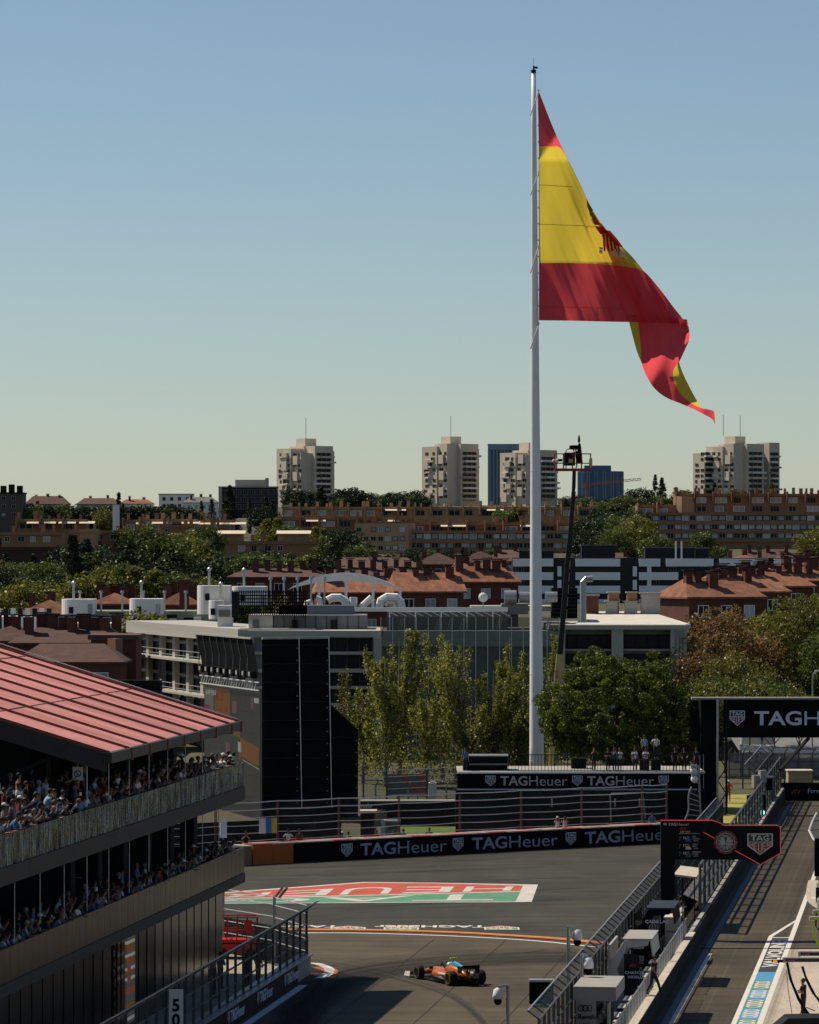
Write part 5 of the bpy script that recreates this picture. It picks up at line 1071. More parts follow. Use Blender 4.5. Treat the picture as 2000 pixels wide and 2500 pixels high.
MB().lathe([(.02, 0), (.16, .4), (.14, .8), (.03, 1.0)], (x1 - .02, YB - .62, z0 + .1), 8).build('rolled_sling', BYEL, t)
MB().bar((x0 + .05, YB, z0), (x0 + .05, YB, z0 - 12), .03).build('hanging_cable', DARK, t)

# ================================================================ viewing deck with banner
YD = 300; t = thing('viewing_deck', 'raised viewing deck with black watch banner and bar railing', 'platform', (at(1420, 0, YD).x, YD, 0))
fbox('deck_floor', 1117, 1722, 1884, 1889, YD, 8, CONC, t); fbox('dark_skirt', 1118, 1722, 1926, 2027, YD + .3, 7, DGREEN, t); fbox('banner_back', 1117, 1702, 1889, 1927, YD - .1, .25, BLACK, t)
fbox('banner_edge', 1117, 1702, 1926, 1929, YD - .2, .3, WIRE, t); fbox('banner_edge', 1117, 1702, 1886, 1889, YD - .25, .3, WIRE, t)
for px, w, s in ((1184, 0, 1), (1396, 0, 1), (1607, 0, 1)): taglogo(t, at(px, 1919, YD - .2), (1, 0, 0), (0, 0, 1), 25 * .03, word=px < 1600, lm=mat('cream_lettering', (.5, .47, .42), .5), gap=38 * .03, wt=163 * .03)
def bar_rail(x0, x1, yt, yb, Y, par, m=DARK, step=8):
    p, q = at(x0, yt, Y), at(x1, yb, Y); b = MB(); b.bar((p.x, Y, p.z), (q.x, Y, p.z), .06); b.bar((p.x, Y, q.z + .12), (q.x, Y, q.z + .12), .05); b.build('rail', m, par); n = int((x1 - x0) / step)
    for i in range(n + 1): x = lerp(p.x, q.x, i / n); blk('baluster', par, (x, Y, (p.z + q.z) / 2), (.035, .035, p.z - q.z), m)
bar_rail(1242, 1716, 1843, 1885, YD + .4, t); bar_rail(1700, 1718, 1843, 1960, YD + .5, t, STEEL)
fbox('black_cabin', 1131, 1240, 1848, 1884, YD + 1.5, 2.5, DGREEN, t); fbox('cabin_top', 1129, 1242, 1845, 1848, YD + 1.4, 2.7, CONCD, t); fbox('cabin_beam', 1146, 1240, 1864, 1868, YD + 1.4, .2, CONCD, t)
for px in (1265, 1330, 1385, 1425): fbox('back_post', px, px + 2, 1843, 1885, YD + 7, .1, DARK, t)
fbox('crate', 1397, 1432, 1852, 1884, YD + 4, 1.5, DGREEN, t)
# ================================================================ banner bridge over the pit exit
YG = 318; t = thing('banner_bridge', 'black bridge banner across the pit exit on dark tower', 'gantry', (at(1760, 0, YG).x, YG, 0))
fbox('banner', 1768, 2080, 1708, 1801, YG, .5, BLACK, t); fbox('top_edge', 1690, 2080, 1703, 1708, YG, 1.2, CONC, t); fbox('tower_sheet', 1712, 1750, 1708, 2000, YG + 1, 4, DGREEN, t)
fbox('tower_side', 1690, 1752, 1710, 1810, YG + 4, 3, DARK, t)
taglogo(t, at(1780, 1772, YG - .08), (1, 0, 0), (0, 0, 1), 37 * YG / F, gap=62 * YG / F, wt=285 * YG / F)
b = MB()
for px in (1752, 1774): p = at(px, 1708, YG); MB().bar((p.x, YG, 0), p, .16).build('truss_leg', DARK if px > 1760 else STEEL, t)
for k in range(9): p, q = at(1753 + (k % 2) * 20, 1720 + k * 31, YG), at(1773 - (k % 2) * 20, 1751 + k * 31, YG); MB().bar(p, q, .08).build('truss_brace', DARK, t)
MB().bar(at(1975, 1802, YG), at(1905, 1880, YG - 8), .2).build('stay', DARK, t)
# ================================================================ run-off wall with catch fence
t = thing('barrier_wall', 'black padded barrier wall with watch lettering and orange end', 'barrier', g(1100, 2085))
W0, W1 = g(617, 2112), g(1640, 2057.5); W0.z = W1.z = 0; wd = (W1 - W0).normalized(); wn_ = Vector((wd.y, -wd.x, 0)); WL = (W1 - W0).length; WH = 1.28; wr = math.atan2(wd.y, wd.x)
def wp(s, o=0, z=0): return W0 + wd * s - wn_ * o + Vector((0, 0, z))      # s along, o behind
def s_of(px):   # arc position where the wall meets an image column
    k = (px - CX) / F; return (k * W0.y - W0.x) / (wd.x - k * wd.y)
n = 22; e0, e1 = s_of(632), s_of(735)
for i in range(n):
    a_, b_ = WL * i / n, WL * (i + 1) / n; c = wp((a_ + b_) / 2, .65, WH / 2)
    m = ORANGE if (a_ + b_) / 2 < e1 and (a_ + b_) / 2 > e0 else (CONC if (a_ + b_) / 2 < e0 else BLACK)
    blk('barrier_block', t, c, (b_ - a_ - .015, 1.3, WH), m, wr)
    for k, mm in ((0, CREAM), (1, REDL), (2, CREAM)): blk('top_board', t, wp((a_ + b_) / 2, .22 + k * .44, WH + .04), (b_ - a_ - .02, .42, .08), REDL if (i * 3 + k) % 4 == 0 else mm, wr)
for px in (832, 1104, 1380): taglogo(t, wp(s_of(px), -.02, .2), wd, (0, 0, 1), .88, gap=(s_of(px + 48) - s_of(px)), wt=s_of(px + 258) - s_of(px + 48), lm=mat('blue_grey_lettering', (.30, .34, .42), .5))
blk('end_block', t, wp(-.9, 1.0, .6), (1.5, 2.2, 1.2), BRICK, wr); blk('end_cap', t, wp(-.9, 1.0, 1.24), (1.6, 2.3, .08), CREAM, wr)
fn_ = thing('catch_fence', 'catch fence with red posts and white cables on barrier wall', 'fence', wp(WL / 2, 1.5))
FP = mat('reddish_post', (.24, .085, .06), .6, .2); posts = [s_of(px) for px in (430, 556, 708, 858, 1005, 1154, 1304, 1452, 1600, 1660)]
for s in posts:
    for d in (-.05, .06): MB().bar(wp(s + d, 1.45, 0), wp(s + d, 1.45, 4.0), .07, .1).build('post', FP if d < 0 else FENCE, fn_)
for j in range(6):
    z = 1.5 + .5 * j
    for a_, b_ in zip(posts, posts[1:]):
        pts = [wp(lerp(a_, b_, q / 6), 1.42, z - .05 * math.sin(math.pi * q / 6)) for q in range(7)]; MB().tube(pts, .035 if j in (4, 5) else .022, 5).build('cable', WIRE, fn_)
for a_, b_ in zip(posts, posts[1:]):
    MB().add([wp(a_, 1.5, 1.3), wp(b_, 1.5, 1.3), wp(b_, 1.5, 4.0), wp(a_, 1.5, 4.0)], [(0, 1, 2, 3)]).build('mesh_panel', MESHP, fn_)
# dark sheets and clutter behind the fence
bk = thing('dark_hoarding', 'dark green hoarding behind the catch fence under deck', 'hoarding', (at(1400, 0, 296).x, 296, 0))
for k in range(9):
    x0 = 1112 + k * 68; p, q = at(x0, 1930, 297), at(x0 + 67, 1930, 297); MB().box(((p.x + q.x) / 2, 297, p.z / 2), (q.x - p.x - .02, .12, p.z)).build('hoarding_panel', DGREEN, bk)
MB().tube([at(1492, 2005, 296.6), at(1490, 1942, 296.6), at(1493, 1938, 296.6), at(1568, 1936, 296.6), at(1570, 1940, 296.6), at(1576, 2000, 296.6)], .06, 6).build('arch_frame', CONC, bk)
for px in (1346, 1500, 1560): fbox('sign_plate', px, px + 4, 1950, 1970, 296.6, .1, CONC, bk)
bk2 = thing('dark_hoarding', 'dark hoarding behind the barrier end below video screen', 'hoarding', wp(s_of(660), 2.4))
for k in range(7): s0, s1 = s_of(450 + k * 62), s_of(511 + k * 62); MB().box(wp((s0 + s1) / 2, 2.4, 1.35), (s1 - s0, .12, 2.7), wr).build('hoarding_panel', DGREEN, bk2)
# sunlit low wall and second fence behind
YF = 306; t = thing('concrete_wall', 'low sunlit concrete wall behind the second catch fence', 'wall', (at(1000, 0, YF).x, YF, 0))
a_, b_ = at(915, 1985, YF - 3), at(1112, 1968, YF + 5)
MB().prism([(a_.x, a_.y, 0), (b_.x, b_.y, 0), (b_.x, b_.y, 1.35), (a_.x, a_.y, 1.2)], (0, .5, 0)).build('wall_body', mat('tan_wall', (.34, .27, .16), .85, .2), t)
t = thing('second_catch_fence', 'catch fence with yellowish posts beside the screen tower', 'fence', (at(1000, 0, 309).x, 309, 0))
for k, px in enumerate((888, 918, 945, 998, 1043, 1091)):
    MB().bar(at(px, 2010, 309), at(px - 1, 1880 + (k % 2) * 40, 309), .13).build('post', mat('yellow_grey_post', (.30, .27, .14), .6) if k % 2 else FENCE, t); MB().bar(at(px - 1, 1880 + (k % 2) * 40, 309), at(px + 6, 1868 + (k % 2) * 40, 308.5), .09).build('post_arm', STEEL, t)
for j in range(8): MB().bar(at(880, 1885 + j * 15, 309.2), at(1118, 1873 + j * 15, 309.2), .045).build('cable', WIRE, t)
MB().add([at(880, 2010, 309.3), at(1118, 2005, 309.3), at(1118, 1873, 309.3), at(880, 1885, 309.3)], [(0, 1, 2, 3)]).build('mesh_panel', MESHP, t)
t = thing('red_banner', 'faded red emblem banner behind the second fence', 'banner', at(990, 1985, 316)); t.location.z = 0; t['_w'] = tuple(t.location)
fbox('banner_sheet', 945, 1045, 1890, 1945, 316, .1, CONCD, t)
MB().poly([at(972, 1892, 315.9), at(988, 1893, 315.9), at(1043, 1938, 315.9), at(1043, 1942, 315.9), at(1028, 1940, 315.9)]).poly([at(1022, 1890, 315.88), at(1038, 1888, 315.88), at(1043, 1915, 315.88), at(1030, 1918, 315.88)]).build('emblem', mat('faded_red', (.4, .08, .07), .8), t)
for px in (970, 1020): MB().bar((at(px, 0, 316.2).x, 316.2, 0), at(px, 1890, 316.2), .08).build('stake', DARK, t)
t = thing('white_container', 'small white plastic water tank behind the second fence', 'tank', (at(1057, 0, 314).x, 314, 0)); fbox('tank_body', 1047, 1066, 1912, 1950, 314, 1, WALLW, t); fbox('tank_stand', 1047, 1066, 1950, 1996, 314, 1, DARK, t); fbox('tank_lid', 1050, 1063, 1908, 1912, 314.2, .6, CONC, t)
t = thing('black_container', 'black equipment container with lettering at screen foot', 'container', (at(915, 0, 304).x, 304, 0)); fbox('body', 880, 1112, 1958, 1982, 304, 1.5, BLACK, t); fbox('body_edge', 880, 1112, 1955, 1958, 303.9, 1.6, CONC, t); fbox('plinth', 880, 1112, 1982, 2016, 304.2, 1.2, BLACK, t); put('lettering', text_mesh('nula', WHITE2), t, frame(at(881, 1972, 303.8), (1, 0, 0), (0, 0, 1), (.5, .5, 1)))
t = thing('fuel_cabinet', 'white service cabinet with dark lettering beside the turf', 'cabinet', (at(955, 0, 289).x, 289, 0)); fbox('body', 932, 978, 2003, 2052, 289, .8, CONC, t); fbox('side_column', 930, 941, 2002, 2052, 288.7, .3, WALLW, t); fbox('panel', 944, 976, 2006, 2014, 288.8, .2, CONCD, t); put('lettering', text_mesh('samy', BLACK, bold=.02), t, frame(at(948, 2024, 288.8), (1, 0, 0), (0, 0, 1), (.42, .42, 1)))
t = thing('striped_flag', 'white blue and yellow flag tied to the catch fence', 'flag', wp(s_of(684), 1.35))
for k, m in enumerate((WALLW, BLUE, YELLOW)):
    q0, q1 = s_of(661 + k * 15.3), s_of(661 + (k + 1) * 15.3); V = [wp(lerp(q0, q1, i / 4), 1.36 + .06 * math.sin(i * 1.5 + k), 1.9 + 1.0 * j) for j in (0, 1) for i in range(5)]; MB().add(V, [(i, i + 1, i + 6, i + 5) for i in range(4)]).build('stripe', m, t)
t = thing('marshal_board', 'white lap number board on post behind barrier end', 'sign', wp(s_of(572), 1.2)); q = wp(s_of(572), 1.3, 2.3); blk('board', t, q, (.5, .08, 1.1), WALLW, wr); blk('post', t, (q.x, q.y + .06, 1.2), (.06, .06, 2.4), STEEL)
put('lettering', text_mesh('E1', RED, bold=.02), t, frame(q + wn_ * .06 + Vector((-.18, 0, .1)), wd, (0, 0, 1), (.3, .35, 1))); put('lettering', text_mesh('T', RED, bold=.02), t, frame(q + wn_ * .06 + Vector((-.1, 0, -.4)), wd, (0, 0, 1), (.3, .4, 1)))
t = thing('red_kiosk', 'orange-red marshal shelter with cream top behind wall', 'shelter', (at(897, 0, 288).x, 288, 0)); fbox('back', 880, 918, 1985, 2050, 289, .1, BRICKD, t); fbox('side', 914, 919, 1985, 2050, 287.5, 1.5, BRICK, t); fbox('roof', 879, 920, 1980, 1985, 287.3, 2, CREAM, t); fbox('side', 880, 883, 1985, 2050, 287.5, 1.5, BRICKD, t)

# ================================================================ main-straight debris fence (right side of the straight)
def mesh_material(): return MESHD
def debris_fence(name, label, x0, ya, yb, step, zlo, zhi, over, grp=None, bar=.06, panelm=MESHD, wall=None, side=-1, railn=4, x1=None, close=False):
    """posts + rails + mesh panels along the straight; overhang leans by over metres at the top"""
    t = thing(name, label, 'fence', S(x0, (ya + yb) / 2), grp); n = int((yb - ya) / step)
    def X(Y): return x0 if x1 is None else lerp(x0, x1, (Y - ya) / (yb - ya))
    for i in range(n + 1):
        Y = ya + (yb - ya) * i / n
        MB().bar(S(X(Y), Y, 0), S(X(Y), Y, zhi), .12 if bar > .08 else bar * 2, .55 if bar > .08 else bar * 2).build('post', FENCE, t)
        if over: MB().bar(S(X(Y), Y, zhi), S(X(Y) + side * over, Y, zhi + over * .75), .06).build('post_arm', FENCE, t)
    for i in range(n):
        Y0, Y1 = ya + (yb - ya) * i / n, ya + (yb - ya) * (i + 1) / n
        MB().add([S(X(Y0), Y0, zlo), S(X(Y1), Y1, zlo), S(X(Y1), Y1, zhi), S(X(Y0), Y0, zhi)], [(0, 1, 2, 3)]).build('mesh_panel', panelm, t)
        if over: MB().add([S(X(Y0), Y0, zhi), S(X(Y1), Y1, zhi), S(X(Y1) + side * over, Y1, zhi + over * .75), S(X(Y0) + side * over, Y0, zhi + over * .75)], [(0, 1, 2, 3)]).build('overhang_panel', panelm, t)
        for j in range(railn):
            z = lerp(zlo, zhi, j / (railn - 1)); MB().bar(S(X(Y0), Y0, z), S(X(Y1), Y1, z), bar).build('rail', FENCE, t)
        if over: MB().bar(S(X(Y0) + side * over, Y0, zhi + over * .75), S(X(Y1) + side * over, Y1, zhi + over * .75), .05).build('rail', STEEL, t)
    return t
debris_fence('debris_fence', 'tall curved debris fence between main straight and pit stands', -14.45, 150, 280, 1.9, .9, 3.2, .42, railn=4)
tw = thing('straight_wall', 'grey concrete wall under the tall debris fence', 'wall', S(-14.6, 200))
for k in range(33): MB().box(S(-14.6, 152 + 4 * k, .45), (.35, 3.97, .9), ROT).build('wall_segment', CONC, tw)
debris_fence('pit_wall_fence', 'straight mesh fence on the pit wall beyond the scoreboard', -12.5, 219, 334, 4.3, 1.15, 3.6, 0, railn=4, bar=.1, panelm=MESHP)
tw = thing('pit_wall', 'dark pit lane wall with pale top edge', 'wall', S(-12.5, 250))
for k in range(46):
    Y0 = 152 + 4 * k
    if Y0 > 332: break
    MB().box(S(-12.3, Y0, .52), (.4, 3.97, 1.04), ROT).build('wall_segment', mat('dark_pit_wall', (.03, .032, .033), .9, spec=.05), tw); MB().box(S(-12.3, Y0, 1.08), (.42 if Y0 < 208 else .2, 3.97, .08), ROT).build('wall_cap', CREAM if Y0 < 208 else CONC, tw)
# overhang part of the far pit fence and its boxes
debris_fence('far_overhang_fence', 'leaning overhang fence by the pit exit lights', -13.3, 305, 338, 5, 2.8, 3.9, .8, railn=3, panelm=MESHP)
t = thing('traffic_light', 'pit exit traffic light with green lamp lit', 'traffic light', S(-12.5, 300)); p = at(1847, 1975, 300)
MB().box((p.x - .42, 300, p.z + .25), (.55, .4, 1.5)).build('lamp_box', BLACK, t); MB().box((p.x + .42, 300, p.z + .25), (.55, .4, 1.5)).build('lamp_box', BLACK, t)
MB().lathe([(.001, -.02), (.19, -.02), (.19, .02)], (p.x + .4, 299.75, p.z - .25), 16, axis='y').build('green_lamp', mat('green_lamp_glow', (.1, .7, .6), .4, emit=(.25, 1.0, .85), es=2.0), t); MB().bar((p.x, 300.3, 1), (p.x, 300.3, p.z + 1.1), .12).build('mast', STEEL, t)
for dx in (-.3, .3): MB().box((p.x + .2 + dx * .8, 300, p.z + 2.2 + dx * .6), (.5, .4, .9), .4).build('beacon_box', CONC, t)
t = thing('black_signal_board', 'black rectangular signal board on the pit exit fence', 'sign', S(-12.5, 305)); fbox('board', 1856, 1886, 1901, 1930, 305, .3, BLACK, t); fbox('board_top', 1850, 1888, 1895, 1899, 305, .3, STEEL, t); fbox('board_post', 1869, 1872, 1930, 2020, 305.3, .1, STEEL, t)
t = thing('pit_exit_wall', 'black race-series wall closing the pit exit road', 'barrier', g(1960, 1957)); 
for k in range(5): p, q = at(1903 + k * 40, 1912, 335), at(1942 + k * 40, 1912, 335); MB().box(((p.x + q.x) / 2, 335.5, p.z / 2), (q.x - p.x, .9, p.z)).build('barrier_block', BLACK, t)
put('lettering', text_mesh('Formula 1', WHITE2), t, frame(at(1972, 1936, 334.9), (1, 0, 0), (0, 0, 1), (.5, .5, 1)))
F1R = mat('series_red', (.45, .03, .03), .5)
def f1logo(par, o, xa, up, h):
    k = 'f1'
    if k not in _TX:
        b = MB(); b.prism([(0, 0, 0), (.35, .62, 0), (.62, .8, 0), (1.5, .8, 0), (1.35, .6, 0), (.75, .6, 0), (.55, .45, 0), (.3, 0, 0)], (0, 0, .02)); b.prism([(.55, 0, 0), (.75, .35, 0), (1.2, .42, 0), (1.35, .55, 0), (1.22, .33, 0), (.95, .25, 0), (.8, 0, 0)], (0, 0, .02)); b.prism([(1.35, 0, 0), (1.7, .8, 0), (2.0, .8, 0), (1.62, 0, 0)], (0, 0, .02)); _TX[k] = b.mesh('series_emblem', F1R)
    put('series_emblem', _TX[k], par, frame(o, xa, up, (h, h, 1)))
f1logo(t, at(1932, 1938, 334.9), (1, 0, 0), (0, 0, 1), .4)
t = thing('sand_block', 'tan wooden crate block behind the pit exit wall', 'crate', g(1955, 1925)); t.location = (at(1955, 0, 342).x, 342, 0); t['_w'] = tuple(t.location); fbox('box', 1925, 1984, 1884, 1912, 342, 2, mat('tan_board', (.42, .3, .15), .8, .15), t); fbox('plinth', 1928, 1982, 1912, 1960, 342.2, 1.6, CONCD, t); fbox('lid', 1923, 1986, 1881, 1884, 341.9, 2.2, CREAM, t)
t = thing('exit_road_fence', 'grey mesh fence along the road behind the pit exit', 'fence', (at(1900, 0, 352).x, 352, 0))
for k in range(9): px = 1780 + k * 34; MB().bar((at(px, 0, 352).x, 352, 0), at(px, 1838, 352), .12).build('post', FENCE, t); MB().bar(at(px, 1838, 352), at(px + 8, 1826, 351), .08).build('post_arm', FENCE, t)
for j in range(5): MB().bar(at(1780, 1842 + j * 18, 352), at(2060, 1840 + j * 18, 352), .05).build('rail', FENCE, t)
MB().add([(at(1780, 0, 352).x, 352.1, 1), (at(2060, 0, 352).x, 352.1, 1), at(2060, 1838, 352.1), at(1780, 1838, 352.1)], [(0, 1, 2, 3)]).build('mesh_panel', mat('lilac_sheet', (.22, .21, .22), .7, .15, alpha=.75), t)
road = MB().poly([(at(1800, 0, 380).x, 372, 1.6), (60, 360, 1.6), (60, 390, 3.4), (at(1800, 0, 380).x, 396, 3.4)]).build('exit_road', CONCD); tag(road, kind='structure')
t = thing('roadside_wall', 'curving pale roadside wall behind the banner bridge', 'wall', (35, 372, 0)); MB().prism([at(1806, 1832, 372), at(2020, 1846, 366), at(2020, 1836, 366), at(1806, 1818, 372)], (0, .6, 0)).build('wall_body', WALLW, t); fbox('parapet_post', 1806, 1812, 1818, 1990, 372.7, .5, CONC, t); fbox('white_panel', 1810, 1890, 1800, 1818, 380, .5, WALLW, t); fbox('panel_post', 1811, 1816, 1818, 1850, 380.1, .3, CONC, t)
t = thing('street_lamp', 'curved grey street lamp on the bank at right edge', 'street lamp', (at(1984, 0, 380).x, 380, 2)); MB().tube([(at(1984, 0, 380).x, 380, 1), at(1984, 1660, 380), at(1986, 1645, 380), at(1994, 1638, 380)], .08, 6).build('mast', STEEL, t); MB().box(at(1997, 1638, 380), (.5, .3, .15)).build('lamp_head', WALLW, t)
t = thing('camera_mast', 'tall white mast with two dome cameras by the barrier', 'camera mast', g(1718, 2030)); p = at(1706, 1870, 288); p2 = at(1714, 2040, 288); MB().bar((p2.x, 288, 0), p, .12).build('mast', CONC, t)
for (px, py) in ((1694, 1882), (1696, 1902)):
    q = at(px, py, 288); MB().sphere(q, .26, 12, 8, sc=(1, 1, 1.1)).build('camera_dome', WALLW, t, smooth=True); MB().box(q + Vector((0, 0, .3)), (.4, .35, .25)).build('camera_body', CONC, t); MB().bar(q + Vector((0, 0, .42)), at(1708, py - 12, 288), .07).build('bracket', CONC, t)
t = thing('fence_end_panel', 'twisted end panel of debris fence beside camera mast', 'fence', g(1695, 2030)); V = []
for q in range(7):
    f = q / 6; V += [at(lerp(1672, 1690, f) + 4 * math.sin(f * 6), lerp(2003, 1921, f), 287), at(lerp(1712, 1708, f), lerp(2003, 1935, f), 287.5)]
MB().add(V, [(2 * i, 2 * i + 1, 2 * i + 3, 2 * i + 2) for i in range(6)]).build('mesh_panel', MESHD, t); MB().tube(V[0::2], .06, 5).build('edge_tube', STEEL, t)
for q in range(1, 6): MB().bar(V[2 * q], V[2 * q + 1], .05).build('rail', STEEL, t)
MB().bar(V[1], (V[1].x, V[1].y, 0), .1).build('post', STEEL, t)
# right-hand fence of the pit exit
t = thing('right_pit_fence', 'dark mesh fence bulging over the right pit barrier', 'fence', g(1995, 2150)); V = []
prof = [(1994, 1985), (1984, 2005), (1976, 2028), (1986, 2048), (2010, 2070)]
for k, (px, py) in enumerate(prof): V += [at(px, py, 262 - k * 3), at(px + 50, py - 6, 262 - k * 3)]
MB().add(V, [(2 * i, 2 * i + 1, 2 * i + 3, 2 * i + 2) for i in range(4)]).build('mesh_panel', MESHD, t); MB().tube(V[0::2], .07, 5).build('edge_tube', WIRE, t)
for i in range(5): MB().bar(V[2 * i], V[2 * i + 1], .05).build('rail', FENCE, t)
fbox('fence_panel', 1989, 2060, 2048, 2140, 250, .1, DGREEN, t)
MB().bar((at(2030, 0, 250.2).x, 250.2, 0), at(2030, 2060, 250.2), .12).build('post', FENCE, t)
t = thing('pit_entry_barrier', 'white and black padded barrier rounding the pit corner', 'barrier', g(1995, 2250))
for k, (px, py) in enumerate(((1990, 2130), (1989, 2150), (1992, 2172), (2000, 2192))):
    p = g(px + 22, py + 55); MB().lathe([(.4, 0), (.45, .1), (.45, .7), (.4, .8)], (p.x, p.y, 0), 14).build('padded_block', CONC if k % 2 == 0 else BLACK, t, smooth=False)
put('lettering', text_mesh('P', BLACK, bold=.03), t, frame(at(1991, 2185, 236), (1, 0, 0), (0, 0, 1), (.6, .6, 1)))
band([g(1986, 2150), g(1980, 2185), g(1988, 2205), g(2010, 2220)], .6, .02, PAD, 'kerb')
# ================================================================ grandstand
ROOFM = mat('red_metal_roof', (.54, .215, .18), .65, .3, .4, fine=.25, stretch=(.15, 2.0, 1), ovar=.12)
SEAMM = mat('rusty_seam', (.22, .065, .04), .7, .3, 2)
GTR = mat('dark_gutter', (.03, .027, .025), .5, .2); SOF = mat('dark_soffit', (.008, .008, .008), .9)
def wavy_metal(name, col, rough, bump, sx, metal=1.0, dist=.3, painted_reflections=False):
    m = bpy.data.materials.new(name); m.use_nodes = True; N = m.node_tree.nodes; L = m.node_tree.links; b = N['Principled BSDF']
    tc = N.new('ShaderNodeTexCoord'); mp = N.new('ShaderNodeMapping'); mp.inputs['Scale'].default_value = sx; L.new(tc.outputs['Object'], mp.inputs[0])
    oi = N.new('ShaderNodeObjectInfo'); ad = N.new('ShaderNodeVectorMath'); ad.operation = 'ADD'; L.new(mp.outputs[0], ad.inputs[0])
    scv = N.new('ShaderNodeVectorMath'); scv.operation = 'SCALE'; scv.inputs[0].default_value = (31, 17, 43); L.new(oi.outputs['Random'], scv.inputs['Scale']); L.new(scv.outputs[0], ad.inputs[1])
    nz = N.new('ShaderNodeTexNoise'); nz.inputs['Scale'].default_value = 1.0; nz.inputs['Detail'].default_value = 4; L.new(ad.outputs[0], nz.inputs[0])
    bp = N.new('ShaderNodeBump'); bp.inputs['Strength'].default_value = bump; bp.inputs['Distance'].default_value = dist; L.new(nz.outputs['Fac'], bp.inputs['Height']); L.new(bp.outputs[0], b.inputs['Normal'])
    if painted_reflections:  # pale and dark reflections painted into the base colour as streaks
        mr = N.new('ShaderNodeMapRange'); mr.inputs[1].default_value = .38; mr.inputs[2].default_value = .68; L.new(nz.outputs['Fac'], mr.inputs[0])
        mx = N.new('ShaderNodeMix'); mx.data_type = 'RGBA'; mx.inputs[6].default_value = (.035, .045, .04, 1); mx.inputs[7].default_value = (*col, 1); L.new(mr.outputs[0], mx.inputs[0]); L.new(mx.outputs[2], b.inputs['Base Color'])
    else: b.inputs['Base Color'].default_value = (*col, 1)
    b.inputs['Metallic'].default_value = metal; b.inputs['Roughness'].default_value = rough; return m
MIRR = wavy_metal('streak_painted_mirror', (.40, .44, .38), .14, 1.0, (1, 7, .8), dist=1.2, painted_reflections=True)  # parapet mirror with its reflection streaks put into the colour
BRUSH = wavy_metal('brushed_bronze_panel', (.055, .051, .041), .28, .12, (1.5, 1.5, .6)); BRUSH_LIT = wavy_metal('reflection_lit_panel', (.27, .25, .22), .3, .1, (1, 1, .5))  # second metal is lighter, painting light thrown on by reflections
GX = -33.5; GY0, GY1 = 120, 199.0
gs = thing('grandstand', 'three-level grandstand with red metal roof and mirrored parapets', 'grandstand', S(-38, 175))
def sbox(name, x0, x1, ya, yb, z0, z1, m, par=None):
    return blk(name, par or gs, S((x0 + x1) / 2, (ya + yb) / 2, (z0 + z1) / 2), ((x1 - x0) * .992, (yb - ya) / math.cos(ROT), z1 - z0), m, ROT)
FASC = mat('dark_fascia', (.06, .055, .046), .6, .15, .6, spec=.1); FLOORM = mat('dark_deck', (.05, .048, .045), .8)
for z0, z1, zf in ((8.3, 8.95, 8.92), (4.3, 4.75, 4.72)):
    for k in range(10): Ya = GY0 + (GY1 - GY0) * k / 10; Yb = GY0 + (GY1 - GY0) * (k + 1) / 10; sbox('fascia_panel', GX - .2, GX + .05, Ya, Yb - .03, z0, z1, FASC)
    sbox('floor_slab', GX - 14, GX - .21, GY0, GY1 - .05, z0 + .02, zf, FLOORM)
for k in range(64):
    Y0 = GY1 - (k + 1) * 1.2
    if Y0 < GY0: break
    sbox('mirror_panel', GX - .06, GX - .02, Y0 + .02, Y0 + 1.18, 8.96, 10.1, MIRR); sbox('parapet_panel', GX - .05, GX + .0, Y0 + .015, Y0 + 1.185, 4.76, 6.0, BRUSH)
for k in range(9): x = GX - .1 - k * 1.2; 
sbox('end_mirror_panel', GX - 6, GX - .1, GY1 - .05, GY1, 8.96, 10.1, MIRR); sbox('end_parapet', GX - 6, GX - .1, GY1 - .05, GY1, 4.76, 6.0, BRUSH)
for k in range(40):
    Y0 = 197.5 - (k + 1) * 1.9
    if Y0 < GY0: break
    sbox('wall_panel', GX - .9, GX - .8, Y0 + .06, Y0 + 1.84, .02, 4.28, BRUSH_LIT if k < 9 else BRUSH); sbox('panel_joint', GX - .88, GX - .78, Y0 - .03, Y0 + .05, .02, 4.28, BLACK)  # right-hand panels carry reflected light in their lighter metal colour
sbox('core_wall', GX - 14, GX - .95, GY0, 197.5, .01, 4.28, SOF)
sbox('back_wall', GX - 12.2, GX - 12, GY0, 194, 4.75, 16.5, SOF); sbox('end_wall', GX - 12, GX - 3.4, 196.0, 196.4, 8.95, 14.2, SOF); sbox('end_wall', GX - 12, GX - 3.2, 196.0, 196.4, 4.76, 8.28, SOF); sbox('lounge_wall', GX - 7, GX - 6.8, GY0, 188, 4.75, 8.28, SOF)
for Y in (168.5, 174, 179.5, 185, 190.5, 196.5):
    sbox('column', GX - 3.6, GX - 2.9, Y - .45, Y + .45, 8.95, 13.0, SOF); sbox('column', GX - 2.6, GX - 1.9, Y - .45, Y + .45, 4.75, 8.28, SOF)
for k in range(13):
    Y = 142 + k * 4.3; MB().bar(S(GX - .3, Y, 6.0), S(GX - .3, Y, 8.28), .03).build('glazing_cable', WIRE, gs)
    if Y > 163: MB().bar(S(GX - .3, Y, 10.1), S(GX - .3, Y, 12.0), .03).build('glazing_cable', WIRE, gs)
for k, (x, z) in enumerate(((-1.6, 9.25), (-2.5, 9.55), (-3.4, 9.85))): sbox('step', GX + x - 6, GX + x + .45, GY0, 176 - k * 3, 8.93, z, FLOORM)
for k, (x, z) in enumerate(((-1.6, 5.0), (-2.5, 5.25))): sbox('step', GX + x - 3, GX + x + .45, GY0, 182, 4.74, z, FLOORM)
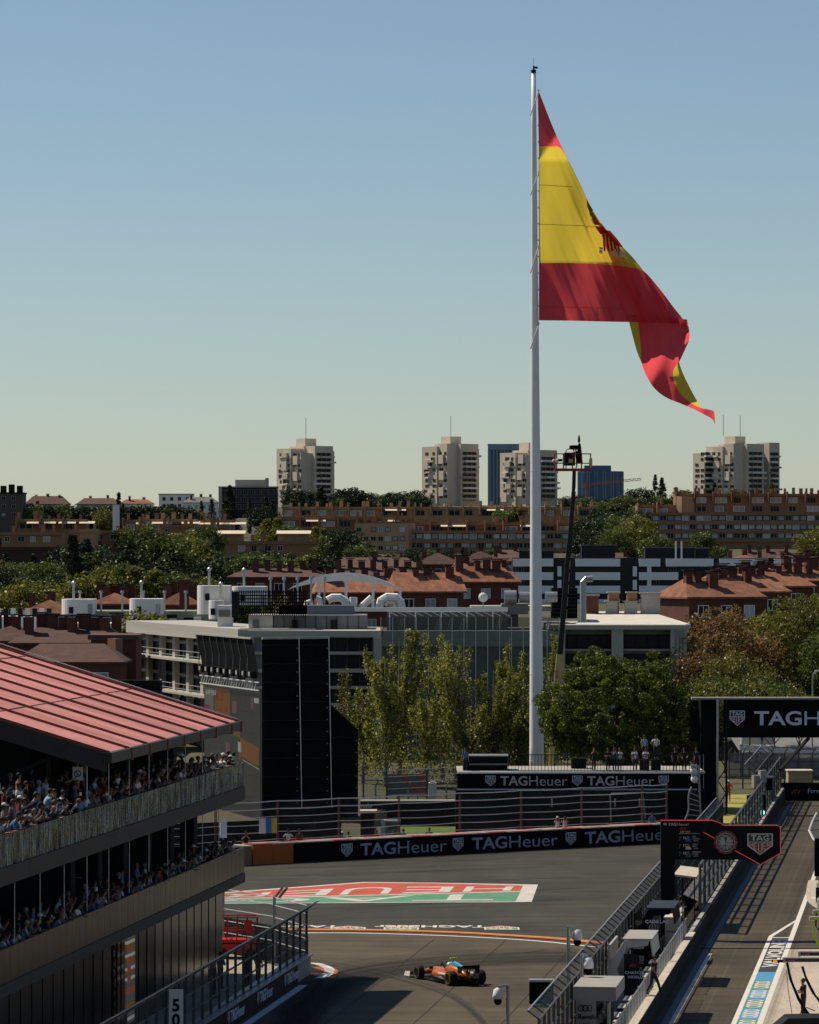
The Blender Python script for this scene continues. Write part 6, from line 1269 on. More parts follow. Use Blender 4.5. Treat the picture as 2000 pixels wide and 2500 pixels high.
# roof: sloping panels between standing seams
EX, EZ = -33.0, 12.2; ry = [163.5, 167.4, 171.3, 175.3, 179.2, 183.1, 187.1, 191.3, 193.9]
def rz_(w): return EZ + .31 * w - .0012 * w * w * 0 + .004 * max(0, w - 8) * (w - 8) * .2
for a_, b_ in zip(ry, ry[1:]):
    for k in range(5):
        w0, w1 = k * 5.0, (k + 1) * 5.0; P = [S(EX - w0, a_, rz_(w0)), S(EX - w0, b_, rz_(w0)), S(EX - w1, b_, rz_(w1)), S(EX - w1, a_, rz_(w1))]
        MB().prism(P, (0, 0, .1)).build('roof_panel', ROOFM, gs)
        if k: MB().bar(S(EX - w0, a_ + .1, rz_(w0) + .11), S(EX - w0, b_ - .1, rz_(w0) + .11), .07, .03).build('sheet_overlap', SEAMM if (k + int(a_)) % 3 == 0 else ROOFM, gs)
for Y in ry:
    pts = [S(EX - w, Y, rz_(w) + .13) for w in np.linspace(-.1, 25, 12)]; b = MB()
    for p, q in zip(pts, pts[1:]): b.bar(p, q, .09, .14)
    b.build('standing_seam', SEAMM, gs)
MB().bar(S(EX + .05, 163.3, EZ - .1), S(EX + .05, 194.1, EZ - .1), .35, .42).build('gutter', GTR, gs)
for Y in ry[1:]: MB().box(S(EX + .12, Y, EZ - .12), (.3, .16, .5), ROT).build('gutter_bracket', SEAMM, gs)
for Y, w in ((163.35, .9), (194.0, .25)):
    P0, P1 = S(EX, Y, EZ + .05), S(EX - 25, Y, rz_(25) + .05); MB().prism([P0, P1, P1 - Vector((0, 0, w)), P0 - Vector((0, 0, w * .8))], (0, .12, 0)).build('verge_board', GTR if w > .5 else SEAMM, gs)
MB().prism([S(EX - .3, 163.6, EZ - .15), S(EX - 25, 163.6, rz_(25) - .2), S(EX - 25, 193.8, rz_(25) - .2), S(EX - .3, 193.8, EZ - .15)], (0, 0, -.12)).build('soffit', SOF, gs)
MB().bar(S(EX, 194.05, EZ + .2), S(EX - 25, 194.05, rz_(25) + .2), .05).build('verge_flashing', WALLW, gs)
for k in range(5): MB().bar(S(EX - 2 - k * 3, 164.2, EZ + .1 + k * .6), S(EX - 9 - k * 2, 165, 9.0), .14).build('roof_truss', DARK, gs)
t = thing('no_smoking_sign', 'small white no smoking sign hanging on the grandstand column', 'sign', S(GX - 1.6, 168)); p = at(190, 1889, 166.5); MB().box(p, (.42, .04, .55)).build('plate', WALLW, t); MB().lathe([(.11, -.01), (.15, -.01), (.15, .01), (.11, .01)], (p.x, p.y - .03, p.z), 18, axis='y', ring=True).build('ring', BLUE, t); MB().bar((p.x - .1, p.y - .035, p.z + .1), (p.x + .1, p.y - .035, p.z - .1), .04).build('slash', BLUE, t); MB().bar((p.x, p.y, p.z + .27), (p.x, p.y, rz_(2)), .02).build('hanger', WIRE, t)
# big screen's reflection built as glowing bands, and truss mast at street level
t = thing('screen_reflection', 'tall narrow painted screen reflection on the grandstand wall', 'screen', S(GX - .6, 172)); Yl = 173.5
for j in range(27):
    z0 = .4 + j * .14; m = (LEDD, LEDD, LEDR, LEDD, LEDD, LEDW, LEDD, LEDO, LEDO)[(j * 5 + j // 4) % 9 if j < 15 else 5 + j % 4]; MB().box(S(GX - .55, Yl, z0 + .06), (.1, 1.7, .11), ROT).build('reflection_band', m, t)
for j in (4, 5, 6): MB().box(S(GX - .49, Yl - .5, .6 + j * .42), (.02, .7, .2), ROT).build('screen_lettering', LEDR, t)  # red lettering of the mirrored screen picture, painted as glowing blocks
t = thing('truss_mast', 'black lattice truss mast beside the painted screen reflection', 'mast', S(GX - .2, 169.5)); b = MB()
for Yq in (168.6, 169.4): MB().bar(S(GX - .3, Yq, 0), S(GX - .3, Yq, 4.2), .08).build('chord', BLACK, t)
for k in range(10): MB().bar(S(GX - .3, 168.6 + .8 * (k % 2), .42 * k), S(GX - .3, 169.4 - .8 * (k % 2), .42 * (k + 1)), .045).build('lattice_bar', BLACK, t)
for Yv in (149.5, 142): 
    t = thing('vent_grille', 'small louvred vent grille on the grandstand wall ' + ('beside door' if Yv > 145 else 'near its front corner'), 'vent', S(GX - .7, Yv, 1.2))
    for j in range(7): MB().box(S(GX - .72, Yv, 1.0 + .2 * j), (.1, 1.6, .09), ROT).build('louvre', STEEL, t)
# ================================================================ left-hand wall, banner and fence
t = thing('left_wall', 'low concrete track wall with watch lettering below grandstand', 'wall', S(-30.2, 170))
for k in range(16): Y0 = 197.3 - 4.0 * (k + 1); sbox('wall_segment', -30.4, -30.0, Y0, Y0 + 3.97, .01, .92, CONC if k == 0 else DARK, t)
sbox('wall_cap', -30.55, -29.9, 133, 197.35, .92, .99, STEEL, t)
for k in range(5):
    o = S(-29.99, 193.5 - 7.6 * k - 4.4, .22); taglogo(t, o, d_dir, (0, 0, 1), .55, gap=.85)
def lfence():
    f = debris_fence('left_debris_fence', 'dark debris fence with curved top above the left wall', -30.2, 133.0, 197.2, 2.0, 1.0, 3.1, .55, side=1, panelm=MESHP, railn=4)
    return f
lfence()
t = thing('return_fence', 'mesh fence with forked posts closing the gap to grandstand', 'fence', S(-33, 200)); pr = [S(-30.2, 197.3), S(-32.6, 202.5), S(-36.0, 207.5), S(-41, 210)]
for p in pr[1:]:
    MB().bar(p, p + Vector((0, 0, 3.3)), .14).build('post', STEEL, t)
    for s in (0, .22): MB().bar(p + Vector((s, 0, 3.2)), p + Vector((s + .42, -.2, 3.75)), .1).build('fork_arm', STEEL, t)
for p, q in zip(pr, pr[1:]):
    for j, z in enumerate((1.1, 1.7, 2.3, 2.9, 3.3)): MB().bar(p + Vector((0, 0, z)), q + Vector((0, 0, z - .04)), .035).build('cable', WIRE, t)
    MB().add([p + Vector((0, .05, .9)), q + Vector((0, .05, .9)), q + Vector((0, .05, 3.3)), p + Vector((0, .05, 3.3))], [(0, 1, 2, 3)]).build('mesh_panel', MESHP, t)
    d_ = (q - p); MB().box(lerp(p, q, .5) + Vector((0, .35, .9)), (d_.length, .12, 1.8), math.atan2(d_.y, d_.x)).build('black_sheet', BLACK, t)
t = thing('distance_board', 'white braking distance board with black number on left wall', 'sign', S(-29.7, 160.5)); p = at(430, 2462, 160.5); MB().box((p.x, p.y, p.z), (.56, .05, 1.5)).build('board', WALLW, t)
put('lettering', text_mesh('5', BLACK, bold=.03, align='CENTER'), t, frame((p.x, p.y - .04, p.z - .1), (1, 0, 0), (0, 0, 1), (.62, .66, 1))); put('lettering', text_mesh('0', BLACK, bold=.03, align='CENTER'), t, frame((p.x, p.y - .04, p.z - .68), (1, 0, 0), (0, 0, 1), (.62, .66, 1)))
MB().bar((p.x, p.y + .05, 0), (p.x, p.y + .05, p.z + .6), .06).build('post', STEEL, t)
t = thing('scissor_lift', 'red scissor lift platform with guard rails beside grandstand end', 'lift', S(-35.2, 204)); YL = 204.5; x0, x1 = at(529, 0, YL).x, at(627, 0, YL).x; z0, z1 = at(0, 2298, YL).z, at(0, 2240, YL).z; LR = mat('lift_red', (.42, .02, .02), .5, .1)
blk('platform', t, ((x0 + x1) / 2, YL + .6, z0), (x1 - x0, 1.3, .16), LR); blk('chassis', t, ((x0 + x1) / 2, YL + .6, .5), (x1 - x0 - .1, 1.2, .5), LR)
for sx in (.15, .85):
    for sy in (.05, 1.15): MB().lathe([(.05, -.1), (.25, -.1), (.25, .1), (.05, .1)], (lerp(x0, x1, sx), YL + sy, .26), 12, axis='y').build('wheel', DARK, t)
for k in range(3):
    za, zb_ = .75 + (z0 - .75) * k / 3, .75 + (z0 - .75) * (k + 1) / 3
    for s in (0, 1): MB().bar((lerp(x0, x1, .12 + .76 * s), YL + .3, za), (lerp(x0, x1, .88 - .76 * s), YL + .3, zb_), .09).build('scissor_arm', DARK, t)
for y in (YL, YL + 1.2):
    for z in (z0 + .55, z1): MB().bar((x0, y, z), (x1, y, z), .06).build('rail', LR, t)
    for k in range(5): x = lerp(x0, x1, k / 4); MB().bar((x, y, z0), (x, y, z1), .05).build('rail_post', LR, t)
for x in (x0, x1): MB().bar((x, YL, z1), (x, YL + 1.2, z1), .06).build('rail', LR, t)
blk('control_panel', t, (lerp(x0, x1, .78), YL - .05, z0 + .75), (.38, .08, .6), LR)

# ================================================================ pit-wall stands
GREYS = mat('stand_grey', (.22, .21, .20), .6, .08, .6); CREAMT = mat('cream_roof', (.33, .30, .26), .6, .1, .8); TILEC = mat('cream_tile', (.5, .43, .34), .7, .08, 2)
def stand(label, Yc, zt, wallm, roofm, kind):
    t = thing('pit_stand', label, 'pit stand', S(-13.2, Yc), 'team stands on the pit wall'); L = 4.2
    sbox('floor', -14.1, -12.55, Yc - L / 2, Yc + L / 2, .3, .5, DARK, t)
    sbox('back_panel', -14.1, -14.0, Yc - L / 2, Yc + L / 2, .5, zt - .2, wallm, t)
    if kind == 'box':
        sbox('end_panel', -14.1, -13.3, Yc - L / 2 - .1, Yc - L / 2, .3, zt - .55, wallm, t); sbox('end_panel', -14.1, -13.3, Yc + L / 2, Yc + L / 2 + .1, .3, zt - .55, wallm, t)
        sbox('roof_edge', -14.2, -12.5, Yc - L / 2 - .15, Yc + L / 2 + .15, zt - .55, zt - .06, wallm, t)
        for k in (0, 1): sbox('roof_sheet', -14.2, -12.5, Yc - L / 2 - .15 + k * L / 2, Yc - L / 2 - .1 + (k + 1) * L / 2, zt - .05, zt, roofm, t)
        sbox('screen_board', -12.9, -12.84, Yc - L / 2 + .3, Yc - L / 2 + 1.4, 1.4, 2.5, CONC, t)
    else:
        # angled end cheek
        for Yq in (Yc - L / 2, Yc + L / 2):
            prof = [(-14.1, .3), (-13.4, .3), (-13.4, 1.6), (-13.75, 2.2), (-13.3, zt - .35), (-12.4, zt - .25), (-12.3, zt), (-13.4, zt - .02), (-14.15, 2.3)]
            MB().prism([S(x, Yq, z) for x, z in prof], (0, .1, 0)).build('end_panel', wallm, t)
        for k in (0, 1): sbox('roof_sheet', -13.5, -12.2, Yc - L / 2 + k * L / 2, Yc - L / 2 + (k + 1) * L / 2 - .03, zt, zt + .06, roofm, t)
        MB().prism([S(-12.3, Yc - L / 2, zt), S(-12.2, Yc - L / 2, zt - .7), S(-12.2, Yc + L / 2, zt - .7), S(-12.3, Yc + L / 2, zt)], (.05, 0, 0)).build('canopy_flap', wallm, t)
    con = sbox('console', -13.0, -12.7, Yc - L / 2 + .2, Yc + L / 2 - .2, .5, 1.35, BLACK, t)
    for k in range(4): under(con, sbox('monitor', -12.98, -12.9, Yc - L / 2 + .4 + k * .9, Yc - L / 2 + 1.15 + k * .9, 1.5, 1.95, BLACK, t))
    for k in range(3): q = S(-13.45, Yc - 1.2 + 1.2 * k, .5); MB().lathe([(.22, .75), (.22, .82)], q, 10).bar(q, q + Vector((0, 0, .75)), .06).build('stool', RED if k == 0 else DARK, t)
    return t
ta = stand('grey box-shaped pit stand with four-ring emblem on its end', 163.5, 3.2, GREYS, CREAMT, 'box'); tb = stand('white pit stand with slanted end cheek and cream roof', 179.6, 3.5, mat('stand_white', (.36, .355, .34), .5, .06), CREAMT, 'cheek'); tc_ = stand('black pit stand with slanted end cheek', 194.5, 3.55, BLACK, mat('dark_canopy', (.02, .022, .025), .5), 'cheek')
o = S(-14.0, 161.28, 2.35)
for k in range(4): MB().lathe([(.1, -.01), (.13, -.01), (.13, .01), (.1, .01)], o + Vector((.12 + .17 * k, 0, .0)), 16, axis='y', ring=True).build('ring_emblem', BLACK, ta)
for txt, s, z, x in (('Revolut', .27, -.42, 0), ('F1 TEAM', .12, -.68, .05)): put('lettering', text_mesh(txt, BLACK, bold=.01), ta, frame(o + Vector((x - .02, -.02, z)), (1, 0, 0), (0, 0, 1), (s, s, 1)))
o = S(-13.4, 177.38, 2.0); put('lettering', text_mesh('CHANGE', WHITE2, bold=.01), tb, frame(o + Vector((.02, -.05, .05)), (1, 0, 0), (0, 0, 1), (.2, .17, 1))); put('lettering', text_mesh('WORLD', WHITE2, bold=.01), tb, frame(o + Vector((.14, -.05, -.14)), (1, 0, 0), (0, 0, 1), (.18, .17, 1))); put('lettering', text_mesh('bwt', BLACK, bold=.03), tb, frame(S(-13.95, 177.38, 1.35), (1, 0, 0), (0, 0, 1), (.22, .2, 1)))
sbox('dark_side_panel', -13.42, -12.75, 177.42, 177.5, 1.0, 2.9, DARK, tb); f1logo(tb, S(-13.2, 177.36, 2.35), (1, 0, 0), (0, 0, 1), .16)
put('lettering', text_mesh('CADILLAC', WHITE2), tc_, frame(S(-13.55, 192.3, 2.9), (1, 0, 0), (0, 0, 1), (.24, .2, 1))); put('shield_emblem', shield_mesh(BLACK, BLACK, CONC, 'dark'), tc_, frame(S(-13.85, 192.3, 2.8), (1, 0, 0), (0, 0, 1), (.3, .2, 1)))
for k in range(3): sbox('grey_strip', -14.1, -13.6, 192.1, 192.28, 1.0 + k * .7, 1.12 + k * .7 + .25 * (k == 0), CONC, tc_)
# walkway counters with cream tiles and bar railing
t = thing('tiled_counter', 'row of low cream tiled counters behind the pit railing', 'counter', S(-12.9, 170))
for k in range(14):
    Y = 152.5 + 3.1 * k + (0 if k % 2 else .3)
    if 160.5 < Y < 165 and False: continue
    for a_ in range(2):
        for b_ in range(3): sbox('tile', -13.25 + a_ * .35, -12.92 + a_ * .35, Y + b_ * .62, Y + b_ * .62 + .58, 1.2, 1.25, TILEC, t)
    sbox('counter_body', -13.25, -12.57, Y, Y + 1.84, .5, 1.19, DARK, t)
t = thing('pit_railing', 'steel bar railing along the pit wall top', 'railing', S(-12.4, 178))
for k in range(96):
    Y = 152 + .56 * k; MB().bar(S(-12.42, Y, .5), S(-12.42, Y, 1.95 + .12 * (k % 6 == 0)), .045).build('baluster', STEEL if k % 3 else WIRE, t)
MB().bar(S(-12.42, 152, 1.95), S(-12.42, 205.5, 1.95), .045).build('handrail', STEEL, t)
t = thing('pit_walkway', 'pale concrete walkway strip in front of pit railing', 'walkway', S(-12.1, 178)); 
for k in range(14): sbox('slab', -12.35, -12.02, 152 + 3.9 * k, 152 + 3.9 * k + 3.85, 1.12, 1.16, CREAM, t)
t = thing('grey_cabinet', 'beige equipment cabinet behind the black pit stand', 'cabinet', S(-13.1, 204)); sbox('body', -13.3, -12.6, 202.6, 204.4, .5, 2.2, CONC, t); sbox('lid', -13.35, -12.55, 202.5, 204.5, 2.2, 2.27, CREAM, t); put('lettering', text_mesh('PIRELLI', CONCD, bold=.01), t, frame(S(-13.2, 202.56, 1.5), (1, 0, 0), (0, 0, 1), (.14, .16, 1)))
t = thing('sunshade', 'cream sunshade canopy on poles behind scoreboard post', 'canopy', S(-13.2, 222)); MB().prism([S(-13.9, 219, 3.0), S(-12.7, 219, 2.85), S(-12.7, 225, 2.85), S(-13.9, 225, 3.0)], (0, 0, .1)).build('canopy_sheet', CREAM, t)
for x, Y in ((-13.8, 219.2), (-12.8, 219.2), (-13.8, 224.8), (-12.8, 224.8)): MB().bar(S(x, Y, 0), S(x, Y, 2.9), .06).build('pole', DARK, t)
t = thing('grey_tarpaulin', 'pale tarpaulin slope between the two pit fences', 'tarpaulin', S(-13.6, 245)); MB().prism([S(-14.2, 232, .9), S(-12.9, 232, .3), S(-12.9, 262, .3), S(-14.2, 262, .9)], (0, 0, .05)).build('sheet', mat('grey_tarp', (.32, .29, .25), .8, .2), t)
# ================================================================ scoreboard gantry
YS = 215; t = thing('scoreboard', 'black watch scoreboard arm with clock over pit lane', 'scoreboard', S(-14, YS)); BB = mat('scoreboard_black', (.004, .004, .005), .5, .2, spec=.1)
def sp(px, py, d=0): return at(px, py, YS - d)
out = [(1614, 2003), (1740, 2003), (1755, 2008), (1768, 2015), (1898, 2015), (1904, 2018), (1906, 2024), (1906, 2083), (1857, 2111), (1825, 2099), (1614, 2099)]
MB().prism([sp(*p) for p in out[::-1]], (0, .55, 0)).build('board', BB, t)
edge = [(1614, 2003), (1740, 2003), (1755, 2008), (1768, 2015), (1898, 2015), (1904, 2018), (1906, 2024), (1906, 2083), (1857, 2111), (1796, 2077)]
NEON = mat('red_edge_light', (.5, .05, .06), .5, emit=(.6, .07, .09), es=.4)
MB().tube([sp(x, y, .05) for x, y in edge], .022, 5).build('edge_light', NEON, t); MB().tube([sp(1718, 2032, .05), sp(1745, 2047, .05)], .02, 5).build('edge_light', NEON, t)
fbox('post', 1614, 1648, 2099, 2300, YS + .05, .5, BB, t)
lm = mat('cream_lettering', (.5, .47, .42), .5)
put('shield_emblem', shield_mesh(), t, frame(sp(1624, 2016, .02), (1, 0, 0), (0, 0, 1), (.17, .15, 1)))
for txt, px, bld, w in (('TAG', 1632, .022, 19.5), ('Heuer', 1653, 0, 29)): 
    me = text_mesh(txt, lm, bold=bld); xs_ = [v.co.x for v in me.vertices]; k = w * YS / F / (max(xs_) - min(xs_)); put('lettering', me, t, frame(sp(px, 2015.5, .02), (1, 0, 0), (0, 0, 1), (k, .2, 1)))
f1logo(t, sp(1660, 2026.5, .02), (1, 0, 0), (0, 0, 1), .17)
put('lettering', text_mesh('LAP 9/57', lm, bold=.01), t, frame(sp(1661, 2033, .02), (1, 0, 0), (0, 0, 1), (.14, .13, 1))); fbox('rule', 1658, 1708, 2034.8, 2035.6, YS - .02, .02, lm, t)
SKIN_S = mat('screen_skin_tone', (.25, .13, .08), .6)
for k, (no, a1, a2, col) in enumerate((('16', 'YUKI', 'TSUNODA', (.03, .08, .2)), ('17', 'CARLOS', 'SAINZ', (.5, .48, .44)), ('18', 'FERNANDO', 'ALONSO', (.02, .12, .1)))):
    y = 2049 + 18.7 * k; put('lettering', text_mesh(no, lm, bold=.02), t, frame(sp(1667, y, .02), (1, 0, 0), (0, 0, 1), (.2, .2, 1)))
    put('lettering', text_mesh('P%s' % no, lm), t, frame(sp(1659, y - 3, .02), (1, 0, 0), (0, 0, 1), (.07, .07, 1))); put('lettering', text_mesh('S', lm), t, frame(sp(1659, y + 3, .02), (1, 0, 0), (0, 0, 1), (.08, .08, 1)))
    pm = mat('portrait_%d' % k, col, .6); c = sp(1681, y + 4, .03); MB().prism([sp(1674, y + 6, .02), sp(1688, y + 6, .02), sp(1687, y + 1, .02), sp(1683, y - 1.5, .02), sp(1678, y - 1.5, .02), sp(1675, y + 1, .02)][::-1], (0, -.015, 0)).build('portrait', pm, t); MB().lathe([(.001, -.012), (.065, -.012), (.065, 0)], sp(1680.5, y - 4.5, .02), 10, axis='y').build('portrait_face', SKIN_S, t)
    for j, tx in enumerate((a1, a2, ('+38.78', '+41.48', '+43.96')[k])): put('lettering', text_mesh(tx, lm, bold=.01), t, frame(sp(1690 + 3 * (j == 2), y - 5 + 5 * j, .02), (1, 0, 0), (0, 0, 1), (.085, .085, 1)))
c = sp(1772, 2056.5, .0)
MB().lathe([(.44, 0), (.62, 0), (.62, -.06), (.44, -.06)], c, 40, axis='y', ring=True).build('clock_bezel', mat('bezel_red', (.16, .015, .02), .5), t); dial = MB().lathe([(.001, -.05), (.46, -.05), (.46, 0)], c, 40, axis='y').build('clock_dial', mat('dial_grey', (.36, .35, .32), .5, .04), t); MB().lathe([(.46, -.07), (.50, -.07), (.50, 0), (.46, 0)], c, 40, axis='y', ring=True).build('clock_rim', CONC, t)
MB().lathe([(.40, -.058), (.43, -.058), (.43, -.05), (.40, -.05)], c, 40, axis='y', ring=True).build('clock_track', BLACK, t)
for k in range(12):
    a_ = 2 * math.pi * k / 12; q = c + Vector((math.sin(a_) * .345, -.06, math.cos(a_) * .345)); under(dial, MB().lathe([(.03, -.012), (.05, -.012), (.05, 0), (.03, 0)], q, 10, axis='y', ring=True).build('hour_marker', BLACK, t))
    q = c + Vector((math.sin(a_) * .56, -.075, math.cos(a_) * .56)); put('bezel_numeral', text_mesh(str((k * 5) or 60), CONC, align='CENTER'), t, frame(q, (math.cos(a_), 0, -math.sin(a_)), (math.sin(a_), 0, math.cos(a_)), (.09, .09, 1)) @ Matrix.Translation((0, -.35, 0)))
for a_, L_h, w in ((math.radians(98), .3, .035), (math.radians(4), .22, .045), (math.radians(182), .32, .012)): under(dial, MB().bar(c + Vector((0, -.07, 0)), c + Vector((math.sin(a_) * L_h, -.07, math.cos(a_) * L_h)), w, .01).build('clock_hand', BLACK, t))
put('shield_emblem', shield_mesh(BLACK, BLACK, CONCD, 'dark2'), t, frame(c + Vector((0, -.06, .13)), (1, 0, 0), (0, 0, 1), (.15, .14, 1))); put('lettering', text_mesh('FORMULA 1', BLACK, bold=.01, align='CENTER'), t, frame(c + Vector((0, -.06, -.2)), (1, 0, 0), (0, 0, 1), (.085, .075, 1)))
put('shield_emblem', shield_mesh(mat('sb_green', (.012, .05, .03), .5), mat('sb_red', (.25, .03, .025), .5), lm, 'board'), t, frame(sp(1856, 2087.5, .02), (1, 0, 0), (0, 0, 1), (62 * YS / F, 52.5 * YS / F, 1)))
# ================================================================ poles with cameras, monitor
def cam_pole(label, px, Y, ytop, arm):
    t = thing('camera_pole', label, 'camera pole', (at(px, 0, Y).x, Y, 0)); p = at(px, ytop, Y); MB().tube([(p.x, Y, 0), p], .075, 8).build('pole', STEEL, t)
    q = p + Vector((arm, 0, -.05)); MB().bar(p, q, .09).build('arm', STEEL, t)
    hs = MB().lathe([(.05, -.05), (.17, -.12), (.22, -.35), (.22, -.5), (.17, -.52)], q, 14).build('camera_housing', WALLW, t, smooth=True); under(hs, MB().sphere(q + Vector((0, 0, -.62)), .17, 12, 8).build('camera_dome', BLACK, t, smooth=True))
cam_pole('grey pole with white dome camera near the black monitor', 1240, 173, 2406, -.42); cam_pole('tall grey pole with dome camera facing the fence', 1388, 174, 2262, .38); cam_pole('slim pole with dome camera beside the grey pit stand', 1421, 165, 2330, .25)
t = thing('trackside_monitor', 'black trackside monitor box with pale top bar', 'monitor', (at(1322, 0, 183).x, 183, 0)); fbox('box', 1293, 1352, 2398, 2452, 183, .6, BLACK, t); fbox('top_bar', 1292, 1353, 2393, 2398, 182.9, .7, STEEL, t); p = at(1322, 2452, 183.3); MB().bar((p.x, 183.3, 0), p, .12).build('stand', DARK, t)
# ================================================================ garage booms and hoses
def boom(label, px0, py, Y, h, m, txt, base=2100, lamp=False):
    t = thing('garage_boom', label, 'boom arm', (at(base, 0, Y).x, Y, 0)); fbox('arm', px0, base, py - h / 2, py + h / 2, Y, .25, m, t); fbox('arm_edge', px0 - 3, base, py - h / 2 - 3, py - h / 2, Y - .02, .28, CONC, t); fbox('arm_end', px0 - 6, px0, py - h / 2 - 2, py + h / 2 + 2, Y, .28, CONC, t)
    p = at(base, py, Y); MB().bar((p.x, Y, 0), p, .2).build('support', DARK, t)
    if txt: put('lettering', text_mesh(txt, mat('magenta_lettering', (.35, .08, .22), .5), bold=.02), t, frame(at(px0 + 4, py + 3, Y - .05), (1, 0, 0), (0, 0, 1), (.21, .17, 1)))
    if lamp: fbox('lamp_bar', px0 - 33, px0 - 6, py - 1, py + 5, Y, .15, BLACK, t); fbox('amber_lamp', px0 - 30, px0 - 20, py, py + 4.5, Y - .03, .15, mat('amber_glow', (.6, .2, .03), .4, emit=(.9, .3, .03), es=.7), t)
    return t
boom('white garage boom with magenta lettering and amber lamp', 1918, 2345, 172, 8, mat('boom_black', (.015, .015, .025), .4), 'bwt', lamp=True); boom('rear white garage boom with magenta lettering', 1955, 2330, 181, 8, mat('boom_black', (.015, .015, .025), .4), 'bwt')
LIME = mat('lime_paint', (.35, .5, .02), .5, .1)
t = boom('lime yellow garage boom with hanging hose', 1983, 2244, 190, 5, LIME, ''); MB().tube([at(1985, 2248, 189.8), at(1989, 2285, 189.8), at(1996, 2300, 189.8), at(2012, 2330, 189.8)], .07, 6).build('hose', LIME, t)
t = boom('higher lime yellow garage boom', 1992, 2228, 193, 5, LIME, ''); MB().tube([at(1994, 2230, 192.8), at(1992, 2260, 192.8), at(1998, 2272, 192.8), at(2004, 2250, 192.8)], .04, 6).build('hose', BLACK, t)
for i, (pts, r) in enumerate((([(1922, 2350), (1930, 2390), (1950, 2440), (1975, 2482), (2000, 2500)], .055), ([(1921, 2350), (1934, 2400), (1957, 2450), (1985, 2490)], .05), ([(1960, 2360), (1967, 2385), (1990, 2430), (2020, 2470)], .05), ([(1958, 2360), (1970, 2395), (1985, 2425), (2010, 2450)], .04), ([(1921, 2370), (1925, 2420), (1936, 2487)], .015), ([(1950, 2487), (1958, 2465), (1970, 2460), (1990, 2468)], .02))):
    t = thing('air_hose', ('thick black air hose', 'second thick black air hose', 'black hose behind the mechanic', 'slim black hose behind the mechanic', 'thin chain', 'loose black cable')[i] + ' hanging from the garage boom', 'hose', at(*pts[-1], 171)); MB().tube([at(x, y, 171.5 - .2 * k + .15 * i) for k, (x, y) in enumerate(pts)], r, 6).build('hose_run', BLACK, t)
t = thing('garage_canopy', 'dark garage roof edge at the bottom right corner', 'canopy', at(1960, 2500, 150)); MB().prism([at(1895, 2512, 150), at(1925, 2487, 150), at(2080, 2484, 150), at(2080, 2530, 150), at(1890, 2530, 150)][::-1], (0, 1.5, 0)).build('roof_edge', DARK, t); fbox('canopy_post', 2060, 2070, 2520, 2800, 150.5, .4, DARK, t)
t = thing('measuring_cable', 'dotted cable lying across the pit lane', 'cable', S(-10, 209.6))
MB().bar(S(-11.9, 209.7, .03), S(-2, 209.7, .03), .05, .03).build('cable_run', BLACK, t)

# ================================================================ racing car
PAP = mat('papaya_paint', (.46, .105, .012), .3, .05, spec=.5); CARB = mat('carbon_black', (.008, .008, .009), .4, .2, spec=.3); RUB = mat('tyre_rubber_black', (.009, .009, .009), .8, .2); CYAN = mat('cyan_paint', (.04, .30, .42), .3, .05)
hd = Vector((-.44, .90, 0)).normalized(); ra_c = Vector((2.62, 192.2, 0)); car = thing('racing_car', 'orange and black open-wheel racing car rounding the bend', 'racing car', ra_c, local=True, rz=math.atan2(hd.y, hd.x)); car.scale = (.96, .96, .96)
def loft(secs, m, name, par=car, n=14, p=2.6):
    b = MB(); V = []
    for x, y, z, hw, hh in secs:
        for j in range(n):
            a_ = 2 * math.pi * j / n; c_, s_ = math.cos(a_), math.sin(a_); V.append((x, y + hw * math.copysign(abs(c_) ** (2 / p), c_), z + hh * math.copysign(abs(s_) ** (2 / p), s_)))
    k = len(secs); b.add(V, [(i * n + j, i * n + (j + 1) % n, (i + 1) * n + (j + 1) % n, (i + 1) * n + j) for i in range(k - 1) for j in range(n)] + [tuple(range(n - 1, -1, -1)), tuple((k - 1) * n + j for j in range(n))]); return b.build(name, m, par, smooth=True)
loft([(-.45, 0, .42, .1, .1), (.2, 0, .5, .16, .2), (.8, 0, .56, .24, .28), (1.35, 0, .6, .3, .3), (1.75, 0, .5, .36, .22), (2.5, 0, .5, .33, .18), (3.2, 0, .48, .22, .15), (3.9, 0, .4, .14, .1), (4.5, 0, .3, .1, .06)], PAP, 'chassis')
loft([(-.3, 0, .6, .03, .12), (.3, 0, .72, .06, .2), (.9, 0, .82, .11, .22), (1.3, 0, .9, .14, .2), (1.42, 0, .92, .12, .14)], CYAN, 'engine_cover'); loft([(-.35, 0, .62, .02, .1), (.3, 0, .68, .075, .14), (.8, 0, .72, .12, .16)], PAP, 'engine_cover_side')
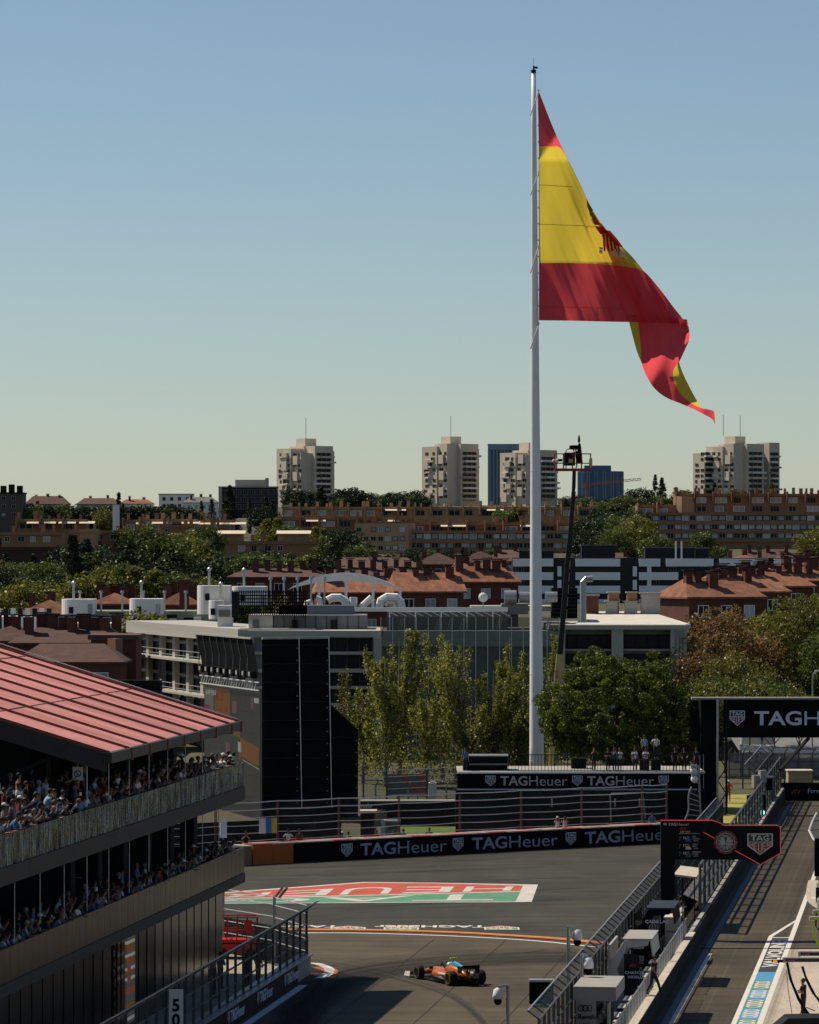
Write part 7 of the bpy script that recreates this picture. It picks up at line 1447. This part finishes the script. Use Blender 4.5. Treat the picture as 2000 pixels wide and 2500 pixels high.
for s in (-1, 1):
    loft([(.1, s * .35, .3, .1, .1), (.7, s * .5, .36, .24, .18), (1.5, s * .56, .42, .3, .2), (2.0, s * .58, .46, .26, .16)], PAP, 'sidepod'); loft([(.2, s * .4, .2, .2, .1), (.9, s * .58, .22, .3, .12), (1.7, s * .64, .26, .26, .14), (2.2, s * .62, .32, .2, .12)], CARB, 'sidepod_floor'); loft([(.6, s * .74, .24, .05, .1), (1.5, s * .8, .26, .05, .12), (2.1, s * .78, .3, .04, .1)], CARB, 'sidepod_undercut'); MB().box((1.1, s * .81, .5), (.9, .02, .07)).build('sponsor_stripe', WALLW, car)
    MB().prism([(-.6, s * .48, .62), (-.2, s * .48, .6), (-.12, s * .48, .95), (-.62, s * .48, .97)], (0, .03, 0)).build('rear_wing_endplate', CARB, car)
    MB().prism([(4.25, s * .95, .08), (4.85, s * .95, .08), (4.75, s * .93, .3), (4.2, s * .93, .34)], (0, .025, 0)).build('front_wing_endplate', WALLW if s > 0 else CARB, car)
    MB().bar((2.45, s * .38, .62), (2.4, s * .62, .66), .03).box((2.4, s * .68, .67), (.08, .18, .12)).build('mirror', CARB, car)
    for xw, w, r in ((0, .405, .36), (3.45, .31, .355)):
        cy = s * (.98 - w / 2); wh = put('wheel', MB().lathe([(.1, -w / 2 + .02), (r * .62, -w / 2 + .03), (r * .92, -w / 2), (r, -w / 2 + .05), (r, w / 2 - .05), (r * .92, w / 2), (r * .62, w / 2 - .03), (.1, w / 2 - .02)], (0, 0, 0), 28, axis='y').mesh('tyre', RUB, True), car, T(xw, cy, r))
        child('rim', MB().lathe([(.03, 0), (.19, .01), (.215, .03), (.215, -.02)], (0, s * (w / 2 - .01), 0), 20, axis='y').mesh('rim', CARB), wh); child('tyre_band', MB().lathe([(.255, 0), (.275, 0), (.275, .006), (.255, .006)], (0, s * (w / 2 + .002), 0), 28, axis='y', ring=True).mesh('tyre_band', mat('medium_tyre_band', (.30, .24, .04), .6)), wh)
        for dx, dz in ((.35, .12), (-.3, .1), (.3, -.08), (-.25, -.1)): MB().bar((xw + dx, s * .2, .42 + dz), (xw, cy - s * w / 2, r + dz * .8), .035, .02).build('wishbone', CARB, car)
MB().box((1.5, 0, .07), (3.4, 1.5, .05)).build('floor', CARB, car); MB().prism([(-.55, -.5, .34), (-.1, -.5, .1), (-.1, .5, .1), (-.55, .5, .34)], (0, 0, .03)).build('diffuser', CARB, car)
for x, z, ch, tl in ((-.35, .82, .34, .1), (-.52, .93, .2, .12)): MB().prism([(x - ch / 2, -.48, z + tl / 2), (x + ch / 2, -.48, z - tl / 2), (x + ch / 2, -.48, z - tl / 2 + .03), (x - ch / 2, -.48, z + tl / 2 + .03)], (0, .96, 0)).build('rear_wing_flap', CARB, car)
for s in (-.08, .08): MB().bar((-.25, s, .45), (-.38, s, .82), .05, .03).build('wing_pylon', CARB, car)
MB().box((-.45, 0, .3), (.1, .12, .1)).build('rain_light', REDP, car)
for k in range(4): MB().prism([(4.35 + k * .14, -.93, .1 + k * .0 + .06 * (3 - k)), (4.48 + k * .14, -.93, .08 + .05 * (3 - k)), (4.48 + k * .14, -.93, .1 + .05 * (3 - k)), (4.35 + k * .14, -.93, .12 + .06 * (3 - k))], (0, 1.86, 0)).build('front_wing_flap', CARB if k != 1 else PAP, car)
MB().tube([(1.55, -.36, .72), (1.75, -.38, .92), (2.15, -.28, .95), (2.5, 0, .92), (2.15, .28, .95), (1.75, .38, .92), (1.55, .36, .72)], .035, 8).build('halo', CARB, car); MB().bar((2.5, 0, .92), (2.72, 0, .66), .05).build('halo_pillar', CARB, car)
MB().sphere((1.72, 0, .84), .14, 14, 10, sc=(1.15, 1, 1)).build('helmet', mat('helmet_white', (.55, .57, .6), .3), car, smooth=True); MB().box((1.86, 0, .84), (.05, .17, .06)).build('visor', BLACK, car)
MB().bar((1.32, 0, 1.08), (1.3, 0, 1.18), .05).box((1.3, 0, 1.2), (.1, .34, .06)).build('camera_bar', mat('camera_yellow', (.6, .5, .08), .4), car); MB().box((1.42, 0, .96), (.03, .16, .14)).build('air_intake', BLACK, car); MB().bar((3.0, 0, .6), (3.0, 0, .8), .015).build('antenna', BLACK, car)
# ================================================================ people
SK = [mat('skin_%d' % i, c, .6, .08) for i, c in enumerate(((.27, .145, .09), (.21, .11, .065), (.15, .075, .045)))]
HR = [mat('hair_%d' % i, c, .7, .2) for i, c in enumerate(((.012, .009, .007), (.035, .02, .012), (.12, .08, .04), (.18, .17, .16)))]
SHIRTS = {'white': (.62, .61, .60), 'pale blue': (.28, .36, .48), 'navy': (.015, .022, .05), 'black': (.01, .01, .012), 'red': (.2, .02, .025), 'grey': (.16, .16, .17), 'olive': (.07, .07, .035), 'blue': (.04, .12, .3), 'coral': (.3, .12, .11), 'dark green': (.01, .05, .04)}
SHM = {k: mat('shirt_' + k.replace(' ', '_'), c, .85, .12, 6, bump=.3) for k, c in SHIRTS.items()}
TR = [mat('trousers_%d' % i, c, .85, .1) for i, c in enumerate(((.012, .014, .02), (.03, .04, .07), (.2, .16, .11)))]
SHOE = mat('shoe_leather', (.02, .018, .016), .6)
ORA = mat('marshal_orange', (.6, .12, .015), .7, .08); SHM['orange overalls'] = ORA
HIV = mat('hi_vis_yellow', (.5, .55, .05), .7, .08); SHM['yellow vest'] = HIV
def person_mesh(pose):
    """one continuous skinned figure, facing +x, feet at the origin; material slots: skin, shirt, trousers, hair, shoes"""
    J = {'pel': (0, 0, .94), 'wai': (0, 0, 1.08), 'che': (.01, 0, 1.27), 'nek': (.02, 0, 1.46), 'hd0': (.035, 0, 1.55), 'hd1': (.035, 0, 1.64), 'hd2': (.025, 0, 1.70)}
    for s, q in ((1, 'L'), (-1, 'R')):
        J['sh' + q] = (0, s * .185, 1.40); J['el' + q] = (-.02, s * .25, 1.12); J['wr' + q] = (.06, s * .24, .88); J['ha' + q] = (.09, s * .235, .79)
        J['hi' + q] = (0, s * .09, .88); J['kn' + q] = (.02, s * .1, .49); J['an' + q] = (-.01, s * .1, .09); J['to' + q] = (.15, s * .12, .045)
    def arm(q, el, wr, ha): J['el' + q], J['wr' + q], J['ha' + q] = el, wr, ha
    lean = 0
    if pose == 'rail':
        lean = .16; arm('L', (.2, .24, 1.14), (.42, .16, 1.16), (.5, .12, 1.17)); arm('R', (.2, -.24, 1.14), (.42, -.14, 1.16), (.5, -.1, 1.17))
    elif pose == 'rail_deep':
        lean = .3; arm('L', (.3, .27, 1.1), (.5, .1, 1.14), (.56, .02, 1.15)); arm('R', (.3, -.27, 1.1), (.5, -.1, 1.14), (.56, -.03, 1.17))
    elif pose == 'crossed':
        arm('L', (.06, .27, 1.13), (.24, .03, 1.16), (.25, -.06, 1.2)); arm('R', (.06, -.27, 1.13), (.24, -.03, 1.2), (.24, .07, 1.22))
    elif pose == 'phone':
        arm('L', (.16, .26, 1.2), (.34, .08, 1.42), (.38, .05, 1.5)); arm('R', (.16, -.26, 1.2), (.34, -.06, 1.42), (.38, -.04, 1.5))
    elif pose == 'selfie':
        arm('R', (.26, -.3, 1.46), (.5, -.3, 1.58), (.58, -.29, 1.66))
    elif pose == 'point':
        arm('L', (.26, .26, 1.36), (.52, .22, 1.4), (.61, .21, 1.42))
    elif pose == 'camera':
        arm('L', (.2, .22, 1.3), (.3, .08, 1.55), (.33, .03, 1.6)); arm('R', (.18, -.24, 1.32), (.24, -.1, 1.58), (.2, -.08, 1.62)); lean = .05
    elif pose == 'walk':
        J['knL'] = (.2, .1, .52); J['anL'] = (.3, .1, .12); J['toL'] = (.45, .11, .09); J['knR'] = (-.06, -.1, .5); J['anR'] = (-.3, -.1, .13); J['toR'] = (-.16, -.11, .05); arm('R', (.08, -.24, 1.13), (.28, -.22, 1.0), (.35, -.21, .95)); arm('L', (-.16, .24, 1.14), (-.12, .25, .9), (-.08, .25, .82)); lean = .06
    elif pose == 'hips':
        arm('L', (-.1, .38, 1.16), (.03, .2, 1.0), (.07, .15, .97)); arm('R', (-.1, -.38, 1.16), (.03, -.2, 1.0), (.07, -.15, .97))
    elif pose == 'sit':
        for q, s in (('L', 1), ('R', -1)): J['kn' + q] = (.42, s * .12, .9); J['an' + q] = (.45, s * .12, .45); J['to' + q] = (.6, s * .13, .4); J['hi' + q] = (.02, s * .09, .9)
        lean = .12; arm('L', (.18, .26, 1.15), (.4, .18, 1.08), (.48, .15, 1.08)); arm('R', (.18, -.26, 1.15), (.4, -.18, 1.08), (.48, -.15, 1.08))
    if lean:
        for k in J:
            if k[:2] in ('wa', 'ch', 'ne', 'hd', 'sh') or (k[:2] == 'el' and pose not in ('rail', 'rail_deep')): x, y, z = J[k]; f = max(0, z - .95); J[k] = (x + f * math.sin(lean) * 1.6, y, z - f * (1 - math.cos(lean)) * 1.5)
    Rr = {'pel': (.13, .15), 'wai': (.115, .14), 'che': (.13, .17), 'nek': (.055, .055), 'hd0': (.072, .066), 'hd1': (.105, .085), 'hd2': (.08, .068)}
    for q in 'LR': Rr.update({'sh' + q: (.07, .07), 'el' + q: (.048, .048), 'wr' + q: (.034, .034), 'ha' + q: (.042, .026), 'hi' + q: (.095, .095), 'kn' + q: (.066, .066), 'an' + q: (.045, .045), 'to' + q: (.04, .045)})
    E = [('pel', 'wai', 1), ('wai', 'che', 1), ('che', 'nek', 1), ('nek', 'hd0', 0), ('hd0', 'hd1', 0), ('hd1', 'hd2', 0)]
    for q in 'LR': E += [('che', 'sh' + q, 1), ('sh' + q, 'el' + q, 1), ('el' + q, 'wr' + q, 0), ('wr' + q, 'ha' + q, 0), ('pel', 'hi' + q, 2), ('hi' + q, 'kn' + q, 2), ('kn' + q, 'an' + q, 2), ('an' + q, 'to' + q, 4)]
    keys = list(J); me = bpy.data.meshes.new('figure'); me.from_pydata([J[k] for k in keys], [(keys.index(a_), keys.index(b_)) for a_, b_, _ in E], []); o = bpy.data.objects.new('figure', me); COL.objects.link(o)
    md = o.modifiers.new('skin', 'SKIN'); md.use_smooth_shade = True
    for i, k in enumerate(keys): v = me.skin_vertices[0].data[i]; v.radius = Rr[k]; v.use_root = (k == 'pel')
    o.modifiers.new('sub', 'SUBSURF').levels = 1
    dg = bpy.context.evaluated_depsgraph_get(); res = bpy.data.meshes.new_from_object(o.evaluated_get(dg)); bpy.data.objects.remove(o)
    co = np.array([v.co for v in res.vertices]); mi = []
    A = np.array([J[a_] for a_, b_, _ in E]); B = np.array([J[b_] for a_, b_, _ in E]); lab = [l for _, _, l in E]; D = B - A; dd = (D ** 2).sum(1)
    hx, hz = J['hd1'][0], J['hd1'][2]
    for p in res.polygons:
        c = np.array(p.center); tt = np.clip(((c - A) * D).sum(1) / dd, 0, 1); k = int(np.argmin((((A + D * tt[:, None]) - c) ** 2).sum(1))); l = lab[k]
        if E[k][1] in ('elL', 'elR') and tt[k] > .62: l = 0
        if l == 0 and E[k][0] in ('hd0', 'hd1') and (c[2] > hz + .045 or (c[0] < hx - .015 and c[2] > hz - .075)): l = 3
        if E[k][0] == 'che' and E[k][1] == 'nek' and tt[k] > .85: l = 0
        mi.append(l)
    b = MB(); b.v = [tuple(v.co) for v in res.vertices]; b.f = [tuple(p.vertices) for p in res.polygons]; b.m = mi
    for q, s in (('L', 1), ('R', -1)):      # fingers and thumb
        w, h = Vector(J['wr' + q]), Vector(J['ha' + q]); d = (h - w).normalized(); side = d.cross(Vector((0, 0, 1)) if abs(d.z) < .8 else Vector((1, 0, 0))).normalized(); dn = d.cross(side)
        for i, L in enumerate((.075, .085, .08, .062)):
            r0 = h + side * (i - 1.5) * .019 + d * .01; b.tube([r0, r0 + d * L * .6 + dn * .004, r0 + d * L + dn * .02], [.0095, .0085, .006], 5, 0)
        r0 = w + d * .03 + side * .03; b.tube([r0, r0 + d * .035 + side * .03, r0 + d * .065 + side * .035], [.011, .0095, .007], 5, 0)
    hp = Vector((hx + .1, 0, hz - .03)); b.add([hp + Vector((0, -.015, -.02)), hp + Vector((0, .015, -.02)), hp + Vector((-.01, 0, .04)), hp + Vector((.028, 0, -.015))], [(0, 1, 3), (1, 2, 3), (2, 0, 3), (0, 2, 1)], 0)
    for s in (-1, 1): b.sphere((hx - .01, s * .088, hz - .02), .026, 6, 4, 0, (.7, .5, 1.2)); b.sphere((hx + .085, s * .034, hz + .008), .011, 6, 4, 3)
    b.box((hx + .088, 0, hz - .075), (.012, .045, .01), mi=4); b.sphere((hx - .022, 0, hz + .022), .1, 12, 8, 3, (1.08, .9, 1.08))
    me = b.mesh('person_' + pose, [SK[0], SHM['white'], TR[0], HR[0], SHOE], True); me['hx'] = hx; me['hz'] = hz; return me
POSES = ['rail', 'rail_deep', 'stand', 'crossed', 'phone', 'selfie', 'point', 'camera', 'walk', 'hips', 'sit']
PM = {p: person_mesh(p) for p in POSES}
def cap_mesh(m):
    b = MB(); b.lathe([(.108, 0), (.108, .03), (.085, .085), (.03, .11), (.001, .112)], (0, 0, 0), 12); b.prism([(.08, -.07, .005), (.2, -.05, -.01), (.22, 0, -.012), (.2, .05, -.01), (.08, .07, .005)], (0, 0, .012)); return b.mesh('cap', m, True)
CAPS = {k: cap_mesh(SHM[k]) for k in ('red', 'white', 'navy', 'black', 'blue', 'orange overalls')}
POSEW = {'rail': 'leaning on the rail', 'rail_deep': 'bent far over the rail', 'stand': 'standing upright', 'crossed': 'with folded arms', 'phone': 'holding up a phone', 'selfie': 'with one arm raised', 'point': 'pointing ahead', 'camera': 'aiming a camera', 'walk': 'walking', 'hips': 'with hands on hips', 'sit': 'seated'}
PHONE = MB().box((0, 0, 0), (.012, .08, .15)).mesh('phone', BLACK); CAMM = MB().box((0, 0, 0), (.1, .14, .1)).lathe([(.045, .05), (.05, .22)], (0, 0, 0), 10, axis='x').mesh('camera', BLACK)
def person(loc, face, pose, shirt, where, grp, cap=None, sk=0, hr=0, tr=0, s=1.0, long_trs=None, label=None):
    hair = ('dark', 'brown', 'fair', 'grey')[hr]
    lab = label or 'spectator in %s %s, %s, %s' % (shirt, 'and %s cap' % cap if cap else 'with %s hair' % hair, POSEW[pose], where)
    o = put('person', PM[pose], None, T(loc[0], loc[1], loc[2], face, (s, s, s))); tag(o, lab, 'person', grp)
    for i, m in ((0, SK[sk]), (1, SHM[shirt]), (2, long_trs or TR[tr]), (3, HR[hr])): o.material_slots[i].link = 'OBJECT'; o.material_slots[i].material = m
    if cap: child('cap', CAPS[cap], o, T(PM[pose]['hx'] - .005, 0, PM[pose]['hz'] + .045))
    if pose in ('phone',): child('phone', PHONE, o, T(.44, 0, 1.55))
    if pose == 'camera': child('camera', CAMM, o, T(PM[pose]['hx'] + .2, 0, PM[pose]['hz'] + .0))
    return o
RP = random.Random(5); cols = ['white'] * 5 + ['pale blue'] * 4 + ['navy'] * 4 + ['black'] * 6 + ['grey', 'olive', 'red', 'blue', 'coral', 'dark green']
def rnd_person(loc, face, poses, where, grp, capp=.18, **k):
    person(loc, face + RP.uniform(-.5, .5), RP.choice(poses), RP.choice(cols), where, grp, RP.choice(['red', 'white', 'navy', 'black']) if RP.random() < capp else None, RP.choice((0, 0, 1, 2)), RP.choice((0, 0, 0, 1, 1, 2, 3)), RP.choice((0, 0, 1, 2)), RP.uniform(.93, 1.07), **k)
FACE = math.atan2(-TAN, 1) + .25                      # towards the track and a little up the straight
GU, GL_ = 'spectators on the upper balcony', 'spectators on the lower balcony'
# upper balcony: front rail, then rows behind
Y = 147.0
while Y < 198.6:
    rnd_person(S(GX - .62 + RP.uniform(-.06, .06), Y, 8.93), FACE, ['rail', 'rail', 'rail', 'rail_deep', 'rail_deep', 'phone', 'crossed'], 'upper balcony front', GU); Y += RP.uniform(.62, .84)
Y = 147.0
while Y < 197:
    if RP.random() < .8: rnd_person(S(GX - 1.25 + RP.uniform(-.12, .12), Y, 9.26 if Y < 175.5 else 8.93), FACE, ['stand', 'crossed', 'rail', 'hips', 'stand'], 'upper balcony second row', GU)
    Y += RP.uniform(.8, 1.2)
Y = 148.0
while Y < 172:
    if RP.random() < .75: rnd_person(S(GX - 2.15 + RP.uniform(-.15, .15), Y, 9.56), FACE, ['stand', 'crossed', 'stand', 'hips'], 'upper balcony second step', GU)
    Y += RP.uniform(.8, 1.3)
Y = 150.0
while Y < 166:
    if RP.random() < .6: rnd_person(S(GX - 3.1 + RP.uniform(-.15, .15), Y, 9.86), FACE, ['stand', 'crossed', 'hips'], 'upper balcony top step', GU)
    Y += RP.uniform(.9, 1.5)
for k in range(12): rnd_person(S(GX - 2.2 + RP.uniform(-.3, .3), 178 + 1.5 * k, 8.93), FACE, ['stand', 'crossed', 'phone'], 'under the red roof', GU)
person(S(GX - 4.4, 152.2, 10.6), 1.2, 'stand', 'pale blue', '', GU, cap='navy', label='man in pale blue shirt and navy cap standing on raised steps')
blk('step', gs, S(GX - 4.6, 152.2, 9.75), (1.2, 1.4, 1.7), FLOORM, ROT)
person(S(GX - 3.0, 157.2, 9.86), FACE + .3, 'point', 'white', '', GU, label='man in white shirt pointing ahead above the crowd')
person(S(GX - 2.6, 161.5, 9.86), FACE + .2, 'stand', 'coral', '', GU, label='man in coral polo shirt standing above the crowd')
person(S(GX - 1.9, 166.0, 9.56), FACE + .2, 'selfie', 'black', '', GU, label='man raising a phone with one outstretched arm')
# lower balcony
Y = 147.0
while Y < 198.6:
    rnd_person(S(GX - .6 + RP.uniform(-.06, .06), Y, 4.73), FACE, ['rail', 'rail', 'rail', 'rail_deep', 'rail_deep', 'phone', 'crossed'], 'lower balcony front', GL_, .12); Y += RP.uniform(.62, .9)
Y = 147.5
while Y < 198:
    if RP.random() < .7: rnd_person(S(GX - 1.25 + RP.uniform(-.12, .12), Y, 5.01 if Y < 181 else 4.73), FACE, ['stand', 'crossed', 'phone', 'hips'], 'lower balcony second row', GL_, .12)
    Y += RP.uniform(.9, 1.6)
person(S(-33.2, 196.6, 4.73) + Vector((-.9, 0, 0)), 0.2, 'phone', 'white', '', GL_, label='man in white shirt at the open end of lower balcony')
# viewing deck
GD = 'photographers and guests on the viewing deck'
for px, dz, pose, sh, lab in ((1450, .0, 'camera', 'black', 'photographer in black aiming a camera over the deck banner'), (1575, .9, 'stand', 'pale blue', 'guest in light shirt standing high beside another on deck'), (1603, .9, 'hips', 'white', 'guest in white shirt standing high on deck, hands on hips'), (1484, 0, 'crossed', 'black', 'guest in black with folded arms under the pine'), (1500, 0, 'phone', 'blue', 'guest in blue holding a phone on the deck'), (1513, 0, 'stand', 'white', 'guest in white between two others on the deck'), (1550, 0, 'stand', 'white', 'guest in white left of the tall pair on deck'), (1577, 0, 'crossed', 'white', 'guest in white with folded arms at deck railing'), (1670, 0, 'hips', 'black', 'guest in black, hands on hips, near deck end'), (1700, 0, 'stand', 'navy', 'guest in navy at the end of the deck'), (1648, 0, 'stand', 'black', 'guest in black left of the deck end'), (1136, 0, 'stand', 'blue', 'steward in blue beside the black deck cabin')):
    p = at(px, 1884, YD + 1.2); person((p.x, YD + 1.1 + (.9 if dz else 0), p.z + dz), -1.2, pose, sh, '', GD, label=lab, tr=0)
    if dz: blk('riser', bpy.data.objects['viewing_deck'], (p.x, YD + 2.0, p.z + .44), (.7, .6, .88), DARK)
# people behind the barrier
GB = 'people behind the run-off barrier'
for px, pose, sh, hr, cap, lab in ((624, 'phone', 'black', 1, None, 'photographer in black behind the orange barrier end'), (728, 'hips', 'white', 0, None, 'person in white shirt behind the barrier near striped flag'), (755, 'stand', 'olive', 0, None, 'person in olive beside the one in white'), (890, 'stand', 'white', 0, 'white', 'person in white with cap inside marshal shelter'), (905, 'crossed', 'yellow vest', 0, None, 'marshal in yellow vest in the marshal shelter'), (974, 'crossed', 'navy', 0, None, 'person in navy beside the white service cabinet'), (1018, 'camera', 'black', 0, None, 'photographer in black on the turf edge'), (1040, 'stand', 'grey', 0, None, 'person in grey beside the turf photographer'), (1104, 'hips', 'black', 0, None, 'person in black at the corner of dark hoarding'), (1386, 'camera', 'white', 0, 'white', 'photographer in white with camera in front of hoarding'), (1404, 'camera', 'white', 1, None, 'second photographer in white beside the capped one'), (1618, 'stand', 'blue', 0, None, 'steward in blue in front of dark hoarding')):
    s_ = s_of(px); p = wp(s_, 1.15 if px > 1300 or px < 800 else 2.6); p.z = .45 if px > 1300 or px < 800 else 0; person(p, -1.5, pose, sh, '', GB, cap=cap, hr=hr, label=lab, s=.95)
    if p.z: blk('photo_step', bpy.data.objects['barrier_wall'], (p.x, p.y, .22), (.5, .5, .44), DARK)
person(g(1779, 1958), -1.4, 'hips', 'orange overalls', '', GB, cap='white', label='marshal in orange overalls and white helmet by bridge tower', long_trs=ORA)
# pit crew
GP = 'crew members in the pit lane'
person(g(1962, 2487), 2.6, 'crossed', 'black', '', GP, label='mechanic in black overalls standing on the pit apron', hr=1)
person(S(-12.1, 176.8, 1.17), -.6, 'walk', 'black', '', GP, label='crew member in black stepping along the pit wall')
for k, (Yq, lab) in enumerate(((162.6, 'engineer in white seated at the grey pit stand'), (163.9, 'second engineer in white seated at the grey pit stand'), (178.4, 'engineer in navy at the white pit stand'), (181.0, 'second engineer in navy at the white pit stand'), (193.8, 'engineer in black at the black pit stand'))):
    person(S(-13.4, Yq, .5), FACE + .5, 'sit', ('white', 'white', 'navy', 'navy', 'black')[k], '', GP, label=lab)
for k, (x, Yq, sh, pose, lab) in enumerate(((-12.75, 207.2, 'white', 'stand', 'crew member in white shirt beside scoreboard post'), (-13.2, 208.5, 'red', 'camera', 'camera operator in red behind the scoreboard post'), (-13.0, 210.6, 'black', 'crossed', 'crew member in black behind the scoreboard post'))): person(S(x, Yq, .9), FACE + .8 * k, pose, sh, '', GP, label=lab)
sbox('platform', -13.4, -12.6, 206.5, 211.5, .5, .9, DARK, bpy.data.objects['pit_walkway'])
# silhouettes by the scissor lift, lift operator
for k, (px, Yq, pose) in enumerate(((520, 186, 'stand'), (538, 190, 'crossed'), (603, 191, 'camera'), (630, 193, 'stand'))): person((at(px, 0, Yq).x, Yq, .02), -.6, pose, 'black', '', 'workers in the shaded service yard', label=('worker in black nearest the grandstand wall', 'worker with folded arms in the service yard', 'cameraman in black behind the left fence', 'worker in black behind the left fence')[k])
person((lerp(at(1354, 0, YB).x, at(1442, 0, YB).x, .62), YB, at(0, 1147, YB).z + .11), math.pi, 'camera', 'black', '', None, label='camera operator in black in the boom lift basket')
t = thing('broadcast_camera', 'black broadcast camera with tall antenna in the lift basket', 'camera', at(1412, 1140, YB)); p = at(1412, 1092, YB); MB().box(at(1404, 1092, YB), (.5, .3, .35)).build('camera_body', BLACK, t); MB().lathe([(.16, 0), (.2, .35)], at(1399, 1092, YB) - Vector((.3, 0, 0)), 10, axis='x').build('lens', BLACK, t); MB().lathe([(.28, -1.6), (.22, -.9), (.12, 0), (.05, .1)], at(1415, 1085, YB), 8).build('pedestal', BLACK, t); MB().lathe([(.03, 0), (.11, .15), (.09, .45), (.02, .75)], at(1414, 1082, YB), 8).build('antenna', BLACK, t)
